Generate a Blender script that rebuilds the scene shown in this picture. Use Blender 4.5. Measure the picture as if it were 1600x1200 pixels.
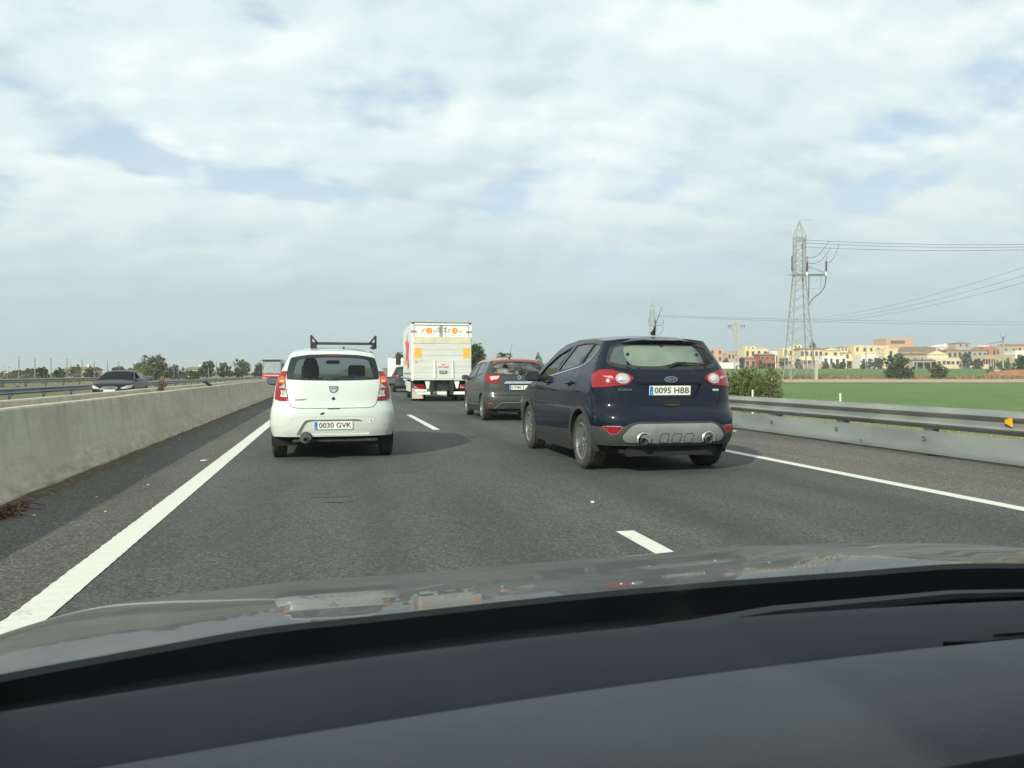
import bpy, bmesh, math, random
import numpy as np
from mathutils import Vector, Matrix

for o in list(bpy.data.objects):
    bpy.data.objects.remove(o)
sc = bpy.context.scene
col = sc.collection
R = math.radians

# ------------------------------------------------------------------ camera
CAMZ = 1.2
YAW = math.atan(282 / 1202.0)
SN, CS = math.sin(YAW), math.cos(YAW)
cd = bpy.data.cameras.new('camera')
cam = bpy.data.objects.new('camera', cd)
col.objects.link(cam)
cd.sensor_width = 36.0
cd.lens = 36.0 * 1202 / 1600
cd.clip_start = 0.02
cd.clip_end = 8000
cd.dof.use_dof = True
cd.dof.focus_distance = 13.0
cd.dof.aperture_fstop = 12.0
cam.location = (0, 0, CAMZ)
cam.rotation_euler = (R(90) - math.atan(17 / 1202.0), 0, -YAW)
sc.camera = cam

# ------------------------------------------------------------------ sun, sky, exposure
SUN = Vector((-1.2, -1.3, 1.0)).normalized()      # direction towards the sun
sun_el = math.asin(SUN.z)
sun_az = math.atan2(SUN.x, SUN.y)                 # clockwise from +Y
sl = bpy.data.lights.new('sun', 'SUN')
sl.energy = 3.5
sl.angle = R(1.2)
sl.color = (0.97, 0.95, 0.79)
so = bpy.data.objects.new('sun', sl)
col.objects.link(so)
so.location = (-60, -60, 60)
so.rotation_euler = SUN.to_track_quat('Z', 'Y').to_euler()

world = bpy.data.worlds.new('World')
sc.world = world
world.use_nodes = True


def build_world():
    nt = world.node_tree
    nt.nodes.clear()
    N, L = nt.nodes.new, nt.links.new
    out = N('ShaderNodeOutputWorld')
    bg = N('ShaderNodeBackground')
    bg.inputs['Strength'].default_value = 0.1
    L(bg.outputs[0], out.inputs[0])
    sky = N('ShaderNodeTexSky')
    sky.sky_type = 'NISHITA'
    sky.sun_disc = False
    sky.sun_elevation = sun_el
    sky.sun_rotation = sun_az
    sky.air_density = 1.2
    sky.dust_density = 1.5
    sky.ozone_density = 1.5
    tc = N('ShaderNodeTexCoord')
    sep = N('ShaderNodeSeparateXYZ')
    L(tc.outputs['Generated'], sep.inputs[0])

    def math_(op, a, b=None, c=None):
        m = N('ShaderNodeMath')
        m.operation = op
        for i, v in enumerate((a, b, c)):
            if v is None:
                continue
            if isinstance(v, (int, float)):
                m.inputs[i].default_value = v
            else:
                L(v, m.inputs[i])
        return m.outputs[0]
    up = math_('MAXIMUM', sep.outputs['Z'], 0.0)
    den = math_('ADD', up, 0.30)
    px = math_('DIVIDE', sep.outputs['X'], den)
    py = math_('DIVIDE', sep.outputs['Y'], den)
    cmb = N('ShaderNodeCombineXYZ')
    L(px, cmb.inputs[0])
    L(py, cmb.inputs[1])

    def noise(scale, detail, rough, off, dist=0.0):
        mp = N('ShaderNodeMapping')
        mp.inputs['Location'].default_value = off
        mp.inputs['Scale'].default_value = (1.0, 1.25, 1.0)
        L(cmb.outputs[0], mp.inputs[0])
        n = N('ShaderNodeTexNoise')
        n.inputs['Scale'].default_value = scale
        n.inputs['Detail'].default_value = detail
        n.inputs['Roughness'].default_value = rough
        n.inputs['Distortion'].default_value = dist
        L(mp.outputs[0], n.inputs['Vector'])
        return n.outputs['Fac']
    OFF = (6.4, 3.35, 0.0)
    big = noise(2.6, 9, 0.50, OFF, 0.0)
    big2 = noise(2.6, 9, 0.50, (OFF[0] - 0.045, OFF[1] - 0.05, 0.0), 0.0)
    rel = math_('SUBTRACT', big, big2)          # slope of the cloud deck towards the sun: lit flanks, shaded flanks
    soft = noise(1.8, 5, 0.5, (11.3, 2.2, 4.0), 0.2)
    shade = math_('ADD', math_('MULTIPLY', rel, 1.5), soft)
    thin = noise(0.8, 4, 0.5, (5.3, 1.2, 9.0))

    def ramp(f, stops, interp='EASE'):
        r = N('ShaderNodeValToRGB')
        r.color_ramp.interpolation = interp
        el = r.color_ramp.elements
        el[0].position, el[0].color = stops[0][0], tuple(stops[0][1]) + (1,)
        el[1].position, el[1].color = stops[-1][0], tuple(stops[-1][1]) + (1,)
        for p, c in stops[1:-1]:
            e = el.new(p)
            e.color = tuple(c) + (1,)
        L(f, r.inputs[0])
        return r.outputs[0]

    def mix(f, a, b):
        m = N('ShaderNodeMix')
        m.data_type = 'RGBA'
        for sock, v in ((m.inputs[0], f), (m.inputs[6], a), (m.inputs[7], b)):
            if isinstance(v, (int, float)):
                sock.default_value = v
            elif isinstance(v, tuple):
                sock.default_value = v + (1,)
            else:
                L(v, sock)
        return m.outputs[2]
    mask = ramp(big, [(0.30, (0, 0, 0)), (0.47, (1, 1, 1))])
    lit = ramp(shade, [(0.28, (4.9, 5.75, 6.1)), (0.50, (5.85, 6.65, 6.85)), (0.72, (6.9, 7.5, 7.5))])
    # thick low layer towards the horizon: blue-grey bases seen edge on
    low = ramp(up, [(0.0, (1, 1, 1)), (0.10, (0.72, 0.72, 0.72)), (0.25, (0.0, 0.0, 0.0))], 'LINEAR')
    base = mix(thin, (3.35, 4.30, 4.65), (4.15, 5.05, 5.35))
    cl = mix(low, lit, base)
    veil = ramp(up, [(0.0, (1, 1, 1)), (0.14, (0.6, 0.6, 0.6)), (0.36, (0.0, 0.0, 0.0))], 'LINEAR')
    blue = mix(0.6, sky.outputs[0], (4.3, 5.6, 6.9))
    m2 = math_('MAXIMUM', mask, veil)
    c = mix(m2, blue, cl)
    L(c, bg.inputs['Color'])


build_world()
sc.view_settings.view_transform = 'Standard'
sc.view_settings.look = 'None'
sc.view_settings.gamma = 1.0
sc.view_settings.exposure = 0.48

# ------------------------------------------------------------------ material helpers
MATS = {}


def new_mat(name):
    m = bpy.data.materials.new(name)
    m.use_nodes = True
    nt = m.node_tree
    b = nt.nodes['Principled BSDF']
    return m, nt, b


def pm(name, c, rough=0.6, metal=0.0, var=0.15, scale=6.0, c2=None, bump=0.0, bscale=40.0, coat=0.0,
       emit=None, spec=0.5, trans=0.0, detail=5.0, stretch=(1, 1, 1), rvar=0.0, coatr=0.04):
    """procedural principled material: two-tone noise colour, optional bump and clear coat"""
    if name in MATS:
        return MATS[name]
    m, nt, b = new_mat(name)
    N, L = nt.nodes.new, nt.links.new
    tc = N('ShaderNodeTexCoord')
    mp = N('ShaderNodeMapping')
    mp.inputs['Scale'].default_value = stretch
    L(tc.outputs['Object'], mp.inputs[0])
    n = N('ShaderNodeTexNoise')
    n.inputs['Scale'].default_value = scale
    n.inputs['Detail'].default_value = detail
    L(mp.outputs[0], n.inputs['Vector'])
    r = N('ShaderNodeValToRGB')
    if c2 is None:
        a = tuple(max(0, v * (1 - var)) for v in c)
        d = tuple(min(1, v * (1 + var)) for v in c)
    else:
        a, d = c, c2
    r.color_ramp.elements[0].position = 0.32
    r.color_ramp.elements[1].position = 0.68
    r.color_ramp.elements[0].color = a + (1,)
    r.color_ramp.elements[1].color = d + (1,)
    L(n.outputs['Fac'], r.inputs[0])
    L(r.outputs[0], b.inputs['Base Color'])
    b.inputs['Roughness'].default_value = rough
    if rvar:
        mr = N('ShaderNodeMapRange')
        mr.inputs['To Min'].default_value = max(0.02, rough - rvar)
        mr.inputs['To Max'].default_value = min(1, rough + rvar)
        L(n.outputs['Fac'], mr.inputs['Value'])
        L(mr.outputs[0], b.inputs['Roughness'])
    b.inputs['Metallic'].default_value = metal
    b.inputs['Specular IOR Level'].default_value = spec
    b.inputs['Coat Weight'].default_value = coat
    b.inputs['Coat Roughness'].default_value = coatr
    b.inputs['Transmission Weight'].default_value = trans
    if emit:
        b.inputs['Emission Color'].default_value = emit[0] + (1,)
        b.inputs['Emission Strength'].default_value = emit[1]
    if bump:
        n2 = N('ShaderNodeTexNoise')
        n2.inputs['Scale'].default_value = bscale
        n2.inputs['Detail'].default_value = 4
        L(mp.outputs[0], n2.inputs['Vector'])
        bp = N('ShaderNodeBump')
        bp.inputs['Strength'].default_value = bump
        bp.inputs['Distance'].default_value = 0.02
        L(n2.outputs['Fac'], bp.inputs['Height'])
        L(bp.outputs[0], b.inputs['Normal'])
    MATS[name] = m
    return m


def glass(name, tint=(0.6, 0.68, 0.66), refl=1.0, dust=0.0):
    """thin pane: tinted see-through plus mirror reflection by fresnel, plus a film of dust"""
    if name in MATS:
        return MATS[name]
    m, nt, b = new_mat(name)
    N, L = nt.nodes.new, nt.links.new
    nt.nodes.remove(b)
    out = nt.nodes['Material Output']
    tr = N('ShaderNodeBsdfTransparent')
    tr.inputs[0].default_value = tint + (1,)
    gl = N('ShaderNodeBsdfGlossy')
    gl.inputs['Roughness'].default_value = 0.015
    fr = N('ShaderNodeFresnel')
    fr.inputs['IOR'].default_value = 1.5
    mul = N('ShaderNodeMath')
    mul.operation = 'MULTIPLY'
    mul.use_clamp = True
    mul.inputs[1].default_value = refl
    L(fr.outputs[0], mul.inputs[0])
    mx = N('ShaderNodeMixShader')
    L(mul.outputs[0], mx.inputs[0])
    L(tr.outputs[0], mx.inputs[1])
    L(gl.outputs[0], mx.inputs[2])
    last = mx.outputs[0]
    if dust:
        df = N('ShaderNodeBsdfDiffuse')
        df.inputs[0].default_value = (0.33, 0.33, 0.29, 1)
        tc = N('ShaderNodeTexCoord')
        n = N('ShaderNodeTexNoise')
        n.inputs['Scale'].default_value = 5
        n.inputs['Detail'].default_value = 6
        L(tc.outputs['Object'], n.inputs['Vector'])
        mr = N('ShaderNodeMapRange')
        mr.inputs['From Min'].default_value = 0.35
        mr.inputs['From Max'].default_value = 0.7
        mr.inputs['To Max'].default_value = dust
        L(n.outputs['Fac'], mr.inputs[0])
        m2 = N('ShaderNodeMixShader')
        L(mr.outputs[0], m2.inputs[0])
        L(last, m2.inputs[1])
        L(df.outputs[0], m2.inputs[2])
        last = m2.outputs[0]
    L(last, out.inputs[0])
    MATS[name] = m
    return m


def paint(name, c, flake=0.0, rough=0.35, dust=0.15, dustc=(0.25, 0.23, 0.19), dust_top=0.55, metal=0.0, coat=1.0, spec=.4):
    """car paint with clear coat and a dust film that thickens towards the sills (local Z)"""
    if name in MATS:
        return MATS[name]
    m, nt, b = new_mat(name)
    N, L = nt.nodes.new, nt.links.new
    tc = N('ShaderNodeTexCoord')
    sp = N('ShaderNodeSeparateXYZ')
    L(tc.outputs['Object'], sp.inputs[0])
    n = N('ShaderNodeTexNoise')
    n.inputs['Scale'].default_value = 7
    n.inputs['Detail'].default_value = 7
    n.inputs['Roughness'].default_value = 0.65
    L(tc.outputs['Object'], n.inputs['Vector'])
    mr = N('ShaderNodeMapRange')
    mr.inputs['From Min'].default_value = dust_top
    mr.inputs['From Max'].default_value = 0.15
    mr.inputs['To Min'].default_value = 0.25
    mr.inputs['To Max'].default_value = 1.0
    L(sp.outputs['Z'], mr.inputs[0])
    mu = N('ShaderNodeMath')
    mu.operation = 'MULTIPLY'
    L(mr.outputs[0], mu.inputs[0])
    L(n.outputs['Fac'], mu.inputs[1])
    mu2 = N('ShaderNodeMath')
    mu2.operation = 'MULTIPLY'
    mu2.inputs[1].default_value = dust * 2
    mu2.use_clamp = True
    L(mu.outputs[0], mu2.inputs[0])
    mx = N('ShaderNodeMix')
    mx.data_type = 'RGBA'
    mx.inputs[6].default_value = c + (1,)
    mx.inputs[7].default_value = dustc + (1,)
    L(mu2.outputs[0], mx.inputs[0])
    L(mx.outputs[2], b.inputs['Base Color'])
    rr = N('ShaderNodeMapRange')
    rr.inputs['To Min'].default_value = 0.03
    rr.inputs['To Max'].default_value = 0.75
    L(mu2.outputs[0], rr.inputs[0])
    L(rr.outputs[0], b.inputs['Coat Roughness'])
    b.inputs['Roughness'].default_value = rough
    b.inputs['Metallic'].default_value = metal
    b.inputs['Coat Weight'].default_value = coat
    b.inputs['Specular IOR Level'].default_value = spec
    MATS[name] = m
    return m


# ------------------------------------------------------------------ object helpers
def tag(o, label=None, cat=None, group=None, kind=None):
    if label:
        o['label'] = label
    if cat:
        o['category'] = cat
    if group:
        o['group'] = group
    if kind:
        o['kind'] = kind
    return o


def empty(name, loc=(0, 0, 0), rz=0.0, label=None, cat=None, group=None):
    o = bpy.data.objects.new(name, None)
    o.empty_display_size = 0.3
    o.location = loc
    o.rotation_euler = (0, 0, rz)
    col.objects.link(o)
    return tag(o, label, cat, group)


def link(name, me, mat=None, parent=None, loc=None, rot=None):
    o = bpy.data.objects.new(name, me)
    col.objects.link(o)
    if mat is not None:
        if isinstance(mat, (list, tuple)):
            for m in mat:
                me.materials.append(m)
        else:
            me.materials.append(mat)
    if parent:
        o.parent = parent
    if loc is not None:
        o.location = loc
    if rot is not None:
        o.rotation_euler = rot
    return o


def twin(o, parent=None, loc=None, rot=None, scale=None, name=None):
    c = o.copy()
    if name:
        c.name = name
    col.objects.link(c)
    c.parent = parent
    if loc is not None:
        c.location = loc
    if rot is not None:
        c.rotation_euler = rot
    if scale is not None:
        c.scale = scale
    return c


class MB:
    """collects simple shapes and builds them as one mesh"""
    def __init__(s):
        s.v, s.f = [], []

    def add(s, v, f):
        b = len(s.v)
        s.v += [tuple(p) for p in v]
        s.f += [tuple(i + b for i in q) for q in f]
        return s

    def box(s, x0, x1, y0, y1, z0, z1):
        return s.add([(x0, y0, z0), (x1, y0, z0), (x1, y1, z0), (x0, y1, z0), (x0, y0, z1), (x1, y0, z1), (x1, y1, z1), (x0, y1, z1)],
                     [(3, 2, 1, 0), (4, 5, 6, 7), (0, 1, 5, 4), (1, 2, 6, 5), (2, 3, 7, 6), (3, 0, 4, 7)])

    def tube(s, pts, r, n=8, caps=True):
        pts = [Vector(p) for p in pts]
        rr = r if isinstance(r, (list, tuple)) else [r] * len(pts)
        rings = []
        up = None
        for i, p in enumerate(pts):
            t = (pts[min(i + 1, len(pts) - 1)] - pts[max(i - 1, 0)]).normalized()
            if up is None:
                up = Vector((0, 0, 1)) if abs(t.z) < 0.9 else Vector((1, 0, 0))
            a = t.cross(up)
            if a.length < 1e-6:
                a = t.cross(Vector((1, 0, 0)))
            a.normalize()
            b = a.cross(t).normalized()
            up = b
            rings.append([p + (a * math.cos(2 * math.pi * k / n) + b * math.sin(2 * math.pi * k / n)) * rr[i] for k in range(n)])
        v = [q for rg in rings for q in rg]
        f = []
        for i in range(len(pts) - 1):
            for k in range(n):
                f.append((i * n + k, (i + 1) * n + k, (i + 1) * n + (k + 1) % n, i * n + (k + 1) % n))
        if caps:
            f.append(tuple(range(n)))
            f.append(tuple((len(pts) - 1) * n + k for k in reversed(range(n))))
        return s.add(v, f)

    def bar(s, p, q, w, h=None):
        """square bar between two points"""
        h = h or w
        p, q = Vector(p), Vector(q)
        t = (q - p).normalized()
        up = Vector((0, 0, 1)) if abs(t.z) < 0.95 else Vector((0, 1, 0))
        a = t.cross(up).normalized() * w / 2
        b = a.cross(t).normalized() * h / 2
        v = [p - a - b, p + a - b, p + a + b, p - a + b, q - a - b, q + a - b, q + a + b, q - a + b]
        return s.add(v, [(0, 1, 2, 3), (7, 6, 5, 4), (4, 5, 1, 0), (5, 6, 2, 1), (6, 7, 3, 2), (7, 4, 0, 3)])

    def prism(s, poly, a, b, axis='y'):
        """extrude a 2D polygon: axis y uses (x,z), axis x uses (y,z), axis z uses (x,y)"""
        n = len(poly)

        def P(p, d):
            return {'y': (p[0], d, p[1]), 'x': (d, p[0], p[1]), 'z': (p[0], p[1], d)}[axis]
        v = [P(p, a) for p in poly] + [P(p, b) for p in poly]
        f = [tuple(range(n)), tuple(range(2 * n - 1, n - 1, -1))]
        f += [(i, i + n, (i + 1) % n + n, (i + 1) % n) for i in range(n)]
        return s.add(v, f)

    def lathe(s, prof, n=32, axis='x', c=(0, 0, 0), a0=0.0, a1=2 * math.pi):
        """prof: (along axis, radius)"""
        full = abs(a1 - a0 - 2 * math.pi) < 1e-6
        m = n if full else n + 1
        v, f = [], []
        for d, r in prof:
            for k in range(m):
                a = a0 + (a1 - a0) * k / n
                ca, sa = math.cos(a) * r, math.sin(a) * r
                p = {'x': (d, ca, sa), 'y': (ca, d, sa), 'z': (ca, sa, d)}[axis]
                v.append((p[0] + c[0], p[1] + c[1], p[2] + c[2]))
        for i in range(len(prof) - 1):
            for k in range(n):
                k2 = (k + 1) % m
                f.append((i * m + k, i * m + k2, (i + 1) * m + k2, (i + 1) * m + k))
        return s.add(v, f)

    def mesh(s, name, smooth=False, angle=35, recalc=True):
        me = bpy.data.meshes.new(name)
        me.from_pydata([tuple(p) for p in s.v], [], s.f)
        if recalc:
            bm = bmesh.new()
            bm.from_mesh(me)
            bmesh.ops.recalc_face_normals(bm, faces=bm.faces)
            bm.to_mesh(me)
            bm.free()
        if smooth:
            me.shade_smooth()
            me.set_sharp_from_angle(angle=R(angle))
        me.update()
        return me

    def build(s, name, mat, parent=None, smooth=False, angle=35, loc=None, rot=None, recalc=True):
        return link(name, s.mesh(name, smooth, angle, recalc), mat, parent, loc, rot)


def bevel_box(name, x0, x1, y0, y1, z0, z1, b, mat, parent=None, seg=2):
    bm = bmesh.new()
    bmesh.ops.create_cube(bm, size=1)
    for v in bm.verts:
        v.co = Vector((x0 + (v.co.x + .5) * (x1 - x0), y0 + (v.co.y + .5) * (y1 - y0), z0 + (v.co.z + .5) * (z1 - z0)))
    bmesh.ops.bevel(bm, geom=bm.edges[:], offset=b, segments=seg, affect='EDGES', profile=0.5)
    me = bpy.data.meshes.new(name)
    bm.to_mesh(me)
    bm.free()
    if seg > 2:
        me.shade_smooth()
        me.set_sharp_from_angle(angle=R(35))
    return link(name, me, mat, parent)


def text(name, body, size, mat, parent, loc, rot=(math.pi / 2, 0, 0), depth=0.001, width=None, bold=0.0, shear=0.0):
    cu = bpy.data.curves.new(name, 'FONT')
    cu.body = body
    cu.size = size
    cu.align_x = 'CENTER'
    cu.align_y = 'CENTER'
    cu.extrude = depth
    cu.offset = bold
    cu.shear = shear
    cu.resolution_u = 3
    t = bpy.data.objects.new(name + '_curve', cu)
    col.objects.link(t)
    dg = bpy.context.evaluated_depsgraph_get()
    me = bpy.data.meshes.new_from_object(t.evaluated_get(dg))
    bpy.data.objects.remove(t)
    bpy.data.curves.remove(cu)
    me.materials.clear()
    o = link(name, me, mat, parent, loc, rot)
    if width:
        xs = [v.co.x for v in me.vertices]
        w0 = max(xs) - min(xs)
        mid = (max(xs) + min(xs)) / 2
        for v in me.vertices:
            v.co.x = (v.co.x - mid) * width / w0
    return o


def interp(tab, x):
    """monotone cubic through (x, y...) rows; returns float or tuple"""
    n = len(tab)
    m = len(tab[0]) - 1
    if x <= tab[0][0]:
        r = tab[0][1:]
        return r[0] if m == 1 else r
    if x >= tab[-1][0]:
        r = tab[-1][1:]
        return r[0] if m == 1 else r
    i = 0
    while tab[i + 1][0] < x:
        i += 1
    x0, x1 = tab[i][0], tab[i + 1][0]
    h = x1 - x0
    t = (x - x0) / h
    res = []
    for j in range(1, m + 1):
        d = (tab[i + 1][j] - tab[i][j]) / h

        def tan(k):
            if k == 0 or k == n - 1:
                return d
            a = (tab[k][j] - tab[k - 1][j]) / (tab[k][0] - tab[k - 1][0])
            b = (tab[k + 1][j] - tab[k][j]) / (tab[k + 1][0] - tab[k][0])
            return 0.0 if a * b <= 0 else 2 * a * b / (a + b)
        m0, m1 = tan(i), tan(i + 1)
        t2, t3 = t * t, t * t * t
        res.append((2 * t3 - 3 * t2 + 1) * tab[i][j] + (t3 - 2 * t2 + t) * h * m0 + (-2 * t3 + 3 * t2) * tab[i + 1][j] + (t3 - t2) * h * m1)
    return res[0] if m == 1 else tuple(res)


def lin(tab, x):
    xs = [t[0] for t in tab]
    return float(np.interp(x, xs, [t[1] for t in tab]))


def at(px, D):
    """ground position seen at picture column px (of 1600) at distance D along the view axis"""
    xc = (px - 800) / 1202.0 * D
    return Vector((xc * CS + D * SN, -xc * SN + D * CS, 0))


def zat(py, D):
    return CAMZ + (583 - py) / 1202.0 * D

# ================================================================== SETTING
def H(x, y):
    D = x * SN + y * CS
    if x > 8.6:
        hd = lin([(0, -.5), (116, -.5), (140, .6), (290, 2.9), (450, 4.3), (900, 6), (5000, 6)], D)
        t = min(1, max(0, (x - 8.9) / 9.0))
        t = t * t * (3 - 2 * t)
        return -.035 + (hd + .035) * t
    if x < -13.6:
        t = min(1, (-13.6 - x) / 8.0)
        return -.32 + .30 * t
    return -.30


def grid_mesh(name, xs, ys, f):
    v = [(x, y, f(x, y)) for y in ys for x in xs]
    n = len(xs)
    fc = [(j * n + i, j * n + i + 1, (j + 1) * n + i + 1, (j + 1) * n + i) for j in range(len(ys) - 1) for i in range(n - 1)]
    me = bpy.data.meshes.new(name)
    me.from_pydata(v, [], fc)
    me.shade_smooth()
    return me


def asphalt(name, cd_, cm, cl, tracks=None):
    m, nt, b = new_mat(name)
    N, L = nt.nodes.new, nt.links.new
    tc = N('ShaderNodeTexCoord')
    g = N('ShaderNodeTexVoronoi')
    g.inputs['Scale'].default_value = 78
    L(tc.outputs['Object'], g.inputs['Vector'])
    sp = N('ShaderNodeSeparateColor')
    L(g.outputs['Color'], sp.inputs[0])
    r = N('ShaderNodeValToRGB')
    e = r.color_ramp.elements
    e[0].position, e[0].color = 0.10, cd_ + (1,)
    e[1].position, e[1].color = 0.97, cl + (1,)
    k = e.new(0.55)
    k.color = cm + (1,)
    k = e.new(0.88)
    k.color = tuple(v * 1.25 for v in cm) + (1,)
    L(sp.outputs[0], r.inputs[0])
    n = N('ShaderNodeTexNoise')
    n.inputs['Scale'].default_value = 0.9
    n.inputs['Detail'].default_value = 8
    n.inputs['Roughness'].default_value = 0.65
    mp = N('ShaderNodeMapping')
    mp.inputs['Scale'].default_value = (1.0, 0.28, 1.0)
    L(tc.outputs['Object'], mp.inputs[0])
    L(mp.outputs[0], n.inputs['Vector'])
    mr = N('ShaderNodeMapRange')
    mr.inputs['From Min'].default_value = 0.3
    mr.inputs['From Max'].default_value = 0.7
    mr.inputs['To Min'].default_value = 0.72
    mr.inputs['To Max'].default_value = 1.22
    L(n.outputs['Fac'], mr.inputs[0])
    mx = N('ShaderNodeMix')
    mx.data_type = 'RGBA'
    mx.blend_type = 'MULTIPLY'
    mx.inputs[0].default_value = 1
    L(r.outputs[0], mx.inputs[6])
    cmb = N('ShaderNodeCombineColor')
    for i in range(3):
        L(mr.outputs[0], cmb.inputs[i])
    L(cmb.outputs[0], mx.inputs[7])
    last = mx.outputs[2]
    if tracks:
        # oil and rubber worn into the lane: bands along the road with ragged edges
        sx = N('ShaderNodeSeparateXYZ')
        L(tc.outputs['Object'], sx.inputs[0])
        n3 = N('ShaderNodeTexNoise')
        n3.inputs['Scale'].default_value = 1.7
        L(mp.outputs[0], n3.inputs['Vector'])
        tot = None
        for cx, w, a in tracks:
            s1 = N('ShaderNodeMath')
            s1.operation = 'SUBTRACT'
            L(sx.outputs[0], s1.inputs[0])
            s1.inputs[1].default_value = cx
            s2 = N('ShaderNodeMath')
            s2.operation = 'ABSOLUTE'
            L(s1.outputs[0], s2.inputs[0])
            s3 = N('ShaderNodeMapRange')
            s3.interpolation_type = 'SMOOTHSTEP'
            s3.inputs['From Min'].default_value = 0
            s3.inputs['From Max'].default_value = w
            s3.inputs['To Min'].default_value = a
            s3.inputs['To Max'].default_value = 0
            L(s2.outputs[0], s3.inputs[0])
            if tot is None:
                tot = s3.outputs[0]
            else:
                ad = N('ShaderNodeMath')
                ad.operation = 'ADD'
                L(tot, ad.inputs[0])
                L(s3.outputs[0], ad.inputs[1])
                tot = ad.outputs[0]
        mm = N('ShaderNodeMath')
        mm.operation = 'MULTIPLY'
        L(tot, mm.inputs[0])
        L(n3.outputs['Fac'], mm.inputs[1])
        m4 = N('ShaderNodeMix')
        m4.data_type = 'RGBA'
        L(mm.outputs[0], m4.inputs[0])
        L(last, m4.inputs[6])
        m4.inputs[7].default_value = tuple(v * 0.45 for v in cm) + (1,)
        last = m4.outputs[2]
    L(last, b.inputs['Base Color'])
    b.inputs['Roughness'].default_value = 0.85
    b.inputs['Specular IOR Level'].default_value = 0.3
    bp = N('ShaderNodeBump')
    bp.inputs['Strength'].default_value = 0.55
    bp.inputs['Distance'].default_value = 0.006
    L(g.outputs['Distance'], bp.inputs['Height'])
    L(bp.outputs[0], b.inputs['Normal'])
    return m


M_ROAD = asphalt('asphalt_lane', (.044, .047, .043), (.080, .085, .077), (.155, .162, .148),
                 tracks=[(-0.55, .5, .35), (1.2, .5, .35), (3.0, .6, .7), (4.85, .6, .7), (.35, .35, .6), (3.95, .4, .5)])
M_SHOULDER = asphalt('asphalt_shoulder', (.052, .049, .042), (.098, .092, .080), (.20, .19, .168))
M_SHOULDER2 = asphalt('asphalt_shoulder_right', (.070, .065, .056), (.125, .116, .10), (.25, .235, .205))


def ground_mat():
    m, nt, b = new_mat('dry_ground')
    N, L = nt.nodes.new, nt.links.new
    tc = N('ShaderNodeTexCoord')
    n1 = N('ShaderNodeTexNoise')
    n1.inputs['Scale'].default_value = 0.12
    n1.inputs['Detail'].default_value = 9
    n1.inputs['Roughness'].default_value = 0.7
    L(tc.outputs['Object'], n1.inputs['Vector'])
    n2 = N('ShaderNodeTexNoise')
    n2.inputs['Scale'].default_value = 5.0
    n2.inputs['Detail'].default_value = 8
    L(tc.outputs['Object'], n2.inputs['Vector'])
    r1 = N('ShaderNodeValToRGB')
    e = r1.color_ramp.elements
    e[0].position, e[0].color = .3, (.19, .145, .085, 1)
    e[1].position, e[1].color = .7, (.36, .29, .16, 1)
    k = e.new(.55)
    k.color = (.20, .19, .09, 1)
    L(n1.outputs['Fac'], r1.inputs[0])
    r2 = N('ShaderNodeValToRGB')
    r2.color_ramp.elements[0].position, r2.color_ramp.elements[0].color = .35, (.55, .55, .55, 1)
    r2.color_ramp.elements[1].position, r2.color_ramp.elements[1].color = .65, (1.2, 1.2, 1.2, 1)
    L(n2.outputs['Fac'], r2.inputs[0])
    mx = N('ShaderNodeMix')
    mx.data_type = 'RGBA'
    mx.blend_type = 'MULTIPLY'
    mx.inputs[0].default_value = 1
    L(r1.outputs[0], mx.inputs[6])
    L(r2.outputs[0], mx.inputs[7])
    L(mx.outputs[2], b.inputs['Base Color'])
    b.inputs['Roughness'].default_value = .95
    b.inputs['Specular IOR Level'].default_value = .1
    return m


xs = sorted(set([-4000, -2500, -1500, -1000, -600, -400, -250, -160, -110, -80, -60, -45, -35, -28, -22, -19, -16, -14.6, -13.6, -13.5, -8, 0, 8.55, 8.65, 8.9, 9.5, 10.2, 11, 12, 13, 14, 15, 16, 17, 18, 20,
                 24, 28, 34, 40, 46, 52, 58, 64, 70, 78, 86, 95, 105, 118, 130, 145, 160, 180, 200, 230, 260, 300, 350, 420, 500, 620, 800, 1100, 1600, 2500, 4000]))
ys = [-80, -40, -20, 0, 10, 20, 30, 40, 50, 60, 70, 78, 86, 94, 102, 108, 114, 120, 126, 132, 138, 144, 150, 158, 166, 175, 190, 205, 225, 245, 265, 285, 310, 340, 380, 430, 500, 600, 800, 1100, 1600, 2500, 4500]
g = link('ground', grid_mesh('ground', xs, ys, H), ground_mat())
tag(g, 'dry grassy ground around the motorway', 'ground', kind='structure')


def strip(name, x0, x1, y0, y1, z, mat, step=20.0):
    n = max(1, int((y1 - y0) / step))
    ys_ = [y0 + (y1 - y0) * i / n for i in range(n + 1)]
    return link(name, grid_mesh(name, [x0, x1], ys_, lambda x, y: z), mat)


XL, XD, XR = -1.45, 2.16, 5.93          # edge line, dashes, edge line
XB, XG = -2.86, 8.47                    # barrier foot, guardrail
road = strip('road', XL - .1, XR + .1, -20, 900, 0, M_ROAD)
tag(road, 'dark asphalt lanes of the motorway carriageway', 'road', kind='structure')
sh1 = strip('road_shoulder', XB - .25, XL - .1, -20, 900, -.003, M_SHOULDER)
tag(sh1, 'brownish asphalt shoulder beside the concrete barrier', 'shoulder', kind='structure')
sh2 = strip('road_shoulder', XR + .1, XG + .3, -20, 900, -.003, M_SHOULDER2)
tag(sh2, 'pale brownish asphalt shoulder in front of the guardrail', 'shoulder', kind='structure')
opp = strip('road', -13.5, -3.9, -20, 900, -.12, M_ROAD)
tag(opp, 'asphalt of the opposite carriageway behind the barriers', 'road', kind='structure')


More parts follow.
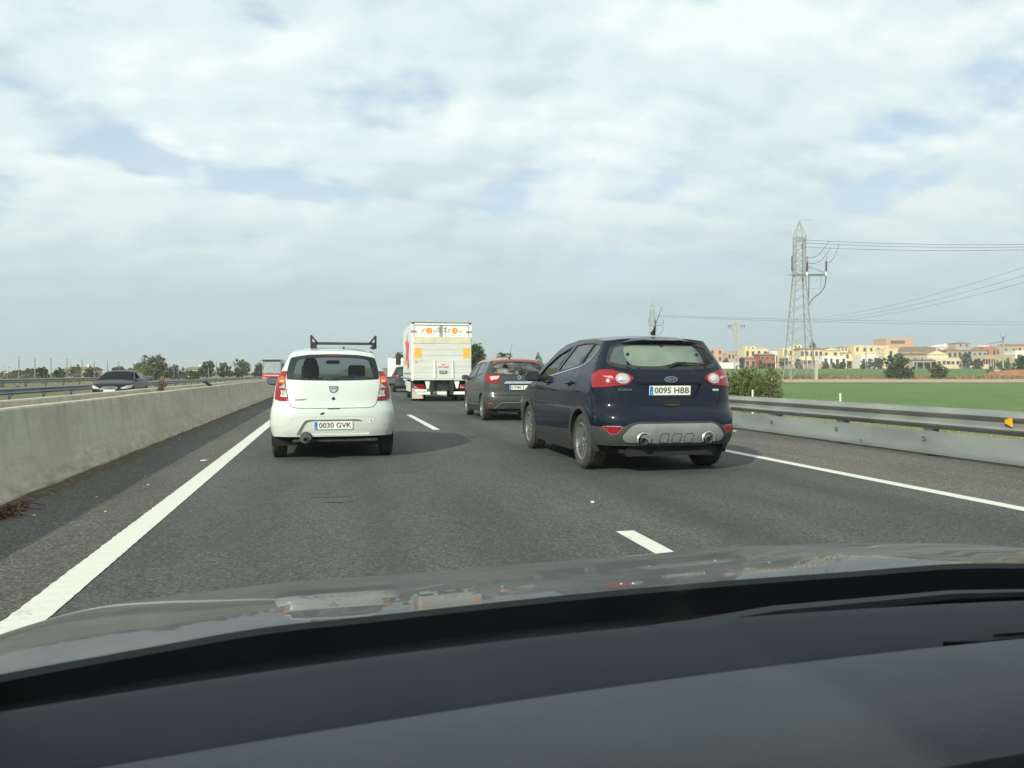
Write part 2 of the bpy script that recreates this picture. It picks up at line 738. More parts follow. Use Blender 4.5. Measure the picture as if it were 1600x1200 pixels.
def line_mat():
    m, nt, b = new_mat('road_paint')
    N, L = nt.nodes.new, nt.links.new
    tc = N('ShaderNodeTexCoord')
    n = N('ShaderNodeTexNoise')
    n.inputs['Scale'].default_value = 30
    n.inputs['Detail'].default_value = 8
    n.inputs['Roughness'].default_value = .7
    L(tc.outputs['Object'], n.inputs['Vector'])
    n2 = N('ShaderNodeTexNoise')
    n2.inputs['Scale'].default_value = 2.2
    n2.inputs['Detail'].default_value = 5
    L(tc.outputs['Object'], n2.inputs['Vector'])
    ad = N('ShaderNodeMath')
    ad.operation = 'MULTIPLY_ADD'
    ad.inputs[1].default_value = .5
    L(n2.outputs['Fac'], ad.inputs[0])
    L(n.outputs['Fac'], ad.inputs[2])
    r = N('ShaderNodeValToRGB')
    e = r.color_ramp.elements
    e[0].position, e[0].color = .50, (.30, .29, .26, 1)
    e[1].position, e[1].color = .64, (.64, .64, .57, 1)
    L(ad.outputs[0], r.inputs[0])
    L(r.outputs[0], b.inputs['Base Color'])
    b.inputs['Roughness'].default_value = .75
    bp = N('ShaderNodeBump')
    bp.inputs['Strength'].default_value = .4
    bp.inputs['Distance'].default_value = .01
    L(n.outputs['Fac'], bp.inputs['Height'])
    L(bp.outputs[0], b.inputs['Normal'])
    return m


M_LINE = line_mat()


def ragged_line(name, xc, w, y0, y1, z, parent, step=.12, rib=False, seed=1):
    """painted line; the ribbed one has raised bars and a notched outer edge"""
    rnd = random.Random(seed)
    v, f = [], []
    y = y0
    rows = []
    k = 0
    while y < y1:
        d = .003 if y < 40 else 0
        nl = (.003 if (rib and k % 2) else 0)
        zz = z + (.002 if (rib and k % 2 == 0) else 0)
        rows.append((xc - w / 2 + nl + rnd.uniform(-d, d), xc + w / 2 + rnd.uniform(-d, d) * .6, y, zz))
        y += step if y < 60 else 5
        k += 1
    rows.append((xc - w / 2, xc + w / 2, y1, z))
    for a, b, yy, zz in rows:
        v += [(a, yy, zz), (b, yy, zz)]
    f = [(2 * i, 2 * i + 1, 2 * i + 3, 2 * i + 2) for i in range(len(rows) - 1)]
    me = bpy.data.meshes.new(name)
    me.from_pydata(v, [], f)
    return link(name, me, M_LINE, parent)


ragged_line('edge_line', XL, .20, -10, 600, .004, road, .07, True, 1)
ragged_line('edge_line', XR, .17, -10, 600, .004, road, .2, False, 2)
for i in range(14):
    y0 = -.4 + 16.7 * i - .13
    ragged_line('lane_dash', XD, .145, y0, y0 + 6.0, .004, road, .25, False, 10 + i)
for (x, y, l, w) in ((.01, 7.7, .16, .05), (.05, 7.35, .13, .035), (-.1, 7.9, .08, .03), (.9, 9.4, .12, .03)):
    rr_ = random.Random(int(x * 100))
    MB().add([(x + l * (1 + .3 * rr_.random()) * math.cos(k * math.pi / 6), y + w * (1 + .5 * rr_.random()) * math.sin(k * math.pi / 6) * 1.6, .0035) for k in range(12)], [tuple(range(12))]).build(
        'oil_mark', pm('oil_mark', (.022, .023, .022), .6, scale=40, c2=(.06, .062, .058)), road)
for x, w in ((-5.0, .15), (-11.9, .15)):
    ragged_line('edge_line', x, w, -10, 500, -.116, opp, .5, False, 5)
for i in range(14):
    ragged_line('lane_dash', -8.45, .12, 17 * i, 17 * i + 5, -.116, opp, 1, False, 30 + i)


# ------------------------------------------------------------------ concrete barriers with soil between
def concrete(name):
    m, nt, b = new_mat(name)
    N, L = nt.nodes.new, nt.links.new
    tc = N('ShaderNodeTexCoord')

    def noi(scale, st, det=6, rough=.6):
        mp = N('ShaderNodeMapping')
        mp.inputs['Scale'].default_value = st
        L(tc.outputs['Object'], mp.inputs[0])
        n = N('ShaderNodeTexNoise')
        n.inputs['Scale'].default_value = scale
        n.inputs['Detail'].default_value = det
        n.inputs['Roughness'].default_value = rough
        L(mp.outputs[0], n.inputs['Vector'])
        return n.outputs['Fac']

    def mix(f, a, c, t='MIX'):
        x = N('ShaderNodeMix')
        x.data_type = 'RGBA'
        x.blend_type = t
        for s_, v in ((x.inputs[0], f), (x.inputs[6], a), (x.inputs[7], c)):
            if isinstance(v, (int, float)):
                s_.default_value = v
            elif isinstance(v, tuple):
                s_.default_value = v + (1,)
            else:
                L(v, s_)
        return x.outputs[2]

    def rng(f, a, c, lo=0., hi=1.):
        r = N('ShaderNodeMapRange')
        r.inputs['From Min'].default_value = a
        r.inputs['From Max'].default_value = c
        r.inputs['To Min'].default_value = lo
        r.inputs['To Max'].default_value = hi
        L(f, r.inputs[0])
        return r.outputs[0]
    base = mix(noi(1.3, (0, .5, 1)), (.50, .465, .355), (.635, .59, .465))
    streak = rng(noi(3.2, (0, 1, .16), 9, .74), .47, .80)           # water runs down from the top
    sz = N('ShaderNodeSeparateXYZ')
    L(tc.outputs['Object'], sz.inputs[0])
    smask = N('ShaderNodeMath')
    smask.operation = 'MULTIPLY'
    L(streak, smask.inputs[0])
    L(rng(sz.outputs['Z'], .25, .75), smask.inputs[1])
    c = mix(smask.outputs[0], base, (.22, .19, .14))
    mott = rng(noi(7.0, (0, 1, 1), 9, .75), .40, .66, 0, .4)
    c = mix(mott, c, (.33, .30, .24))
    patch = rng(noi(1.1, (0, .6, 1.5), 7), .45, .68, 0, .75)
    c = mix(patch, c, (.40, .345, .255))
    scuff = rng(noi(2.0, (0, .5, 7), 8, .7), .60, .74, 0, .45)
    c = mix(scuff, c, (.20, .185, .155))
    splash = noi(9, (1, .35, 1), 8, .7)
    sp = N('ShaderNodeSeparateXYZ')
    L(tc.outputs['Object'], sp.inputs[0])
    lowm = rng(sp.outputs['Z'], .02, .40, 1, 0)
    mu = N('ShaderNodeMath')
    mu.operation = 'MULTIPLY'
    L(lowm, mu.inputs[0])
    L(rng(splash, .35, .65), mu.inputs[1])
    c = mix(mu.outputs[0], c, (.28, .235, .165))
    L(c, b.inputs['Base Color'])
    b.inputs['Roughness'].default_value = .9
    b.inputs['Specular IOR Level'].default_value = .2
    bp = N('ShaderNodeBump')
    bp.inputs['Strength'].default_value = .35
    bp.inputs['Distance'].default_value = .01
    L(noi(40, (1, 1, 1)), bp.inputs['Height'])
    L(bp.outputs[0], b.inputs['Normal'])
    return m


M_CONC = concrete('barrier_concrete')
M_SOIL = pm('median_soil', (.20, .15, .09), .95, scale=14, c2=(.40, .32, .21), bump=.9, bscale=24, detail=9)


def extrude_profile(name, prof, ys_, mat, parent=None, jit=0.0, smooth=True):
    rnd = random.Random(4)
    n = len(prof)
    v, f = [], []
    for y in ys_:
        d = rnd.uniform(-jit, jit)
        v += [(x + d, y, z + (d if z > .5 else 0)) for x, z in prof]
    for j in range(len(ys_) - 1):
        f += [(j * n + i, j * n + i + 1, (j + 1) * n + i + 1, (j + 1) * n + i) for i in range(n - 1)]
    f += [tuple(range(n)), tuple(range((len(ys_)) * n - 1, (len(ys_) - 1) * n - 1, -1))]
    me = bpy.data.meshes.new(name)
    me.from_pydata(v, [], f)
    bm = bmesh.new()
    bm.from_mesh(me)
    bmesh.ops.recalc_face_normals(bm, faces=bm.faces)
    bm.to_mesh(me)
    bm.free()
    if smooth:
        me.shade_smooth()
        me.set_sharp_from_angle(angle=R(28))
    return link(name, me, mat, parent)


ysb = [-12 + .8 * i for i in range(70)] + [44 + 6 * i for i in range(1, 95)]
pf = [(XB + .012, -.02), (XB, .05), (XB - .02, .07), (XB - .13, .27), (XB - .16, .34), (XB - .215, .835), (XB - .235, .852), (XB - .35, .852), (XB - .37, .83), (XB - .40, .05)]
b1 = extrude_profile('concrete_barrier', pf, ysb, M_CONC, jit=.004)
tag(b1, 'long stained grey concrete barrier beside the left shoulder', 'barrier')
pb = [(XB - .80, .3), (XB - .86, .86), (XB - .88, .875), (XB - .99, .875), (XB - 1.01, .86), (XB - 1.06, .34), (XB - 1.09, .27), (XB - 1.2, .03), (XB - 1.22, -.14)]
b2 = extrude_profile('concrete_barrier', pb, ysb, M_CONC, jit=.004)
tag(b2, 'second concrete barrier facing the opposite carriageway', 'barrier')
rnd = random.Random(8)
ms = grid_mesh('median_soil', [XB - .38, XB - .47, XB - .58, XB - .70, XB - .82], ysb, lambda x, y: .70 + rnd.uniform(-.025, .03))
tag(link('median_soil', ms, M_SOIL), 'dry soil filling the gap between the two barriers', 'soil', kind='structure')
# earth washed up against the foot of the barrier
rnd = random.Random(9)
ft = [-6 + .35 * i for i in range(260)]
v, f = [], []
for i, y in enumerate(ft):
    w = .10 + .09 * rnd.random() + .05 * max(0, math.sin(y * .9) * math.sin(y * .37))
    v += [(XB - .03, y, .028 + .02 * rnd.random()), (XB + w * .5, y + rnd.uniform(-.1, .1), .014 + .012 * rnd.random()), (XB + w, y, -.004)]
for i in range(len(ft) - 1):
    for k in range(2):
        f.append((i * 3 + k, i * 3 + k + 1, i * 3 + k + 4, i * 3 + k + 3))
me = bpy.data.meshes.new('washed_soil')
me.from_pydata(v, [], f)
tag(link('washed_soil', me, pm('washed_soil', (.05, .04, .025), .95, scale=18, c2=(.15, .11, .06), bump=1, bscale=60)),
    'brown earth washed up against the foot of the barrier', 'soil', kind='stuff')


def stone_mesh(seed, r=1.0):
    rnd = random.Random(seed)
    bm = bmesh.new()
    bmesh.ops.create_icosphere(bm, subdivisions=1, radius=r)
    for v in bm.verts:
        v.co *= rnd.uniform(.72, 1.15)
        v.co.z *= .7
    me = bpy.data.meshes.new('stone')
    bm.to_mesh(me)
    bm.free()
    return me


M_STONE = pm('pale_stone', (.42, .37, .29), .9, scale=8, c2=(.62, .57, .47))
sm = [stone_mesh(i) for i in range(5)]
for m_ in sm:
    m_.materials.append(M_STONE)
rnd = random.Random(77)
for i in range(46):
    y = [rnd.uniform(8.8, 15), rnd.uniform(19, 27), rnd.uniform(27, 46)][i % 3]
    s_ = rnd.uniform(.022, .06) * (1 if y < 12 else 1.25)
    o = bpy.data.objects.new('stone', sm[i % 5])
    col.objects.link(o)
    o.location = (XB - rnd.uniform(.42, .78), y, .71 + s_ * .4)
    o.rotation_euler = (rnd.random(), rnd.random(), rnd.random() * 6)
    o.scale = (s_, s_ * rnd.uniform(.8, 1.5), s_)
    tag(o, 'small pale stone lying on the soil between the concrete barriers', 'stone', 'stones on the median soil')


# ------------------------------------------------------------------ guardrails
def galv(name, a, b_, rough):
    return pm(name, a, rough, .35, scale=3.5, c2=b_, detail=7, stretch=(1, .25, 1), rvar=.12, bump=.05, bscale=30)


M_GALV = galv('galvanised_steel', (.20, .21, .197), (.34, .35, .328), .5)
M_PANEL = pm('galvanised_panel', (.18, .20, .187), .52, .3, scale=2.5, c2=(.265, .29, .27), detail=8, stretch=(1, .3, 1), rvar=.1)
M_POST = pm('post_steel', (.16, .165, .16), .6, .5)


def w_beam(length, x, side, z0=0.0, h0=.395, h1=.715):
    """W section swept along Y; side -1 bulges to -X"""
    n = 20
    m = MB()
    pr = []
    for i in range(n + 1):
        t = i / n
        z = h1 + (h0 - h1) * t
        d = .082 * (.5 - .5 * math.cos(4 * math.pi * t))
        pr.append((x + side * d, z + z0))
    back = [(a - side * .004, b_) for a, b_ in reversed(pr)]
    allp = pr + back
    k = len(allp)
    v = [(a, 0, b_) for a, b_ in allp] + [(a, length, b_) for a, b_ in allp]
    f = [(i, (i + 1) % k, (i + 1) % k + k, i + k) for i in range(k)]
    m.add(v, f)
    return m


def rail(name, label, x, side, y0, n, zb, beams=(( .395, .715),), panel=False, post_step=2.0, top=.70):
    root = empty(name, (x, y0, zb), 0, label, 'guardrail')
    for (h0, h1) in beams:
        me = w_beam(4.02, 0, side, 0, h0, h1).mesh('beam', True, 50)
        me.materials.append(M_GALV)
        for i in range(n):
            o = bpy.data.objects.new('beam', me)
            col.objects.link(o)
            o.parent = root
            o.location = (side * .003 * (i % 2), 4 * i, 0)
    pmesh = MB().box(-.05, .05, -.05, .05, -.5, top).box(-.005 + side * -.0, .005, -.09, .09, -.5, top - .02).mesh('post')
    pmesh.materials.append(M_POST)
    bmesh_ = MB().box(-.045, .045, -.07, .07, beams[-1][0] - .07, beams[-1][1] - .05).mesh('spacer_block')
    bmesh_.materials.append(M_POST)
    m = int(n * 4 / post_step)
    for i in range(m):
        o = bpy.data.objects.new('post', pmesh)
        col.objects.link(o)
        o.parent = root
        o.location = (-side * .115, .9 + post_step * i, 0)
        o = bpy.data.objects.new('spacer_block', bmesh_)
        col.objects.link(o)
        o.parent = root
        o.location = (-side * .05, .9 + post_step * i, 0)
    if panel:
        pr = [(.0, .365), (side * .02, .355), (side * .03, .33), (side * .034, .14), (side * .05, .12), (side * .05, .035), (side * .03, .02), (0, .018)]
        k = len(pr)
        mm = MB().add([(a, 0, b_) for a, b_ in pr] + [(a, 4.015, b_) for a, b_ in pr], [(i, i + 1, i + 1 + k, i + k) for i in range(k - 1)])
        pme = mm.mesh('lower_panel', True, 40)
        pme.materials.append(M_PANEL)
        bolt = MB().lathe([(0, .0), (.012, .016), (.018, .02), (.018, .035), (0, .036)], 10, 'x').mesh('bolt', True)
        bolt.materials.append(M_POST)
        for i in range(n):
            o = bpy.data.objects.new('lower_panel', pme)
            col.objects.link(o)
            o.parent = root
            o.location = (side * .003 * (i % 2) + side * .01, 4 * i, 0)
            for dy in (.25, .9, 2.9):
                q = bpy.data.objects.new('bolt', bolt)
                col.objects.link(q)
                q.parent = o
                q.location = (side * .034, dy, .245 if dy > .3 else .09)
                q.scale = (side, 1, 1)
    return root


gr = rail('guardrail', 'galvanised steel guardrail with a smooth lower panel beside the green field', XG, -1, -1.35, 36, 0, panel=True)
M_AMBER = pm('amber_reflector', (.80, .36, .01), .3, 0, var=.05, coat=1, emit=((.9, .4, .02), .12))  # slight glow set in the material stands in for reflected light
for y in (9.42, 25.4):
    MB().prism([(-.045, -.055), (.05, -.01), (.05, .03), (-.03, .055)], 0, .03, 'x').build('reflector', M_AMBER, gr, loc=(-.10, y, .575))
gl = rail('guardrail', 'grey guardrail running along the far side of the opposite carriageway', -13.3, 1, 12, 70, -.12, post_step=4.0)
gu = rail('guardrail', 'higher grey guardrail behind the black oncoming car, ending among the trees', -21.0, 1, 20, 20, .12, post_step=4.0)
MB().prism([(0, .42), (.0, .72), (.9, .30), (1.1, .0), (.7, .0)], -.03, .03, 'x').build('end_terminal', M_GALV, gu, loc=(0, 80.0, 0))

# grassy verge between the opposite carriageway and the higher guardrail
vg = link('verge', grid_mesh('verge', [-13.65, -15, -17, -19, -21, -24], [0, 10, 20, 30, 40, 50, 60, 80, 100, 130, 170, 220], lambda x, y: H(x, y) + .04),
          pm('verge_grass', (.075, .085, .045), .95, scale=1.2, c2=(.16, .145, .08), detail=9))
tag(vg, 'grassy verge beyond the opposite carriageway', 'verge', kind='structure')

# ------------------------------------------------------------------ fields
def axis_grid(name, Ds, us, dz, clip_x, mat):
    """sheet following the ground, laid out along field rows that cross the view at an angle"""
    v, f = [], []
    n = len(us)
    for D in Ds:
        u0 = (clip_x - D * SN) / CS
        for t in us:
            u = u0 + t
            x, y = D * SN + u * CS, D * CS - u * SN
            v.append((x, y, H(x, y) + dz))
    f = [(j * n + i, j * n + i + 1, (j + 1) * n + i + 1, (j + 1) * n + i) for j in range(len(Ds) - 1) for i in range(n - 1)]
    me = bpy.data.meshes.new(name)
    me.from_pydata(v, [], f)
    me.shade_smooth()
    return link(name, me, mat)


def crop_mat(name, a, b_, c_):
    m, nt, b = new_mat(name)
    N, L = nt.nodes.new, nt.links.new
    tc = N('ShaderNodeTexCoord')
    n1 = N('ShaderNodeTexNoise')
    n1.inputs['Scale'].default_value = .22
    n1.inputs['Detail'].default_value = 8
    n1.inputs['Roughness'].default_value = .68
    L(tc.outputs['Object'], n1.inputs['Vector'])
    n2 = N('ShaderNodeTexNoise')
    n2.inputs['Scale'].default_value = 9
    n2.inputs['Detail'].default_value = 6
    n2.inputs['Roughness'].default_value = .8
    L(tc.outputs['Object'], n2.inputs['Vector'])
    r = N('ShaderNodeValToRGB')
    e = r.color_ramp.elements
    e[0].position, e[0].color = .32, a + (1,)
    e[1].position, e[1].color = .70, c_ + (1,)
    k = e.new(.52)
    k.color = b_ + (1,)
    L(n1.outputs['Fac'], r.inputs[0])
    r2 = N('ShaderNodeValToRGB')
    r2.color_ramp.elements[0].position, r2.color_ramp.elements[0].color = .3, (.5, .5, .5, 1)
    r2.color_ramp.elements[1].position, r2.color_ramp.elements[1].color = .7, (1.3, 1.3, 1.2, 1)
    L(n2.outputs['Fac'], r2.inputs[0])
    mx = N('ShaderNodeMix')
    mx.data_type = 'RGBA'
    mx.blend_type = 'MULTIPLY'
    mx.inputs[0].default_value = 1
    L(r.outputs[0], mx.inputs[6])
    L(r2.outputs[0], mx.inputs[7])
    L(mx.outputs[2], b.inputs['Base Color'])
    b.inputs['Roughness'].default_value = .95
    b.inputs['Specular IOR Level'].default_value = .1
    return m


M_CROP = crop_mat('green_crop', (.115, .172, .066), (.135, .205, .075), (.16, .225, .09))
us = [0, 4, 8, 12, 18, 25, 33, 42, 52, 64, 78, 95, 115, 140, 180, 240, 320, 420, 560]
fa = axis_grid('crop_field', [6, 12, 18, 25, 32, 40, 48, 56, 64, 72, 80, 88, 96, 104, 110, 116, 119.5], us, .05, 13.4, M_CROP)
tag(fa, 'green crop field just behind the guardrail', 'field', kind='structure')
fb = axis_grid('crop_field', [142, 150, 160, 175, 190, 210, 230, 250, 270, 284], us, .05, 26, M_CROP)
tag(fb, 'green crop field between the dry bank and the village', 'field', kind='structure')
M_TRACK = pm('dirt_track', (.30, .24, .15), .95, scale=.7, c2=(.42, .35, .23), detail=9)
tr_ = axis_grid('dirt_track', [118.5, 120.5, 122.5, 124.5, 126.5, 128.5], us, .13, 20, M_TRACK)
tag(tr_, 'pale dirt track along the edge of the near field', 'track', kind='structure')
M_RED = pm('red_soil', (.22, .095, .045), .95, scale=1.5, c2=(.36, .18, .09), bump=.6, bscale=6, detail=9)

# ================================================================== VEGETATION
def leaf_mat(name, a, b_, c_):
    m, nt, b = new_mat(name)
    N, L = nt.nodes.new, nt.links.new
    ge = N('ShaderNodeNewGeometry')
    r = N('ShaderNodeValToRGB')
    e = r.color_ramp.elements
    e[0].position, e[0].color = 0, a + (1,)
    e[1].position, e[1].color = 1, c_ + (1,)
    k = e.new(.6)
    k.color = b_ + (1,)
    L(ge.outputs['Random Per Island'], r.inputs[0])
    L(r.outputs[0], b.inputs['Base Color'])
    b.inputs['Roughness'].default_value = .65
    b.inputs['Specular IOR Level'].default_value = .25
    tl = N('ShaderNodeBsdfTranslucent')
    L(r.outputs[0], tl.inputs[0])
    mx = N('ShaderNodeMixShader')
    mx.inputs[0].default_value = .25
    out = nt.nodes['Material Output']
    L(b.outputs[0], mx.inputs[1])
    L(tl.outputs[0], mx.inputs[2])
    L(mx.outputs[0], out.inputs[0])
    return m


LEAF = {
    'dark': leaf_mat('leaf_dark', (.042, .062, .030), (.078, .11, .048), (.125, .155, .07)),
    'olive': leaf_mat('leaf_olive', (.07, .078, .036), (.12, .13, .064), (.18, .185, .10)),
    'bright': leaf_mat('leaf_bright', (.09, .12, .025), (.15, .19, .04), (.22, .25, .07)),
    'pine': leaf_mat('leaf_pine', (.04, .066, .024), (.085, .125, .04), (.14, .18, .06)),
    'bush': leaf_mat('leaf_bush', (.07, .10, .03), (.16, .20, .065), (.27, .31, .13)),
    'dry': leaf_mat('leaf_dry', (.16, .115, .055), (.28, .21, .11), (.40, .32, .18)),
    'straw': leaf_mat('straw', (.26, .20, .09), (.38, .31, .15), (.50, .42, .22)),
    'rust': leaf_mat('leaf_rust', (.08, .035, .022), (.14, .06, .038), (.20, .095, .06)),
}
M_BARK = pm('bark', (.10, .075, .05), .95, scale=20, c2=(.19, .15, .11), bump=.8, bscale=40)


def leaves(name, blobs, n, size, seed, clump=.22, inner=.45, aspect=.55):
    """a cloud of leaf-sized faces, gathered in clumps through the volume of the given ellipsoids"""
    g = np.random.default_rng(seed)
    bl = np.array(blobs, float)
    vol = bl[:, 3] * bl[:, 4] * bl[:, 5]
    nc = max(8, n // 26)
    which = g.choice(len(bl), nc, p=vol / vol.sum())
    d = g.normal(size=(nc, 3))
    d /= np.linalg.norm(d, axis=1)[:, None]
    rad = inner + (1 - inner) * g.random(nc) ** .55
    rad *= g.uniform(.82, 1.14, nc)
    cen = bl[which, :3] + d * rad[:, None] * bl[which, 3:6]
    csz = clump * bl[which, 3:6].mean(axis=1) * g.uniform(.6, 1.35, nc)
    k = g.integers(0, nc, n)
    p = cen[k] + g.normal(size=(n, 3)) * csz[k][:, None] * .55
    a = g.normal(size=(n, 3))
    a[:, 2] *= .6
    a /= np.linalg.norm(a, axis=1)[:, None]
    t = g.normal(size=(n, 3))
    b = np.cross(a, t)
    b /= np.linalg.norm(b, axis=1)[:, None]
    s = size * g.uniform(.6, 1.35, n)[:, None]
    v = np.empty((n, 4, 3))
    v[:, 0] = p - a * s
    v[:, 1] = p + b * s * aspect
    v[:, 2] = p + a * s
    v[:, 3] = p - b * s * aspect
    me = bpy.data.meshes.new(name)
    me.vertices.add(n * 4)
    me.vertices.foreach_set('co', v.reshape(-1))
    me.loops.add(n * 4)
    me.loops.foreach_set('vertex_index', np.arange(n * 4, dtype=np.int32))
    me.polygons.add(n)
    me.polygons.foreach_set('loop_start', np.arange(0, n * 4, 4, dtype=np.int32))
    me.update(calc_edges=True)
    return me


def plant(name, label, cat, pos, w, h, kind, n, size, seed, group=None, trunk=.25, lobes=6, trunk_r=None, spread=.8, crown_parts='crown', sprigs=0):
    rnd = random.Random(seed)
    root = empty(name, pos, 0, label, cat, group)
    blobs = []
    zc0 = h * trunk
    rx = w / 2
    hh = h - zc0
    blobs.append((0, 0, zc0 + hh * .45, rx * .72, rx * .6, hh * .47))
    if trunk < .15:
        blobs.append((rx * .3, 0, zc0 + hh * .2, rx * .6, rx * .6, hh * .22))
        blobs.append((-rx * .3, 0, zc0 + hh * .2, rx * .6, rx * .6, hh * .22))
    for i in range(lobes):
        a = 2 * math.pi * i / lobes + rnd.uniform(-.4, .4)
        q = rnd.uniform(.35, .72) * spread
        r_ = rnd.uniform(.30, .48)
        zz = zc0 + hh * rnd.uniform(.12, .76)
        blobs.append((math.cos(a) * rx * q, math.sin(a) * rx * q, zz, rx * r_, rx * r_, min(hh * r_ * .8, h - zz)))
    blobs.append((rx * rnd.uniform(-.25, .25), 0, h - hh * .20, rx * .36, rx * .36, hh * .20))
    for i in range(sprigs):
        a = rnd.uniform(0, 6.28)
        q = rnd.uniform(.1, .9)
        hz_ = h * rnd.uniform(.55, .98) * (1 - .35 * q * q)
        blobs.append((math.cos(a) * rx * q, math.sin(a) * rx * q, hz_, rx * .10, rx * .10, h * .14))
    link(crown_parts, leaves('crown', blobs, n, size, seed, clump=.22 if not sprigs else .16), LEAF[kind], root)
    m = MB()
    tr = trunk_r or max(.06, w * .03)
    m.tube([(0, 0, -.2), (w * .01, 0, h * .25), (-w * .02, w * .01, h * .5), (0, 0, h * .75)], [tr, tr * .8, tr * .55, tr * .2], 8)
    m.build('trunk', M_BARK, root, True)
    lm = MB()
    for b_ in blobs[1:]:
        st = Vector((0, 0, h * rnd.uniform(.18, .45)))
        en = Vector(b_[:3])
        lm.tube([st, st.lerp(en, .5) + Vector((0, 0, h * .03)), en], [tr * .45, tr * .3, tr * .1], 6)
    lm.build('limb', M_BARK, root, True)
    return root


def tree_px(label, px0, px1, ytop, D, kind, n, size, seed, group=None, trunk=.2, name='tree', cat='tree', lobes=6, sink=0.0):
    p = at((px0 + px1) / 2, D)
    p.z = H(p.x, p.y) - sink
    return plant(name, label, cat, p, (px1 - px0) / 1202 * D * 1.06, zat(ytop, D) - p.z, kind, n, size, seed, group, trunk, lobes)


LT = 'trees beyond the opposite carriageway'
for i, (a, b_, yt, D, kd) in enumerate([(12, 40, 578, 150, 'dark'), (36, 62, 575, 140, 'olive'), (54, 78, 573, 112, 'dark'), (78, 108, 574, 105, 'dark'),
                                        (262, 292, 570, 150, 'dark'), (308, 336, 563, 165, 'dark'), (332, 366, 567, 170, 'pine'), (362, 394, 561, 175, 'dark'),
                                        (392, 420, 566, 180, 'dark'), (418, 446, 570, 190, 'pine'), (130, 152, 573, 120, 'olive'), (172, 200, 571, 160, 'dark')]):
    tree_px('%s round-headed tree in the row beyond the opposite carriageway' % {'dark': 'dark green', 'olive': 'greyish olive', 'pine': 'mid green'}[kd],
            a, b_, yt, D, kd, 2200, .17 * D / 130, 100 + i, LT, .12)
tree_px('pale olive thin-crowned tree beside the cream building behind the far guardrail', 108, 128, 569, 160, 'olive', 1100, .16, 131, None, .3)
tree_px('tallest grey-green tree of the row, behind the bright yellow-green shrub', 206, 268, 554, 135, 'olive', 6000, .19, 121, None, .1, lobes=10)
tree_px('bright yellow-green shrub in front of the tallest grey-green tree', 192, 242, 570, 118, 'bright', 2600, .15, 122, None, .02, 'shrub', 'shrub')
tree_px('low brownish scrub at the end of the higher guardrail', 285, 318, 577, 122, 'olive', 1500, .13, 123, None, .02, 'shrub', 'shrub')
tree_px('green tree with dense crown showing beside the white box truck', 724, 764, 534, 78, 'pine', 7000, .12, 141, None, .15, lobes=9)
tree_px('dark tree partly hidden behind the cab of the box truck', 612, 640, 549, 120, 'dark', 1800, .17, 142, None, .2)
tree_px('yellowish tree seen between the red-roofed car and the dark blue car', 830, 856, 552, 100, 'bright', 2200, .11, 143, None, .15)
tree_px('low olive shrub row behind the red-roofed car', 748, 806, 556, 84, 'olive', 3000, .11, 144, None, .05, 'shrub', 'shrub')

# scrub under the trees on the left
bl = []
rnd = random.Random(12)
for i in range(150):
    y = 55 + 150 * rnd.random()
    x = -26 - .22 * y * rnd.random() - 8 * rnd.random()
    r_ = rnd.uniform(.9, 2.2)
    bl.append((x, y, .2, r_ * 1.3, r_ * 1.3, rnd.uniform(.7, 1.5)))
tag(link('scrub', leaves('scrub', bl, 16000, .15, 88, clump=.28), LEAF['olive']), 'low olive scrub covering the ground beyond the opposite carriageway', 'scrub', kind='stuff')

# palm
pp = at(787, 100)
pp.z = H(pp.x, pp.y)
palm = empty('palm_tree', pp, 0, 'small palm with arching fronds behind the red-roofed car', 'palm tree')
ht = zat(556, 100) - pp.z
MB().tube([(0, 0, -.2), (.05, 0, ht * .5), (0, 0, ht)], [.22, .17, .16], 10).build('trunk', M_BARK, palm, True)
rnd = random.Random(5)
for i in range(20):
    a = 2 * math.pi * i / 20 + rnd.uniform(-.15, .15)
    up = rnd.uniform(.1, 1.15)
    L_ = rnd.uniform(1.1, 1.6)
    pts = []
    for k in range(6):
        t = k / 5
        pts.append(Vector((math.cos(a) * L_ * t * math.cos(up * .8), math.sin(a) * L_ * t * math.cos(up * .8), ht + L_ * (math.sin(up) * t - .65 * t * t))))
    m = MB()
    side = Vector((-math.sin(a), math.cos(a), 0))
    for k in range(1, 6):
        for sg in (-1, 1):
            for q in (0, .5):
                c0 = pts[k - 1].lerp(pts[k], q)
                d = (pts[k] - pts[k - 1]).normalized()
                tip = c0 + side * sg * .34 * (1 - .5 * k / 5) + d * .25 - Vector((0, 0, .12))
                m.add([c0, c0 + d * .10, tip], [(0, 1, 2)])
    m.tube(pts, .02, 4)
    m.build('frond', LEAF['pine'], palm, recalc=False)

# shrubs behind the right guardrail
for i, (a, b_, yt, D, n) in enumerate([(1140, 1192, 569, 30.5, 15000), (1168, 1228, 575, 29.5, 15000), (1128, 1160, 580, 28.5, 8000)]):
    p = at((a + b_) / 2, D)
    p.z = H(p.x, p.y)
    plant('bush', ['tall feathery green bush behind the guardrail next to the dark blue car', 'broad green bush behind the guardrail, at the edge of the crop field',
                   'low green bush showing just past the tail lamp of the dark blue car'][i], 'bush', p, (b_ - a) / 1202 * D * 1.1, zat(yt, D) - p.z, 'bush', n, .030, 300 + i, 'bushes behind the guardrail', .02, 9, .03, sprigs=40)
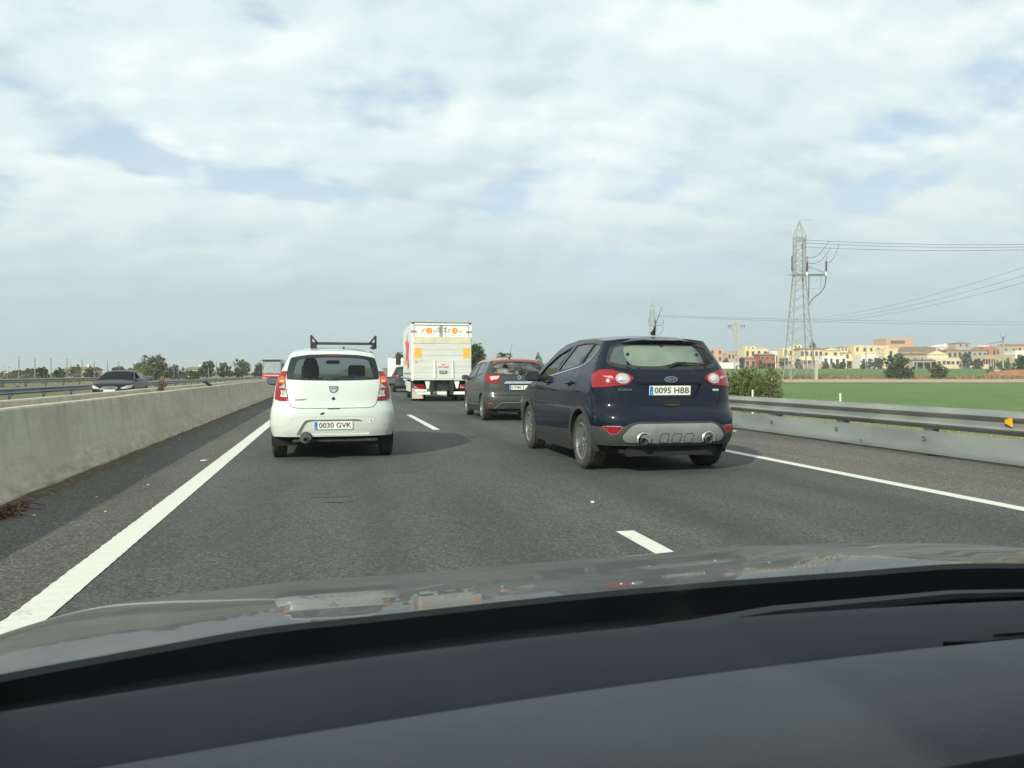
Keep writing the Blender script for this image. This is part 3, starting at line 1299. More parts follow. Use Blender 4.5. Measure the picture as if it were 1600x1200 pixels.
# field bushes
tree_px('big dark rounded bush standing on the dry bank between the fields', 1380, 1430, 556, 131, 'dark', 5200, .17, 311, None, .02, 'bush', 'bush', 9)
tree_px('smaller lighter bush on the dry bank beside the big dark one', 1450, 1482, 566, 131, 'olive', 2600, .15, 312, None, .03, 'bush', 'bush')
tree_px('dark blue-green bush beside the white cabinet at the red soil mound', 1555, 1592, 575, 150, 'dark', 2200, .15, 313, None, .0, 'bush', 'bush')
tree_px('large blue-green bush at the foot of the pole with the forked top', 1580, 1622, 552, 165, 'dark', 3600, .19, 314, None, .02, 'bush', 'bush', 8)
tree_px('slender light shrub left of the white cabinet', 1540, 1556, 572, 150, 'olive', 900, .12, 315, None, .05, 'shrub', 'shrub')


def scatter_blades(name, label, n, pos, hgt, wid, mat, seed, cat='grass', lean=.35):
    """one mass of grass blades: pos(rng) gives a point"""
    g = np.random.default_rng(seed)
    v = np.empty((n, 3, 3))
    for i in range(n):
        x, y = pos(g)
        z = H(x, y)
        h = hgt * g.uniform(.45, 1.2)
        a = g.uniform(0, 2 * math.pi)
        dx, dy = math.cos(a) * wid, math.sin(a) * wid
        lx, ly = g.normal(0, lean) * h, g.normal(0, lean) * h
        v[i] = [(x - dx, y - dy, z - .02), (x + dx, y + dy, z - .02), (x + lx, y + ly, z + h)]
    me = bpy.data.meshes.new(name)
    me.vertices.add(n * 3)
    me.vertices.foreach_set('co', v.reshape(-1))
    me.loops.add(n * 3)
    me.loops.foreach_set('vertex_index', np.arange(n * 3, dtype=np.int32))
    me.polygons.add(n)
    me.polygons.foreach_set('loop_start', np.arange(0, n * 3, 3, dtype=np.int32))
    me.update(calc_edges=True)
    return tag(link(name, me, mat), label, cat, kind='stuff')


def near_verge(g):
    y = 3 + 42 * g.random() ** 1.3
    return 8.75 + 4.9 * g.random(), y


scatter_blades('dry_grass', 'dry straw-coloured grass on the verge behind the guardrail', 22000, near_verge, .28, .007, LEAF['straw'], 41)


def bank(g):
    D = 127.5 + 13.5 * g.random()
    u = (24 - D * SN) / CS + 190 * g.random()
    return D * SN + u * CS, D * CS - u * SN


scatter_blades('dry_weeds', 'dry brown weeds on the bank between the two green fields', 13000, bank, .48, .09, LEAF['dry'], 42, lean=.5)


def crop_edge(g):
    y = 7 + 55 * g.random() ** 1.2
    return 13.2 + 26 * g.random() ** 1.6, y


scatter_blades('crop_blades', 'short green crop shoots standing in the near field', 30000, crop_edge, .13, .012,
               leaf_mat('crop_leaf', (.075, .135, .035), (.105, .185, .052), (.14, .22, .075)), 43)

# dead weed and litter on the median and the shoulder
wp = Vector((XB - .6, 17.2, .70))
weed = empty('dead_weed', wp, 0, 'rust-brown dead weed growing from the soil between the barriers', 'weed')
rnd = random.Random(3)
for i in range(9):
    a = rnd.uniform(0, 6.28)
    h = rnd.uniform(.25, .52)
    pts = [Vector((0, 0, 0)), Vector((math.cos(a) * .05, math.sin(a) * .05, h * .5)), Vector((math.cos(a) * .12, math.sin(a) * .12, h))]
    m = MB().tube(pts, [.008, .007, .004], 5)
    for k in range(26):
        t = rnd.uniform(.3, 1)
        c0 = pts[0].lerp(pts[2], t) + Vector((rnd.gauss(0, .018), rnd.gauss(0, .018), 0))
        d = Vector((rnd.gauss(0, 1), rnd.gauss(0, 1), rnd.gauss(.5, 1))).normalized() * .026
        e = Vector((rnd.gauss(0, 1), rnd.gauss(0, 1), rnd.gauss(0, 1))).normalized() * .016
        m.add([c0 - e, c0 + d, c0 + e], [(0, 1, 2)])
    m.build('stem', LEAF['rust'], weed, recalc=False)
MB().tube([(0, 0, 0), (-.12, -.1, .10), (-.26, -.2, .22), (-.33, -.3, .24)], [.045, .05, .04, .02], 6).build('tyre_scrap', pm('rubber_scrap', (.02, .02, .02), .8), None, True, loc=(XB - .5, 24.5, .70))
tag(bpy.data.objects['tyre_scrap'], 'bent black scrap of tyre rubber lying on the median soil', 'tyre scrap')
tw = empty('dry_twigs', (XB + .17, 7.3, 0), 0, 'tangle of dry twigs and leaves at the foot of the barrier', 'twigs')
for i in range(26):
    a = rnd.uniform(0, 3.1)
    x, y = rnd.uniform(-.09, .12), rnd.uniform(-.35, .3)
    l = rnd.uniform(.08, .26)
    MB().tube([(x, y, .008), (x + math.cos(a) * l * .5, y + math.sin(a) * l * .5, .02 + rnd.random() * .03), (x + math.cos(a) * l, y + math.sin(a) * l, .01)], .003, 5).build(
        'twig', LEAF['rust' if i % 3 else 'straw'], tw)
g = np.random.default_rng(6)
lm = leaves('leaf_litter', [(0, 0, .015, .09, .45, .03)], 520, .018, 6)
link('leaf_litter', lm, LEAF['rust'], tw)['kind'] = 'stuff'
rnd = random.Random(21)
for i in range(26):
    y = rnd.uniform(4.6, 26)
    o = bpy.data.objects.new('pebble', sm[i % 5])
    col.objects.link(o)
    o.location = (XB + rnd.uniform(.06, 1.0) ** 1.5 + .05, y, .002)
    s_ = rnd.uniform(.006, .016)
    o.scale = (s_ * 1.3, s_ * 1.3, s_)
    tag(o, 'tiny pale pebble on the left shoulder beside the concrete barrier', 'pebble', 'pebbles on the left shoulder')
M_PAPER = pm('white_litter', (.7, .7, .66), .7)
for (x, y, l, lab) in ((2.35, 6.75, .022, 'small white scrap lying between the lanes on the dark asphalt'), (-1.70, 11.2, .05, 'white scrap lying just outside the ribbed edge line'),
                       (8.1, 14.4, .06, 'white scrap at the foot of the guardrail panel')):
    o = MB().prism([(-l, -.01), (-l * .2, .018), (l, .008), (l * .4, -.016)], 0, .012, 'z').build('litter', M_PAPER, None, loc=(x, y, .002))
    tag(o, lab, 'litter')

# ================================================================== VILLAGE
M_WIN = pm('window_dark', (.075, .07, .062), .35, var=.3)
M_FRAME = pm('window_frame', (.42, .35, .26), .7)
M_TILE = pm('clay_tiles', (.24, .13, .075), .9, scale=4, c2=(.36, .20, .12), bump=.5, bscale=8, stretch=(3, 1, 1))
M_TILE_B = pm('brown_tiles', (.16, .105, .07), .9, scale=4, c2=(.25, .165, .11), bump=.5, bscale=8, stretch=(3, 1, 1))
WALL = {k: pm('wall_' + k, tuple(v * .88 for v in c), .92, scale=.8, c2=c, detail=8, bump=.15, bscale=6) for k, c in {
    'cream': (.72, .60, .41), 'yellow': (.76, .62, .36), 'white': (.80, .77, .70), 'salmon': (.60, .36, .24), 'pink': (.56, .36, .30), 'red': (.33, .105, .07),
    'orange': (.46, .20, .11), 'tan': (.46, .36, .24), 'grey': (.42, .39, .34), 'rose': (.52, .25, .20)}.items()}


def house(label, px0, px1, yt, D, wall, floors=2, cols=3, roof='flat', rh=1.0, rmat=None, depth=7.0, rot=0.0, ybase=None, win=True, group=None, tower=None, porch=None, door=True, seed=0):
    rnd = random.Random(seed * 7 + int(px0))
    c = at((px0 + px1) / 2, D)
    zb = H(c.x, c.y) - .3
    w = (px1 - px0) / 1202 * D
    h = zat(yt, D) - zb - (rh if roof != 'flat' else 0)
    root = empty('house', (c.x, c.y, zb), -YAW + rot, label, 'house', group)
    wm = WALL[wall]
    MB().box(-w / 2, w / 2, 0, depth, 0, h).build('wall', wm, root)
    if roof == 'flat':
        p = .22
        MB().box(-w / 2 - .06, w / 2 + .06, -.06, p, h, h + .35).box(-w / 2 - .06, w / 2 + .06, depth - p, depth + .06, h, h + .35).box(
            -w / 2 - .06, -w / 2 + p, p, depth - p, h, h + .345).box(w / 2 - p, w / 2 + .06, p, depth - p, h, h + .345).build('parapet', wm, root)
    else:
        ov = .35
        rm = rmat or M_TILE
        if roof == 'gable_front':
            poly = [(-w / 2 - ov, h + .01), (w / 2 + ov, h + .01), (0, h + rh)]
            MB().prism(poly, -ov, depth + ov, 'y').build('roof', rm, root)
            MB().prism([(-w / 2 + .05, h + .005), (w / 2 - .05, h + .005), (0, h + rh * .86)], -ov - .02, -ov, 'y').build('gable', wm, root)
        elif roof == 'gable':
            poly = [(-ov, h + .01), (depth + ov, h + .01), (depth / 2, h + rh)]
            MB().prism(poly, -w / 2 - ov, w / 2 + ov, 'x').build('roof', rm, root)
        else:
            x0, x1, y0, y1 = -w / 2 - ov, w / 2 + ov, -ov, depth + ov
            k = min(w, depth) * .42
            v = [(x0, y0, h), (x1, y0, h), (x1, y1, h), (x0, y1, h), (x0 + k, depth / 2, h + rh), (x1 - k, depth / 2, h + rh)]
            MB().add(v, [(0, 1, 5, 4), (1, 2, 5), (2, 3, 4, 5), (3, 0, 4), (3, 2, 1, 0)]).build('roof', rm, root)
        if rnd.random() < .7:
            MB().box(w * .18, w * .18 + .5, depth * .45, depth * .45 + .5, h, h + rh + .6).build('chimney', wm, root)
    if win:
        fh = h / floors
        for fl in range(floors):
            for i in range(cols):
                x = -w / 2 + w * (i + .5) / cols + rnd.uniform(-.15, .15)
                isdoor = door and fl == 0 and i == cols // 2
                ww, hh = (rnd.uniform(.85, 1.15), fh * rnd.uniform(.42, .52)) if not isdoor else (1.2, fh * .72)
                zz = fl * fh + (fh * .34 if not isdoor else .32)
                fr = MB().box(x - ww / 2 - .1, x + ww / 2 + .1, -.05, -.002, zz - .1, zz + hh + .1).build('door' if isdoor else 'window', M_FRAME if rnd.random() < .6 else wm, root)
                MB().box(x - ww / 2, x + ww / 2, -.09, -.052, zz, zz + hh).build('pane', M_WIN, fr)
    if tower:
        tx0, tx1, tyt, trh = tower
        a, b_ = (tx0 - (px0 + px1) / 2) / 1202 * D, (tx1 - (px0 + px1) / 2) / 1202 * D
        th_ = zat(tyt, D) - zb - trh
        tw_ = MB().box(a, b_, 1.0, 1.0 + (b_ - a), h * .6, th_).build('tower', wm, root)
        m_ = (a + b_) / 2
        ym = 1 + (b_ - a) / 2
        o_ = .25
        if trh > 0:
            MB().add([(a - o_, 1 - o_, th_), (b_ + o_, 1 - o_, th_), (b_ + o_, 1 + b_ - a + o_, th_), (a - o_, 1 + b_ - a + o_, th_), (m_, ym, th_ + trh)],
                     [(0, 1, 4), (1, 2, 4), (2, 3, 4), (3, 0, 4), (3, 2, 1, 0)]).build('tower_roof', M_TILE, tw_)
        for k in (.3, .7):
            xx = a + (b_ - a) * k
            MB().box(xx - .3, xx + .3, .93, .995, th_ - 1.3, th_ - .35).build('tower_window', M_WIN, tw_)
    if porch:
        a, b_, hz = porch
        xa, xb = -w / 2 + w * a, -w / 2 + w * b_
        ph = h * hz
        pr = MB().box(xa, xb, -2.2, -.1, ph, ph + .18).build('porch_roof', rmat or wm, root)
        for k in range(4):
            xx = xa + (xb - xa) * k / 3
            MB().box(xx - .12, xx + .12, -2.15, -1.9, 0, ph).build('porch_column', wm, pr)
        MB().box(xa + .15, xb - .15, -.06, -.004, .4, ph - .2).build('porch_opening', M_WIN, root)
    return root


house('salmon block-shaped house right above the dark blue car', 1107, 1130, 546, 330, 'salmon', 3, 2, seed=1)
house('pink terraced house beside the concrete power pole', 1136, 1149, 552, 320, 'pink', 2, 2, seed=2)
house('pinkish cream house with stepped top next to the pole', 1147, 1162, 550, 335, 'pink', 3, 2, tower=(1152, 1158, 548, 0), seed=3)
house('tall pale yellow house with a raised flat roof block', 1163, 1200, 546, 310, 'yellow', 2, 4, tower=(1166, 1182, 541, 0), seed=4)
house('low rose-coloured house with long wall in front of the pale yellow house', 1164, 1190, 557, 290, 'rose', 1, 3, 'gable', .9, None, seed=5)
house('deep red house with white awning band', 1187, 1211, 552, 285, 'red', 2, 3, 'gable', .7, None, porch=(.0, .98, .42), seed=6)
house('low long white building behind the dark trees left of the lattice pylon', 1204, 1232, 550, 350, 'white', 1, 4, seed=7)
house('yellow house with roof terrace room seen through the lattice pylon', 1223, 1256, 545, 330, 'yellow', 2, 4, tower=(1240, 1254, 539, 0), seed=8)
house('long cream house with terracotta roof and balcony doors right of the pylon', 1250, 1286, 543, 300, 'cream', 2, 5, 'gable', .8, None, porch=(.05, .6, .45), seed=9)
house('yellow house with plain gable facing the fields', 1284, 1312, 543, 305, 'yellow', 2, 2, 'gable_front', 1.2, None, seed=10)
house('low white annex at the foot of the yellow gabled house', 1285, 1322, 557, 292, 'white', 1, 4, seed=11)
house('cream villa with small roof lantern and dark arcade', 1310, 1347, 549, 320, 'cream', 2, 4, 'hip', .7, None, tower=(1314, 1327, 541, .5), porch=(.25, .95, .5), seed=12)
house('large yellow apartment house with recessed balcony', 1334, 1388, 541, 318, 'yellow', 3, 5, 'flat', 1, None, depth=10, seed=13)
house('white garden house below the large yellow apartment house', 1345, 1372, 556, 300, 'white', 1, 3, seed=14)
house('tall salmon block with a row of small top windows', 1384, 1427, 530, 345, 'salmon', 1, 1, win=False, depth=12, seed=15)
sb = [o for o in bpy.data.objects if o.get('label', '').startswith('tall salmon block')][0]
w15 = 43 / 1202 * 345
h15 = zat(530, 345) - sb.location.z
for k in range(7):
    x = -w15 / 2 + w15 * (.2 + .075 * k)
    f_ = MB().box(x - .42, x + .42, -.05, -.002, h15 - 2.1, h15 - .5).build('window', M_FRAME, sb)
    MB().box(x - .34, x + .34, -.1, -.052, h15 - 2.0, h15 - .6).build('pane', M_WIN, f_)
house('plain cream block with a single small window below the salmon block', 1381, 1403, 546, 300, 'cream', 2, 1, seed=16)
house('wide house under a brown hipped tile roof', 1405, 1480, 541, 325, 'tan', 2, 6, 'hip', 2.0, M_TILE_B, depth=11, seed=17)
house('cream house with broad blank gable in front of the brown hipped roof', 1445, 1481, 547, 290, 'cream', 1, 2, 'gable_front', 1.7, None, win=False, seed=18)
house('low tan house with shaded veranda left of the blank gable', 1411, 1448, 551, 288, 'tan', 1, 3, 'gable', .8, M_TILE_B, porch=(.2, .95, .62), seed=19)
house('open farm shed with dark interior at the edge of the far field', 1426, 1462, 561, 280, 'grey', 1, 1, 'gable', .5, M_TILE_B, win=False, porch=(.05, .95, .75), seed=20)
house('low cream sheds with dark gaps beyond the far field', 1456, 1500, 561, 284, 'cream', 1, 6, seed=21)
house('white house rising behind the brown hipped roof', 1458, 1492, 538, 360, 'white', 2, 3, 'gable_front', 1.3, WALL['white'], seed=22)
house('house with terracotta roof, many windows and a square tower', 1480, 1542, 543, 310, 'grey', 2, 8, 'hip', 1.3, None, tower=(1496, 1519, 534, .6), seed=23)
house('brick-orange house with two arched windows', 1537, 1558, 543, 312, 'orange', 2, 2, seed=24)
house('big tan building with a dark garage opening', 1552, 1590, 542, 318, 'tan', 2, 3, seed=25)
house('long low tan outbuilding with garage door below the orange house', 1518, 1586, 556, 290, 'tan', 1, 3, porch=(.24, .42, .75), seed=26)
house('salmon house at the end of the village street', 1575, 1612, 537, 322, 'salmon', 2, 3, 'gable', .8, M_TILE, seed=27)
house('white low house beneath the salmon one at the end of the village', 1586, 1616, 549, 300, 'white', 1, 3, seed=28)
house('small far white house between the orange and the tan building', 1528, 1545, 540, 370, 'white', 2, 2, seed=29)
house('pale garden wall house below the salmon block', 1395, 1425, 556, 330, 'white', 1, 3, seed=30)
# low garden walls at the edge of the far field
for (a, b_, yt, D, wl, lab) in ((1112, 1164, 566, 286, 'white', 'low white garden wall behind the green bushes'), (1216, 1320, 569, 284, 'tan', 'long tan garden wall behind the lattice pylon'),
                                (1440, 1545, 569, 283, 'cream', 'cream field wall in front of the farm sheds'), (1386, 1440, 568, 284, 'tan', 'tan field wall beside the round green trees')):
    c = at((a + b_) / 2, D)
    zb = H(c.x, c.y) - .3
    w = (b_ - a) / 1202 * D
    wr = empty('garden_wall', (c.x, c.y, zb), -YAW, lab, 'wall')
    hh = zat(yt, D) - zb
    MB().box(-w / 2, w / 2, 0, .3, 0, hh - .12).build('wall', WALL[wl], wr)
    MB().box(-w / 2 - .05, w / 2 + .05, -.05, .35, hh - .118, hh).build('coping', WALL['grey'], wr)
VT = 'trees among the village houses'
for i, (a, b_, yt, D, kd) in enumerate([(1214, 1234, 551, 285, 'dark'), (1342, 1362, 562, 278, 'dark'), (1356, 1388, 559, 276, 'dark'), (1498, 1524, 549, 278, 'dark'), (1518, 1536, 558, 279, 'dark'),
                                        (1154, 1164, 559, 284, 'dark'), (1128, 1140, 559, 290, 'dark'), (1283, 1296, 565, 280, 'olive'), (1298, 1312, 566, 280, 'olive'), (1310, 1322, 564, 280, 'dark'),
                                        (1552, 1582, 563, 276, 'pine'), (1400, 1412, 551, 286, 'dark'), (1586, 1606, 553, 284, 'dark'), (1185, 1196, 562, 280, 'olive'), (1242, 1254, 560, 282, 'dark')]):
    tree_px('%s tree among the village gardens beyond the far field' % {'dark': 'dark green', 'olive': 'greyish olive', 'pine': 'mid green'}[kd], a, b_, yt, D, kd, 1300, .28, 500 + i, VT, .05)
tree_px('slim light green tree rising above the terracotta roof behind the pylon', 1263, 1277, 531, 315, 'pine', 900, .3, 540, None, .3)

# left side: low buildings, thin posts
for (a, b_, yt, D, wl, lab) in ((100, 138, 573, 175, 'cream', 'low cream building between trees beyond the opposite carriageway'), (291, 312, 573, 210, 'white', 'small white building with dark eaves beyond the opposite carriageway'),
                                (-10, 34, 583, 190, 'salmon', 'low salmon building behind the thin fence posts')):
    c = at((a + b_) / 2, D)
    hs = house(lab, a, b_, yt, D, wl, 1, 4, 'gable', .7, M_TILE_B, depth=6)
M_POLE = pm('grey_pole', (.22, .22, .21), .8)
pm0 = MB().tube([(0, 0, -.3), (0, 0, 2.95)], [.06, .045], 8).mesh('fence_post', True)
pm0.materials.append(M_POLE)
for i, px in enumerate((30, 55, 80, 105, 128.5, 147.5, 168, 186)):
    z = 31.0 * 1234 / (518 - px)
    o = bpy.data.objects.new('fence_post', pm0)
    col.objects.link(o)
    y = (z + 31 * SN) / CS
    o.location = (-31, y, H(-31, y))
    tag(o, 'tall thin bare post in the row beyond the opposite carriageway', 'post', 'row of thin bare posts')
for (px, yt, D, r_) in ((272, 570, 140, .10), (279, 571, 140, .10), (338, 566, 150, .09), (326, 573, 110, .05)):
    c = at(px, D)
    h = zat(yt, D) - H(c.x, c.y)
    o = MB().tube([(0, 0, -.2), (0, 0, h)], [r_, r_ * .8], 8).build('sign_post', M_POLE, None, True, loc=(c.x, c.y, H(c.x, c.y)))
    tag(o, 'plain grey post standing near the end of the higher guardrail', 'post', 'plain posts by the far guardrail')

# ================================================================== POWER LINES
M_LAT = pm('lattice_steel', (.22, .23, .23), .65, .3, scale=2, c2=(.34, .35, .34))
M_INS = pm('brown_insulator', (.13, .065, .045), .35, scale=4)
M_CABLE = pm('cable_black', (.035, .037, .04), .6)
M_WIRE = pm('aluminium_wire', (.13, .135, .14), .55, .5)


def pylon(label, px, D, ytop, s_, detail=True):
    c = at(px, D)
    zb = H(c.x, c.y)
    root = empty('lattice_pylon', (c.x, c.y, zb), -YAW + R(-2.5), label, 'pylon')
    k = s_
    z1, z2, z3 = 17.3 * k, 24.0 * k, 26.6 * k

    def hw(z):
        return (2.0 + (.82 - 2.0) * z / z1 if z < z1 else .82 - .04 * (z - z1) / (z2 - z1)) * (k if k < 1 else 1)
    for sx in (-1, 1):
        for sy in (-1, 1):
            MB().bar((sx * hw(0), sy * hw(0), -.3), (sx * hw(z1), sy * hw(z1), z1), .17 * k).bar((sx * hw(z1), sy * hw(z1), z1), (sx * hw(z2), sy * hw(z2), z2), .14 * k).build('leg', M_LAT, root)
    lv = [0, 3.0, 5.4, 7.5, 9.4, 11.2, 12.9, 14.4, 15.9, 17.3, 18.6, 19.9, 21.2, 22.5, 24.0]
    lv = [z * k for z in lv]
    for i in range(len(lv) - 1):
        a, b_ = lv[i], lv[i + 1]
        for sd in range(4):
            def C(t, z):
                h = hw(z)
                return {0: (t * h, -h, z), 1: (h, t * h, z), 2: (-t * h, h, z), 3: (-h, -t * h, z)}[sd]
            d = .055 * k
            if i == 0:
                MB().bar(C(-1, a), C(0, b_), d * 1.5).bar(C(1, a), C(0, b_), d * 1.5).build('brace', M_LAT, root)
            elif i < 9:
                MB().bar(C(-1 if sd < 2 else 1, a), C(1 if sd < 2 else -1, b_), d * 1.3).build('brace', M_LAT, root)
            else:
                MB().bar(C(-1, a), C(1, b_), d).bar(C(1, a), C(-1, b_), d).build('brace', M_LAT, root)
            if i >= 9 or i in (1, 8):
                MB().bar(C(-1, a), C(1, a), d).build('brace', M_LAT, root)
    for sx in (-1, 1):
        for sy in (-1, 1):
            MB().bar((sx * hw(z2), sy * hw(z2), z2), (-.05, 0, z3), .07 * k).build('peak_member', M_LAT, root)
    h2 = hw(z2) * .7
    MB().bar((-h2, -h2, z2 + 1.0 * k), (h2, -h2, z2 + 1.0 * k), .05 * k).bar((-h2, h2, z2 + 1.0 * k), (h2, h2, z2 + 1.0 * k), .05 * k).build('peak_tie', M_LAT, root)
    MB().tube([(-.05, 0, z3), (.9 * k, 0, z3 + .08), (2.3 * k, 0, z3 + .02)], .022, 5).build('top_rod', M_LAT, root)
    # gathering plate of the conductors
    hp = hw(z2)
    MB().box(-hp - .02, hp + .02, -hp - .08, -hp - .02, z2 - 1.15 * k, z2 - .25 * k).build('gusset_plate', M_LAT, root)
    # platform with cable ends
    zp = 17.6 * k
    ax0, ax1 = -1.75 * k, 4.35 * k
    for sy in (-1, 1):
        MB().bar((ax0, sy * .7 * k, zp), (ax1 * (1 if sy < 0 else .55), sy * .7 * k, zp - .05), .13 * k).build('cross_arm', M_LAT, root)
        MB().bar((.8 * k, sy * .7 * k, zp + 1.5 * k), (ax1 * .97, -.7 * k, zp + .12), .07 * k).build('arm_stay', M_LAT, root)
    MB().box(-.9 * k, 4.3 * k, -.62 * k, -.1 * k, zp - .28 * k, zp - .08 * k).build('arm_deck', M_LAT, root)
    for x in (1.0, 1.35, 4.1):
        yy = (-.9 if x != 1.35 else .2) * k
        ins = MB()
        prof = []
        nz = 10
        for j in range(nz):
            z_ = zp + .35 * k + j * .17 * k
            prof += [(z_, .10 * k), (z_ + .06 * k, .19 * k), (z_ + .09 * k, .19 * k), (z_ + .15 * k, .10 * k)]
        ins.lathe([(zp + .3 * k, 0)] + prof + [(prof[-1][0] + .02, 0)], 12, 'z', (x * k, yy, 0))
        io = ins.build('cable_insulator', M_INS, root, True)
        MB().tube([(x * k, yy, zp - .3 * k), (x * k, yy, zp + .34 * k)], .15 * k, 10).build('insulator_base', WALL['white'], io, True)
        MB().tube([(x * k, yy, zp + 2.02 * k), (x * k, yy, zp + 2.9 * k)], .035 * k, 6).build('insulator_rod', M_CABLE, io, True)
    MB().tube([(-1.45 * k, -.7 * k, zp + .5), (-1.45 * k, -.7 * k, zp + 3.0 * k)], .085 * k, 8).build('surge_arrester', M_CABLE, root, True)
    MB().bar((-2.0 * k, -.7 * k, zp + 2.2 * k), (-.5 * k, -.7 * k, zp + 2.2 * k), .05 * k).build('arrester_bracket', M_LAT, root)
    zc = zp - .3 * k
    for (x0, pts) in ((4.1, [(4.1, 0), (4.1, -.9), (3.9, -1.9), (3.2, -2.9), (2.2, -3.6), (1.55, -4.4), (1.25, -5.4)]), (1.35, [(1.35, 0), (1.35, -2), (1.3, -4), (1.3, -5.2)])):
        MB().tube([(a * k, -.75 * k, zc + b_ * k) for a, b_ in pts] + [(hw(2) + .1, -hw(2) - .1, 2.2)], .075 * k, 8).build('cable', M_CABLE, root, True)
    MB().bar((3.3 * k, -.7 * k, zp - .2), (3.3 * k, -.7 * k, zp - 2.4 * k), .06 * k).bar((3.3 * k, -.7 * k, zp - 2.4 * k), (.9 * k, -.7 * k, zp - 2.4 * k), .06 * k).build('cable_bracket', M_LAT, root)
    bx = MB().box(hw(0) - .1, hw(0) + .35, -hw(0) - .35, -hw(0), 0, 3.2 * k).build('cable_guard', WALL['grey'], root)
    return root, zb


p1, z1b = pylon('tall grey lattice pylon with cable ends standing on the dry bank between the fields', 1248, 129, 341, 1.0)
p2, z2b = pylon('distant small lattice pylon rising behind the roof of the dark blue car', 1019, 250, 476, .82)


def wire(label, pts, r, name='power_cable', group=None, sag=0.0, n=14, mat=None):
    a, b_ = Vector(pts[0]), Vector(pts[-1])
    ps = []
    for i in range(n + 1):
        t = i / n
        p = a.lerp(b_, t)
        p.z -= 4 * sag * t * (1 - t)
        ps.append(p)
    o = MB().tube(ps, r, 5).build(name, mat or M_WIRE, None, True)
    return tag(o, label, 'cable', group)


def P3(px, py, D):
    p = at(px, D)
    p.z = zat(py, D)
    return p


for i, (y0, y1) in enumerate(((375.5, 381), (380, 385), (386.5, 388.5))):
    wire('thin conductor stretched level from the tall lattice pylon across the sky', [P3(1255, y0, 128), P3(1760, y1 - 4, 128)], .035, group='conductors of the tall pylon', sag=.7)
for i, (a, b_) in enumerate((((1294, 377.5), (1257, 402)), ((1297, 387.5), (1261, 411)), ((1310, 382), (1288, 409)))):
    A, B = P3(*a, 128), P3(*b_, 128)
    ps = []
    for k in range(13):
        t = k / 12
        p = A.lerp(B, t)
        p.z -= (A.z - B.z) * .42 * math.sin(math.pi * t)
        ps.append(p)
    tag(MB().tube(ps, .038, 5).build('jumper_cable', M_CABLE, None, True), 'curved jumper wire hanging from a conductor to the pylon platform', 'cable', 'jumper wires at the tall pylon')
for i, (y0, y1) in enumerate(((500, 397), (501.5, 412), (503, 424))):
    wire('thin wire climbing from behind the tall pylon over the village roofs', [P3(1215, y0, 330), P3(1660, y1, 150)], .032, group='wires over the village', sag=3.5, n=24)
for i, (y0, y1) in enumerate(((493, 503), (495, 508))):
    wire('long level wire running from the distant pylon over the village', [P3(1024, y0, 248), P3(1660, y1, 262)], .045, group='wires from the distant pylon', sag=.6, n=24)

M_CONCP = pm('concrete_pole', (.42, .36, .29), .9)
c = at(1150, 215)
pr = empty('power_pole', (c.x, c.y, H(c.x, c.y)), -YAW, 'pinkish concrete power pole with twin shafts and a cross arm', 'power pole')
h = zat(504, 215) - H(c.x, c.y)
for sx in (-1, 1):
    MB().bar((sx * .38, 0, -.3), (sx * .25, 0, h), .28).build('shaft', M_CONCP, pr)
for k in range(7):
    z_ = h * (k + .5) / 7
    MB().box(-.25, .25, -.1, .1, z_ - .1, z_ + .1).build('rung', M_CONCP, pr)
MB().bar((-2.6, 0, h - .75), (2.6, 0, h - .75), .16).build('cross_arm', M_LAT, pr)
for sx in (-1, 1):
    MB().bar((sx * 2.3, 0, h - .8), (sx * .3, 0, h - 2.6), .10).build('arm_brace', M_LAT, pr)
    for x in (2.3, 1.6):
        MB().tube([(sx * x, -.1, h - .8), (sx * (x - .1), -.1, h - 1.7)], .09, 6).build('insulator', M_INS, pr, True)
c = at(1567, 152)
pr = empty('power_pole', (c.x, c.y, H(c.x, c.y)), -YAW, 'slim pale concrete pole with a forked top at the red soil mound', 'power pole')
h = zat(531, 152) - H(c.x, c.y)
MB().bar((0, 0, -.3), (0, 0, h), .22).build('shaft', M_CONCP, pr)
for sx in (-1, 1):
    MB().tube([(0, 0, h), (sx * .45, 0, h + .7), (sx * .6, 0, h + 1.5)], .03, 5).build('fork_arm', M_CABLE, pr)
MB().tube([(0, 0, h - .6), (0, 0, h + .6)], .12, 8).build('insulator', M_INS, pr, True)
wire('service wire hanging from the fork-topped pole to the tower house', [P3(1566, 533, 152), P3(1505, 541, 305)], .05, sag=.4)
c = at(1353, 205)
o = MB().tube([(0, 0, -.3), (0, 0, zat(541, 205) - H(c.x, c.y))], [.13, .09], 8).build('power_pole', M_POLE, None, True, loc=(c.x, c.y, H(c.x, c.y)))
tag(o, 'thin bare grey pole standing in the far green field', 'power pole')
c = at(1559, 149)
cb = empty('utility_cabinet', (c.x, c.y, H(c.x, c.y)), -YAW, 'white utility cabinet standing beside the red soil mound', 'cabinet')
MB().box(-.5, .5, 0, .5, 0, 1.05).build('body', WALL['white'], cb)
MB().box(-.58, .58, -.08, .58, 1.051, 1.15).build('lid', WALL['grey'], cb)
MB().box(-.42, .42, -.02, -.004, .12, .95).build('door', WALL['white'], cb)
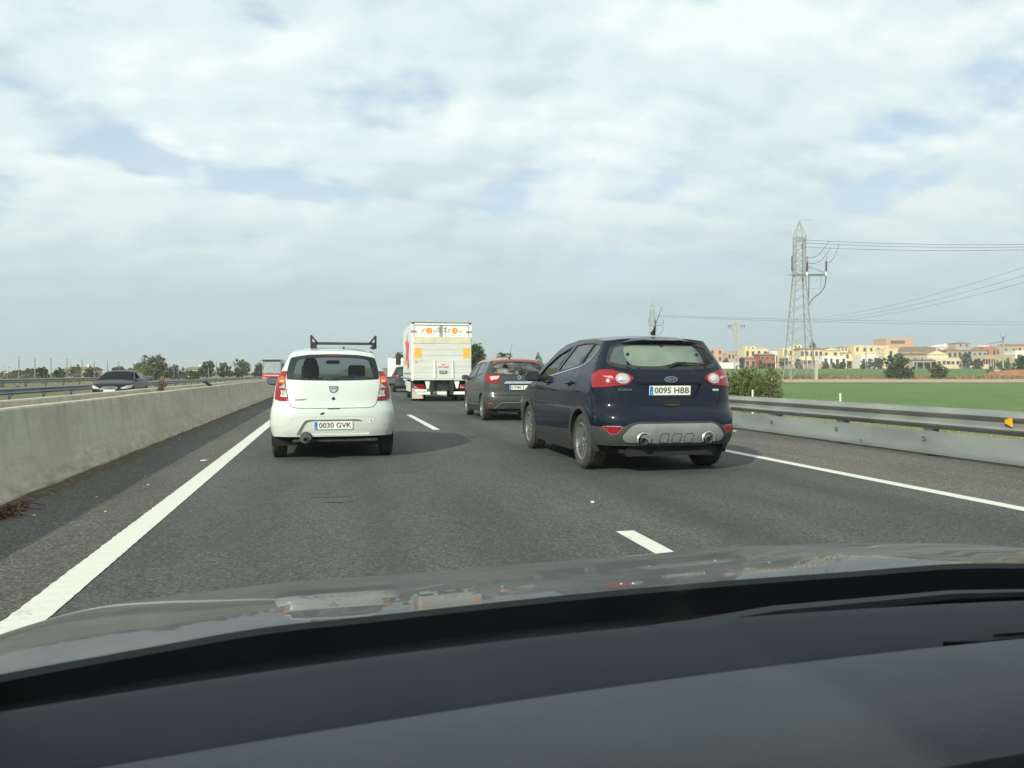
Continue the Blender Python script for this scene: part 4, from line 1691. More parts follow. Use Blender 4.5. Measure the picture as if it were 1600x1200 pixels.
# red soil mound
c = at(1590, 141)
bm = bmesh.new()
bmesh.ops.create_uvsphere(bm, u_segments=40, v_segments=20, radius=1)
rnd = random.Random(2)
for v in bm.verts:
    v.co = Vector((v.co.x * 6.2, v.co.y * 3.0, v.co.z * 1.25)) * rnd.uniform(.93, 1.07)
me = bpy.data.meshes.new('soil_mound')
bm.to_mesh(me)
bm.free()
me.shade_smooth()
tag(link('soil_mound', me, M_RED, None, (c.x, c.y, H(c.x, c.y) - .05), (0, 0, -YAW)), 'mound of red soil dumped at the field edge', 'soil mound')
for px in (1176, 1313):
    c = at(px, 17)
    o = MB().box(-.016, .016, -.012, .012, 0, zat(614.5 if px > 1200 else 609, 17) - H(c.x, c.y)).build('marker_post', WALL['white'], None, loc=(c.x, c.y, H(c.x, c.y)), rot=(0, 0, -YAW))
    tag(o, 'thin white marker post behind the guardrail', 'marker post', 'marker posts behind the guardrail')

# ================================================================== CAR BUILDER
def inside(pt, poly):
    x, y = pt
    c = False
    j = len(poly) - 1
    for i in range(len(poly)):
        xi, yi = poly[i]
        xj, yj = poly[j]
        if (yi > y) != (yj > y) and x < (xj - xi) * (y - yi) / (yj - yi) + xi:
            c = not c
        j = i
    return c


def rounded(pts, r, n=4):
    """round the corners of a polygon of 2D points"""
    out = []
    m = len(pts)
    for i in range(m):
        p0, p, p1 = Vector(pts[i - 1]), Vector(pts[i]), Vector(pts[(i + 1) % m])
        a, b = p0 - p, p1 - p
        d = min(r, a.length * .45, b.length * .45)
        s, e = p + a.normalized() * d, p + b.normalized() * d
        for k in range(n + 1):
            t = k / n
            q = s * (1 - t) ** 2 + p * 2 * t * (1 - t) + e * t * t
            out.append((q.x, q.y))
    return out


class Car:
    """body skin wrapped round the end that faces the viewer: s runs round the plan outline (0 = middle of that end,
    |s|>1 = flanks), z is height; windows, lamps and trim are cut from or laid on the same curved skin"""
    def __init__(S, name, label, loc, rz, prof, e, n, zr, crown, L, blend=1.3, ft=.10, p=2.6, zb=None, cat='car'):
        S.root = empty(name, loc, rz, label, cat)
        S.prof, S.e, S.n, S.zr, S.cr, S.L, S.blend, S.ft, S.p = prof, e, n, zr, crown, L, blend, ft, p
        S.zb = zb or (lambda y: .30)
        S.holes = []
        S.cache = {}

    def taper(S, y):
        t = max(0.0, (y - (S.L - 1.3)) / 1.3)
        return (1 - S.ft * t * t) * (1 - .012 * ((y - S.L * .45) / 2) ** 2)

    def pos(S, s, z):
        k = round(z, 4)
        wr = S.cache.get(k)
        if wr is None:
            wr = S.cache[k] = interp(S.prof, z)
        w, r = wr
        a = abs(s)
        if a <= 1:
            ph = a * math.pi / 2
            sf, cf = math.sin(ph), math.cos(ph)
            q = (sf ** S.n + max(cf, 0) ** S.n) ** (1 / S.n)
            xr, yr = sf / q, S.e * (1 - cf / q)
        else:
            xr, yr = 1.0, S.e + a - 1
        y = yr + r * max(0.0, 1 - yr / S.blend) ** 2
        return Vector(((1 if s >= 0 else -1) * xr * w * S.taper(y), y, z))

    def P(S, s, z, off=0.0):
        p = S.pos(s, z)
        if not off:
            return p
        return p + S.nrm(s, z) * off

    def nrm(S, s, z):
        d = .004
        a = S.pos(s + d, z) - S.pos(s - d, z)
        b = S.pos(s, z + d) - S.pos(s, z - d)
        return a.cross(b).normalized()

    def sx(S, x, z):
        w, r = interp(S.prof, z)
        xx = min(.99995, abs(x) / (w * S.taper(r + .1)))
        c = (1 - xx ** S.n) ** (1 / S.n)
        return math.copysign(math.atan2(xx, c) / (math.pi / 2), x)

    def sy(S, y, z):
        lo, hi = 0.0, 2 + S.L
        for _ in range(40):
            m = (lo + hi) / 2
            if S.pos(m, z).y < y:
                lo = m
            else:
                hi = m
        return lo

    def dom(S, pts, mode='x', step=.05):
        """polygon corners -> domain; a corner is (x,z) on the end, ('y',y,z) on the flank; mode L/R: all (y,z) on that flank"""
        q = []
        for p in pts:
            if len(p) == 3 and p[0] == 'y':
                q.append((S.sy(p[1], p[2]), p[2]))
            elif mode in 'LR':
                q.append(((-1 if mode == 'L' else 1) * S.sy(p[0], p[1]), p[1]))
            elif mode == 's':
                q.append(p)
            else:
                q.append((S.sx(p[0], p[1]), p[1]))
        return q

    def ztop(S, s):
        z = 1.2
        for _ in range(14):
            p = S.pos(s, z)
            z = z * .4 + .6 * S.roofz(p.x, p.y)
        return z

    def roofz(S, x, y):
        zr = lin(S.zr, y) if not S.zr_s else interp(S.zr, y)
        w = interp(S.prof, zr)[0] * S.taper(y)
        t = min(1.0, abs(x) / w)
        return zr + lin(S.cr, y) * (1 - t ** S.p)
    zr_s = False

    def cut(S, dpoly, holes=(), ds=.09, dz=.05):
        bm = bmesh.new()
        area = sum(dpoly[i - 1][0] * dpoly[i][1] - dpoly[i][0] * dpoly[i - 1][1] for i in range(len(dpoly)))
        if area < 0:
            dpoly = dpoly[::-1]
        bm.faces.new([bm.verts.new((a, b, 0)) for a, b in dpoly])

        def bis(co, no, geom=None):
            bmesh.ops.bisect_plane(bm, geom=geom or (bm.verts[:] + bm.edges[:] + bm.faces[:]), dist=1e-6, plane_co=co, plane_no=no)
        s0, s1 = min(p[0] for p in dpoly), max(p[0] for p in dpoly)
        z0, z1 = min(p[1] for p in dpoly), max(p[1] for p in dpoly)
        v = math.floor(s0 / ds) * ds
        while v < s1:
            if v > s0:
                bis((v, 0, 0), (1, 0, 0))
            v += ds if abs(v + ds / 2) < 1.1 else ds * 2
        v = math.floor(z0 / dz) * dz
        while v < z1:
            if v > z0:
                bis((0, v, 0), (0, 1, 0))
            v += dz
        for h in holes:
            ha, hb = min(p[0] for p in h), max(p[0] for p in h)
            hc, hd = min(p[1] for p in h), max(p[1] for p in h)
            for i in range(len(h)):
                a, b = Vector((h[i - 1][0], h[i - 1][1], 0)), Vector((h[i][0], h[i][1], 0))
                d = b - a
                if d.length < 1e-5:
                    continue
                ea, eb = min(a.x, b.x) - .02, max(a.x, b.x) + .02
                ec, ed = min(a.y, b.y) - .02, max(a.y, b.y) + .02
                fs = []
                for f in bm.faces:
                    xs_ = [q.co.x for q in f.verts]
                    zs_ = [q.co.y for q in f.verts]
                    if max(xs_) > ea and min(xs_) < eb and max(zs_) > ec and min(zs_) < ed:
                        fs.append(f)
                if not fs:
                    continue
                ge = set(fs)
                for f in fs:
                    ge.update(f.edges)
                    ge.update(f.verts)
                bis(a, Vector((-d.y, d.x, 0)), list(ge))
            kill = []
            for f in bm.faces:
                c = f.calc_center_median()
                if ha <= c.x <= hb and hc <= c.y <= hd and inside((c.x, c.y), h):
                    kill.append(f)
            bmesh.ops.delete(bm, geom=kill, context='FACES')
        return bm

    def patch(S, name, dpoly, mat, off=.004, thick=.008, parent=None, holes=(), ds=.09, dz=.05, smooth=True, mirror=False, inward=False, dish=0.0):
        if mirror:
            dpoly = [(-a, b) for a, b in dpoly]
        bm = S.cut(dpoly, holes, ds, dz)
        nn = {}
        cx = sum(p[0] for p in dpoly) / len(dpoly)
        cz = sum(p[1] for p in dpoly) / len(dpoly)
        rs = max(abs(p[0] - cx) for p in dpoly) + 1e-6
        rz = max(abs(p[1] - cz) for p in dpoly) + 1e-6
        bmesh.ops.remove_doubles(bm, verts=bm.verts[:], dist=1e-5)
        for v in bm.verts:
            s, z = v.co.x, v.co.y
            n = S.nrm(s, z)
            k = dish * max(0, 1 - ((s - cx) / rs) ** 2 - ((z - cz) / rz) ** 2) if dish else 0
            v.co = S.pos(s, z) + n * (off + k)
            nn[v] = n
        if inward:
            bmesh.ops.reverse_faces(bm, faces=bm.faces[:])
        if thick:
            be = [e for e in bm.edges if len(e.link_faces) == 1]
            low = {}
            for e in be:
                f = e.link_faces[0]
                vs = [l.vert for l in f.loops]
                i = vs.index(e.verts[0])
                a, b = (e.verts[0], e.verts[1]) if vs[(i + 1) % len(vs)] == e.verts[1] else (e.verts[1], e.verts[0])
                for q in (a, b):
                    if q not in low:
                        low[q] = bm.verts.new(q.co - nn[q] * thick)
                try:
                    bm.faces.new((b, a, low[a], low[b]))
                except ValueError:
                    pass
        me = bpy.data.meshes.new(name)
        bm.to_mesh(me)
        bm.free()
        if smooth:
            me.shade_smooth()
            me.set_sharp_from_angle(angle=R(38))
        return link(name, me, mat, parent or S.root)

    def ribbon(S, name, dpath, width, mat, off=.006, parent=None, closed=False, mirror=False, step=.04):
        pts = []
        pp = list(dpath) + ([dpath[0]] if closed else [])
        if mirror:
            pp = [(-a, b) for a, b in pp]
        for i in range(len(pp) - 1):
            a, b = pp[i], pp[i + 1]
            n = max(1, int(max(abs(a[0] - b[0]) / .06, abs(a[1] - b[1]) / .05)))
            for k in range(n):
                t = k / n
                pts.append((a[0] + (b[0] - a[0]) * t, a[1] + (b[1] - a[1]) * t))
        pts.append(pp[-1])
        P = [S.P(a, b, off) for a, b in pts]
        N = [S.nrm(a, b) for a, b in pts]
        v, f = [], []
        m = len(P)
        for i in range(m):
            t = (P[min(i + 1, m - 1)] - P[max(i - 1, 0)])
            sd = t.cross(N[i]).normalized() * width / 2
            v += [P[i] - sd, P[i] + sd]
        f = [(2 * i, 2 * i + 1, 2 * i + 3, 2 * i + 2) for i in range(m - 1)]
        me = bpy.data.meshes.new(name)
        me.from_pydata([tuple(q) for q in v], [], f)
        return link(name, me, mat, parent or S.root)

    def smax(S):
        return 1 + S.L - S.e

    def outline(S, zlow=None, n=70):
        sm_ = S.smax()
        ss = [-sm_ + 2 * sm_ * i / n for i in range(n + 1)]
        ss = sorted(set([round(x, 4) for x in ss] + [-1, 1, -.9, .9, -.8, .8, -1.1, 1.1]))
        bot = [(s, zlow if zlow is not None else S.zb(S.pos(s, .5).y)) for s in ss]
        top = [(s, S.ztop(s)) for s in ss]
        return bot + top[::-1]

    def arch(S, y, zc, r, n=26):
        out = []
        for sg in (-1, 1):
            out.append([(sg * S.sy(y + math.cos(2 * math.pi * k / n) * r, max(.05, zc + math.sin(2 * math.pi * k / n) * r)), max(.0, zc + math.sin(2 * math.pi * k / n) * r)) for k in range(n)])
        return out

    def skin(S, mat, inner_mat, holes, arches, name='body'):
        o = S.patch(name, S.outline(), mat, 0, .012, None, list(holes) + list(arches))
        S.patch('interior_lining', S.outline(.42), inner_mat, -.035, 0, None, list(holes) + list(arches), ds=.15, dz=.09, inward=True)
        return o

    def top(S, segs, cols=22):
        """segs: (y0, y1, name, material, inset)"""
        sm_ = S.smax()
        ss = sorted(set([round(.02 + .98 * i / 14, 4) for i in range(15)] + [1 + (sm_ - 1) * i / 60 for i in range(61)]))
        rows = []
        for s in ss:
            z = S.ztop(s)
            rows.append((S.pos(s, z).y, S.pos(s, z)))
        rows.sort(key=lambda r: r[0])
        out = []
        for y0, y1, name, mat, inset in segs:
            rr = [r for r in rows if y0 - 1e-6 <= r[0] <= y1 + 1e-6]
            # exact end rows
            for yy in (y0, y1):
                if rows[0][0] < yy < rows[-1][0]:
                    for i in range(len(rows) - 1):
                        if rows[i][0] <= yy <= rows[i + 1][0]:
                            d = rows[i + 1][0] - rows[i][0]
                            t = (yy - rows[i][0]) / d if d else 0
                            rr.append((yy, rows[i][1].lerp(rows[i + 1][1], t)))
                            break
            rr.sort(key=lambda r: r[0])
            v, f = [], []
            for y, pe in rr:
                for k in range(cols + 1):
                    t = (-1 + 2 * k / cols) * (1 - inset)
                    x = pe.x * t
                    v.append((x, y, S.roofz(x, y)))
            n = cols + 1
            for j in range(len(rr) - 1):
                f += [(j * n + k, j * n + k + 1, (j + 1) * n + k + 1, (j + 1) * n + k) for k in range(cols)]
            me = bpy.data.meshes.new(name)
            me.from_pydata(v, [], f)
            bm = bmesh.new()
            bm.from_mesh(me)
            bmesh.ops.remove_doubles(bm, verts=bm.verts[:], dist=1e-4)
            bm.to_mesh(me)
            bm.free()
            me.shade_smooth()
            out.append(link(name, me, mat, S.root))
            if inset > 0:
                for sg in (-1, 1):
                    v, f = [], []
                    for y, pe in rr:
                        for k in range(4):
                            t = 1 - inset * k / 3
                            v.append((sg * pe.x * t, y, S.roofz(pe.x * t, y) + .002))
                    for j in range(len(rr) - 1):
                        f += [(j * 4 + k, j * 4 + k + 1, (j + 1) * 4 + k + 1, (j + 1) * 4 + k) for k in range(3)]
                    me = bpy.data.meshes.new('windscreen_pillar')
                    me.from_pydata(v, [], f)
                    me.shade_smooth()
                    link('windscreen_pillar', me, S.body_mat, S.root)
        return out

    def end_cap(S, name, mat):
        sm_ = S.smax()
        zt = S.ztop(sm_)
        z0 = S.zb(S.L)
        m = MB()
        v = []
        n = 8
        for i in range(n + 1):
            z = z0 + (zt - z0) * i / n
            p = S.pos(sm_, z)
            v += [(-p.x, p.y, z), (0, p.y + .10, z), (p.x, p.y, z)]
        f = []
        for i in range(n):
            f += [(i * 3, i * 3 + 1, i * 3 + 4, i * 3 + 3), (i * 3 + 1, i * 3 + 2, i * 3 + 5, i * 3 + 4)]
        m.add(v, f)
        return m.build(name, mat, S.root, True)

    def under(S, wy, wr, hw, tw=.24):
        """floor pan, wheel-well liners"""
        MB().box(-hw + .02, hw - .02, wy[0] + wr + .10, wy[1] - wr - .10, .20, .34).box(-hw + tw + .12, hw - tw - .12, .16, S.L - .2, .215, .42).build('floor_pan', M_BLACK, S.root)
        for y in wy:
            for sg in (-1, 1):
                x0 = sg * (hw - .012)
                x1 = sg * (hw - tw - .16)
                MB().lathe([(x0, wr + .052), (x1, wr + .052), (x1, .02)], 26, 'x', (0, y, wr), -.35, math.pi + .35).build('wheel_liner', M_BLACK, S.root, True)


M_BLACK = pm('matte_black', (.012, .012, .012), .85)
M_TYRE = pm('tyre_rubber', (.030, .030, .028), .8, scale=30, c2=(.058, .056, .052), bump=.3, bscale=90)
M_TRIM = pm('black_trim', (.018, .019, .02), .45, scale=9, c2=(.028, .029, .03))
M_CLAD = pm('grey_cladding', (.028, .030, .029), .65, scale=9, c2=(.044, .046, .044), bump=.1, bscale=120)
M_CHROME = pm('chrome', (.75, .76, .77), .12, 1.0, var=.05)
M_SILVER = pm('silver_plastic', (.30, .31, .30), .42, .55, scale=5, c2=(.38, .385, .375), coat=.3)
M_ALLOY = pm('alloy_rim', (.34, .345, .35), .30, .8, scale=6, c2=(.44, .445, .45))
M_STEELRIM = pm('steel_rim', (.10, .10, .10), .5, .4)
M_PLATE = pm('plate_white', (.74, .74, .69), .45, var=.04, coat=.3)
M_EUBLUE = pm('plate_blue', (.02, .16, .50), .4, var=.05)
M_INK = pm('plate_ink', (.045, .047, .05), .6, var=.05)
M_SEAM = pm('panel_gap_black', (.010, .010, .011), .9)
M_GREYSEAM = pm('panel_gap_grey', (.055, .058, .056), .8)
M_INT = pm('cabin_lining', (.030, .031, .032), .85, scale=12)
M_SEAT = pm('seat_fabric', (.018, .019, .021), .95, scale=20)
M_REDL = pm('lamp_red', (.25, .005, .011), .10, var=.15, scale=24, coat=.5, spec=.4)
M_REDDK = pm('lamp_dark_red', (.20, .004, .012), .12, var=.15, scale=24, coat=1.0)
M_CLEARL = pm('lamp_clear', (.34, .30, .29), .15, .25, scale=26, c2=(.46, .41, .39), coat=.8)
M_HEADL = pm('headlamp', (.42, .44, .44), .1, .5, scale=18, c2=(.72, .74, .74), coat=1.0)
M_BRAKE = pm('brake_lamp_lit', (.70, .05, .015), .2, scale=30, coat=.6, emit=((1.0, .10, .02), .45))
M_INDIC = pm('indicator_lit', (.95, .45, .08), .2, scale=30, coat=1, emit=((1.0, .36, .05), .8))
M_GLASS = glass('clear_glass', (.80, .88, .85), .8)
M_GLASST = glass('tinted_glass', (.30, .35, .35), 1.2)
M_GLASSD = glass('dusty_glass', (.30, .34, .33), 1.0, .30)
M_SCREEN = glass('windscreen_glass', (.80, .86, .84), .6)
M_MIRROR = pm('mirror_glass', (.30, .31, .32), .05, 1.0)
M_SKIN = pm('skin', (.45, .28, .20), .6)
M_HAIR = pm('hair', (.02, .016, .013), .8)
M_CLOTH = pm('dark_shirt', (.02, .022, .027), .95)
WHEELS = {}


def wheel(car, x, y, r, width, rim_r, style, side):
    """tyre with grooved tread; child rim"""
    key = (round(r, 3), round(width, 3), style)
    if key not in WHEELS:
        h = width / 2
        pr = [(-h * .86, rim_r - .012), (-h * .98, rim_r + .012), (-h * 1.04, (r + rim_r) / 2), (-h * .97, r - .035), (-h * .86, r - .010), (-h * .80, r - .004)]
        for g_ in (-.5, -.17, .17, .5):
            c_ = g_ * h * 1.05
            pr += [(c_ - .010, r), (c_ - .008, r - .009), (c_ + .008, r - .009), (c_ + .010, r)]
        pr += [(-a, b) for a, b in reversed(pr[:6])]
        t = MB().lathe(pr, 44, 'x').mesh('tyre', True, 30)
        t.materials.append(M_TYRE)
        rm = MB()
        rm.lathe([(h * .70, rim_r - .004), (h * .92, rim_r), (h * .95, rim_r - .012), (h * .88, rim_r - .022), (h * .1, rim_r - .045), (-h * .7, rim_r - .03)], 40, 'x')
        if style == 'steel':
            rm.lathe([(h * .35, 0), (h * .45, .06), (h * .75, .09), (h * .70, rim_r * .55), (h * .25, rim_r - .04)], 32, 'x')
            mm = M_STEELRIM
        else:
            rm.lathe([(h * .80, 0), (h * .82, .045), (h * .72, .062), (h * .2, .066)], 24, 'x')
            n = 5
            for i in range(n):
                for dd in ((-.20, .20) if style == 'alloy' else (0,)):
                    a = 2 * math.pi * i / n
                    w0, w1 = (.013, .014) if style == 'alloy' else (.026, .026)
                    d = Vector((0, math.cos(a + dd), math.sin(a + dd)))
                    d0 = Vector((0, math.cos(a + dd * .2), math.sin(a + dd * .2)))
                    q = Vector((0, -math.sin(a + dd), math.cos(a + dd)))
                    A, B = d0 * .045, d * (rim_r - .018)
                    v = [A - q * w0 + Vector((h * .80, 0, 0)), A + q * w0 + Vector((h * .80, 0, 0)), B + q * w1 + Vector((h * .84, 0, 0)), B - q * w1 + Vector((h * .84, 0, 0))]
                    v += [p - Vector((h * .38, 0, 0)) for p in v]
                    rm.add(v, [(0, 1, 2, 3), (7, 6, 5, 4), (0, 4, 5, 1), (1, 5, 6, 2), (2, 6, 7, 3), (3, 7, 4, 0)])
            mm = M_ALLOY
        rme = rm.mesh('rim', True, 35)
        rme.materials.append(mm)
        dsc = MB().lathe([(h * .30, 0.03), (h * .30, rim_r - .035), (h * .6, rim_r - .026)], 28, 'x').lathe([(h * .12, .03), (h * .12, rim_r * .72), (h * .02, rim_r * .72)], 28, 'x').mesh('brake_disc', True)
        dsc.materials.append(M_TRIM)
        WHEELS[key] = (t, rme, dsc)
    t, rme, dsc = WHEELS[key]
    o = bpy.data.objects.new('wheel', t)
    col.objects.link(o)
    o.parent = car.root
    o.location = (x, y, r)
    if side < 0:
        o.rotation_euler = (0, 0, math.pi)
    for nm, me in (('rim', rme), ('brake_disc', dsc)):
        k = bpy.data.objects.new(nm, me)
        col.objects.link(k)
        k.parent = o
    return o


def number_plate(car, x, y, z, txt, w=.52, h=.11, size=.098, tilt=0.0, flip=False, tw=None, tx=.022):
    pl = bevel_box('number_plate', -w / 2, w / 2, 0, .012, -h / 2, h / 2, .004, M_PLATE, car.root)
    pl.location = (x, y, z)
    pl.rotation_euler = (tilt, 0, math.pi if flip else 0)
    MB().box(-w / 2 + .004, -w / 2 + .045, -.0025, -.0005, -h / 2 + .006, h / 2 - .006).build('country_band', M_EUBLUE, pl)
    if txt:
        text('band_letter', 'E', .032, M_PLATE, pl, (-w / 2 + .025, -.004, -h * .25))
        text('plate_number', txt, size, M_INK, pl, (tx, -.003, -.001), width=tw or w - .085, bold=.0008)
    return pl


def seat(car, x, y, zc=.62, zh=1.25, head=True):
    """front seat seen from behind: cushion, back, headrest on two stalks"""
    bevel_box('seat_cushion', x - .25, x + .25, y, y + .5, .38, .56, .05, M_SEAT, car.root)
    b = bevel_box('seat_back', x - .25, x + .25, y - .09, y + .06, .50, zh - .19, .06, M_SEAT, car.root, 3)
    hr = bevel_box('headrest', x - .135, x + .135, y - .08, y + .03, zh - .17, zh + .03, .05, M_SEAT, car.root, 3)
    for sx in (-1, 1):
        MB().tube([(x + sx * .06, y - .02, zh - .26), (x + sx * .06, y - .02, zh - .12)], .008, 6).build('headrest_stalk', M_CHROME, hr, True)
    return b


def mirror_house(car, x, y, z, sg, w=.21, h=.145, mat=None, glass_mat=None, back=True):
    """door mirror: shell, stalk and glass"""
    bm = bmesh.new()
    bmesh.ops.create_uvsphere(bm, u_segments=20, v_segments=12, radius=1)
    for v in bm.verts:
        c = v.co
        q = .7
        c.x = math.copysign(abs(c.x) ** q, c.x) * w / 2
        c.z = math.copysign(abs(c.z) ** q, c.z) * h / 2
        c.y = (c.y * .12) if c.y > 0 else c.y * .03
    me = bpy.data.meshes.new('door_mirror')
    bm.to_mesh(me)
    bm.free()
    me.shade_smooth()
    m = link('door_mirror', me, mat or M_TRIM, car.root, (x, y, z))
    MB().tube([(-sg * w * .42, .02, -h * .3), (-sg * (w * .5 + .10), .03, -h * .62)], [.035, .03], 8).build('mirror_arm', M_TRIM, m, True)
    poly = rounded([(-w * .43, -h * .36), (w * .43, -h * .36), (w * .43, h * .36), (-w * .43, h * .36)], .03)
    MB().prism(poly, -.034, -.028, 'y').build('mirror_glass', glass_mat or M_MIRROR, m)
    return m

def skin_person(label, loc, rz, scale=1.0):
    """seated figure grown from a joint skeleton with a Skin modifier: one continuous body; head details and hair as children"""
    J = [((0, 0, .50), .15), ((0, .0, .72), .14), ((0, -.04, .92), .155), ((0, -.05, 1.06), .11), ((0, -.04, 1.13), .058), ((0, -.03, 1.20), .06), ((0, -.02, 1.29), .098), ((0, -.025, 1.37), .085)]
    E_ = [(i, i + 1) for i in range(7)]
    for sg in (-1, 1):
        b = len(J)
        J += [((sg * .19, -.05, 1.02), .065), ((sg * .24, .10, .82), .048), ((sg * .17, .36, .84), .036), ((sg * .15, .44, .86), .032),
              ((sg * .10, .08, .50), .10), ((sg * .13, .46, .56), .07), ((sg * .13, .62, .22), .05), ((sg * .13, .74, .16), .04)]
        E_ += [(3, b), (b, b + 1), (b + 1, b + 2), (b + 2, b + 3), (0, b + 4), (b + 4, b + 5), (b + 5, b + 6), (b + 6, b + 7)]
    me = bpy.data.meshes.new('person')
    me.from_pydata([j[0] for j in J], E_, [])
    o = bpy.data.objects.new('person', me)
    col.objects.link(o)
    md = o.modifiers.new('skin', 'SKIN')
    for i, j in enumerate(J):
        me.skin_vertices[0].data[i].radius = (j[1], j[1])
        me.skin_vertices[0].data[i].use_root = (i == 0)
    o.modifiers.new('sub', 'SUBSURF').levels = 2
    dg = bpy.context.evaluated_depsgraph_get()
    m2 = bpy.data.meshes.new_from_object(o.evaluated_get(dg))
    o.modifiers.clear()
    o.data = m2
    m2.materials.clear()
    m2.materials.append(M_CLOTH)
    m2.materials.append(M_SKIN)
    for p in m2.polygons:
        p.material_index = 1 if (p.center.z > 1.12 or (p.center.y > .40 and p.center.z > .7)) else 0
    m2.shade_smooth()
    o.location = loc
    o.rotation_euler = (0, 0, rz)
    tag(o, label, 'person')
    bm = bmesh.new()
    bmesh.ops.create_uvsphere(bm, u_segments=20, v_segments=14, radius=1)
    for v in bm.verts:
        v.co = Vector((v.co.x * .112, v.co.y * .118 - .035, v.co.z * .125 + 1.315))
        if v.co.y > .03 and v.co.z < 1.37:
            v.co.y = .03
    h = bpy.data.meshes.new('hair')
    bm.to_mesh(h)
    bm.free()
    h.shade_smooth()
    link('hair', h, M_HAIR, o)
    MB().add([(-.015, .07, 1.26), (.015, .07, 1.26), (0, .10, 1.27), (0, .07, 1.31)], [(0, 1, 2), (1, 3, 2), (3, 0, 2)]).build('nose', M_SKIN, o)
    for sg in (-1, 1):
        MB().tube([(sg * .10, -.01, 1.25), (sg * .112, -.02, 1.28), (sg * .105, -.015, 1.31)], [.012, .02, .012], 8).build('ear', M_SKIN, o, True)
    return o


# ================================================================== WHITE HATCHBACK (rear view)
def white_car():
    W = paint('white_paint', (.54, .592, .555), rough=.35, dust=.16, dustc=(.55, .52, .45))
    prof = [(.20, .80, .06), (.325, .838, .03), (.42, .862, .004), (.50, .870, 0), (.60, .868, .004), (.69, .858, .02), (.735, .846, .045), (.76, .838, .065), (.84, .826, .09), (1.0, .800, .13), (1.10, .775, .18), (1.20, .735, .245),
            (1.30, .688, .32), (1.40, .640, .40), (1.48, .596, .465), (1.56, .545, .54), (1.7, .46, .64)]
    zr = [(.3, 1.45), (.5, 1.475), (.9, 1.525), (1.5, 1.545), (2.1, 1.525), (2.5, 1.46), (2.95, 1.20), (3.2, 1.02), (3.5, .96), (3.9, .83), (4.02, .70)]
    crown = [(0, .05), (.6, .055), (2.4, .05), (3.0, .07), (4, .06)]
    c = Car('hatchback_car', 'white hatchback with black roof bar and lit tail lamps braking in the left lane', (.025, 10.88, 0), 0, prof, .42, 3.3, zr, crown, 4.02,
            zb=lambda y: .325 if y < .42 else (.325 - (y - .42) * 1.2 if y < .5 else .23))
    c.body_mat = W
    win = rounded([(-.640, 1.112), (-.35, 1.098), (0, 1.092), (.35, 1.098), (.640, 1.112), (.592, 1.42), (.35, 1.462), (0, 1.474), (-.35, 1.462), (-.592, 1.42)], .03, 3)
    dwin = c.dom(win)
    clear = c.dom(rounded([(-.555, 1.128), (0, 1.108), (.565, 1.128), (.505, 1.395), (.3, 1.422), (0, 1.43), (-.3, 1.422), (-.50, 1.395)], .06, 4))
    rec = c.dom(rounded([(-.50, .345), (.50, .345), (.385, .545), (.33, .56), (-.33, .56), (-.385, .545)], .03, 3))
    sidew = []
    for m in 'LR':
        sidew.append(c.dom(rounded([(.75, 1.16), (1.6, 1.10), (1.62, 1.42), (1.0, 1.43)], .05, 3), m))
        sidew.append(c.dom(rounded([(1.70, 1.10), (2.85, 1.03), (2.42, 1.37), (1.72, 1.42)], .05, 3), m))
    wy, wr = (.63, 3.22), .31
    ar = c.arch(wy[0], wr, wr + .045) + c.arch(wy[1], wr, wr + .045)
    c.skin(W, M_INT, [dwin, rec] + sidew, ar)
    c.top([(0, 2.42, 'roof', W, 0), (2.42, 3.2, 'windscreen', M_SCREEN, .07), (3.2, 4.02, 'bonnet', W, 0)])
    c.end_cap('front_panel', W)
    c.patch('plate_recess', rec, W, -.035, -.035)
    c.patch('window_frit', dwin, M_TRIM, -.002, .006, holes=[clear])
    gw = c.patch('rear_window', dwin, M_GLASS, .003, 0)
    for d in sidew:
        c.patch('side_window', d, M_GLASS, -.004, 0)
    c.under(wy, wr, .85, .185)
    for y in wy:
        for sg in (-1, 1):
            wheel(c, sg * (.845 - .095), y, wr, .185, .195, 'steel', sg)
    # tail lamps
    lamp = [(.632, 1.225), (.652, 1.12), (.648, 1.05), (.628, .95), (.600, .812), (.72, .818), ('y', .26, .84), ('y', .29, .95), ('y', .33, 1.06), ('y', .375, 1.15), ('y', .41, 1.222)]
    d = c.dom(lamp)
    clr = c.dom([(.650, 1.052), (.632, .965), (.612, .868), (.70, .878), ('y', .19, .925), ('y', .23, 1.0), ('y', .22, 1.045), (.72, 1.058)])
    lit = c.dom([(.655, 1.14), (.650, 1.062), (.725, 1.064), (.728, 1.105), (.70, 1.145)])
    lit2 = c.dom([(.658, 1.090), (.656, 1.068), (.705, 1.070), (.705, 1.085)])
    bar = c.dom([(.642, .985), (.640, .955), (.715, .963), (.72, .978), (.70, .99)])
    rim = c.dom([(.650, 1.052), (.632, .965), (.612, .868), (.70, .878), ('y', .19, .925), ('y', .23, 1.0)])
    for mi in (True, False):
        lb = c.patch('tail_lamp', d, M_REDL, .010, .02, mirror=mi, ds=.05, dz=.03)
        c.patch('clear_lens', clr, M_CLEARL, .022, .014, lb, mirror=mi, ds=.05, dz=.03)
        c.patch('brake_lens', lit, M_BRAKE, .022, .014, lb, mirror=mi, ds=.04, dz=.03)
        c.patch('brake_filament', lit2, M_INDIC, .028, .008, lb, mirror=mi, ds=.04, dz=.03)
        c.patch('red_bar', bar, M_REDDK, .029, .009, lb, mirror=mi, ds=.04, dz=.03)
        c.ribbon('lens_rim', rim[2:], .011, M_PLATE, .026, lb, mirror=mi)
        c.ribbon('lamp_gap', d, .006, M_SEAM, .004, lb, True, mirror=mi)
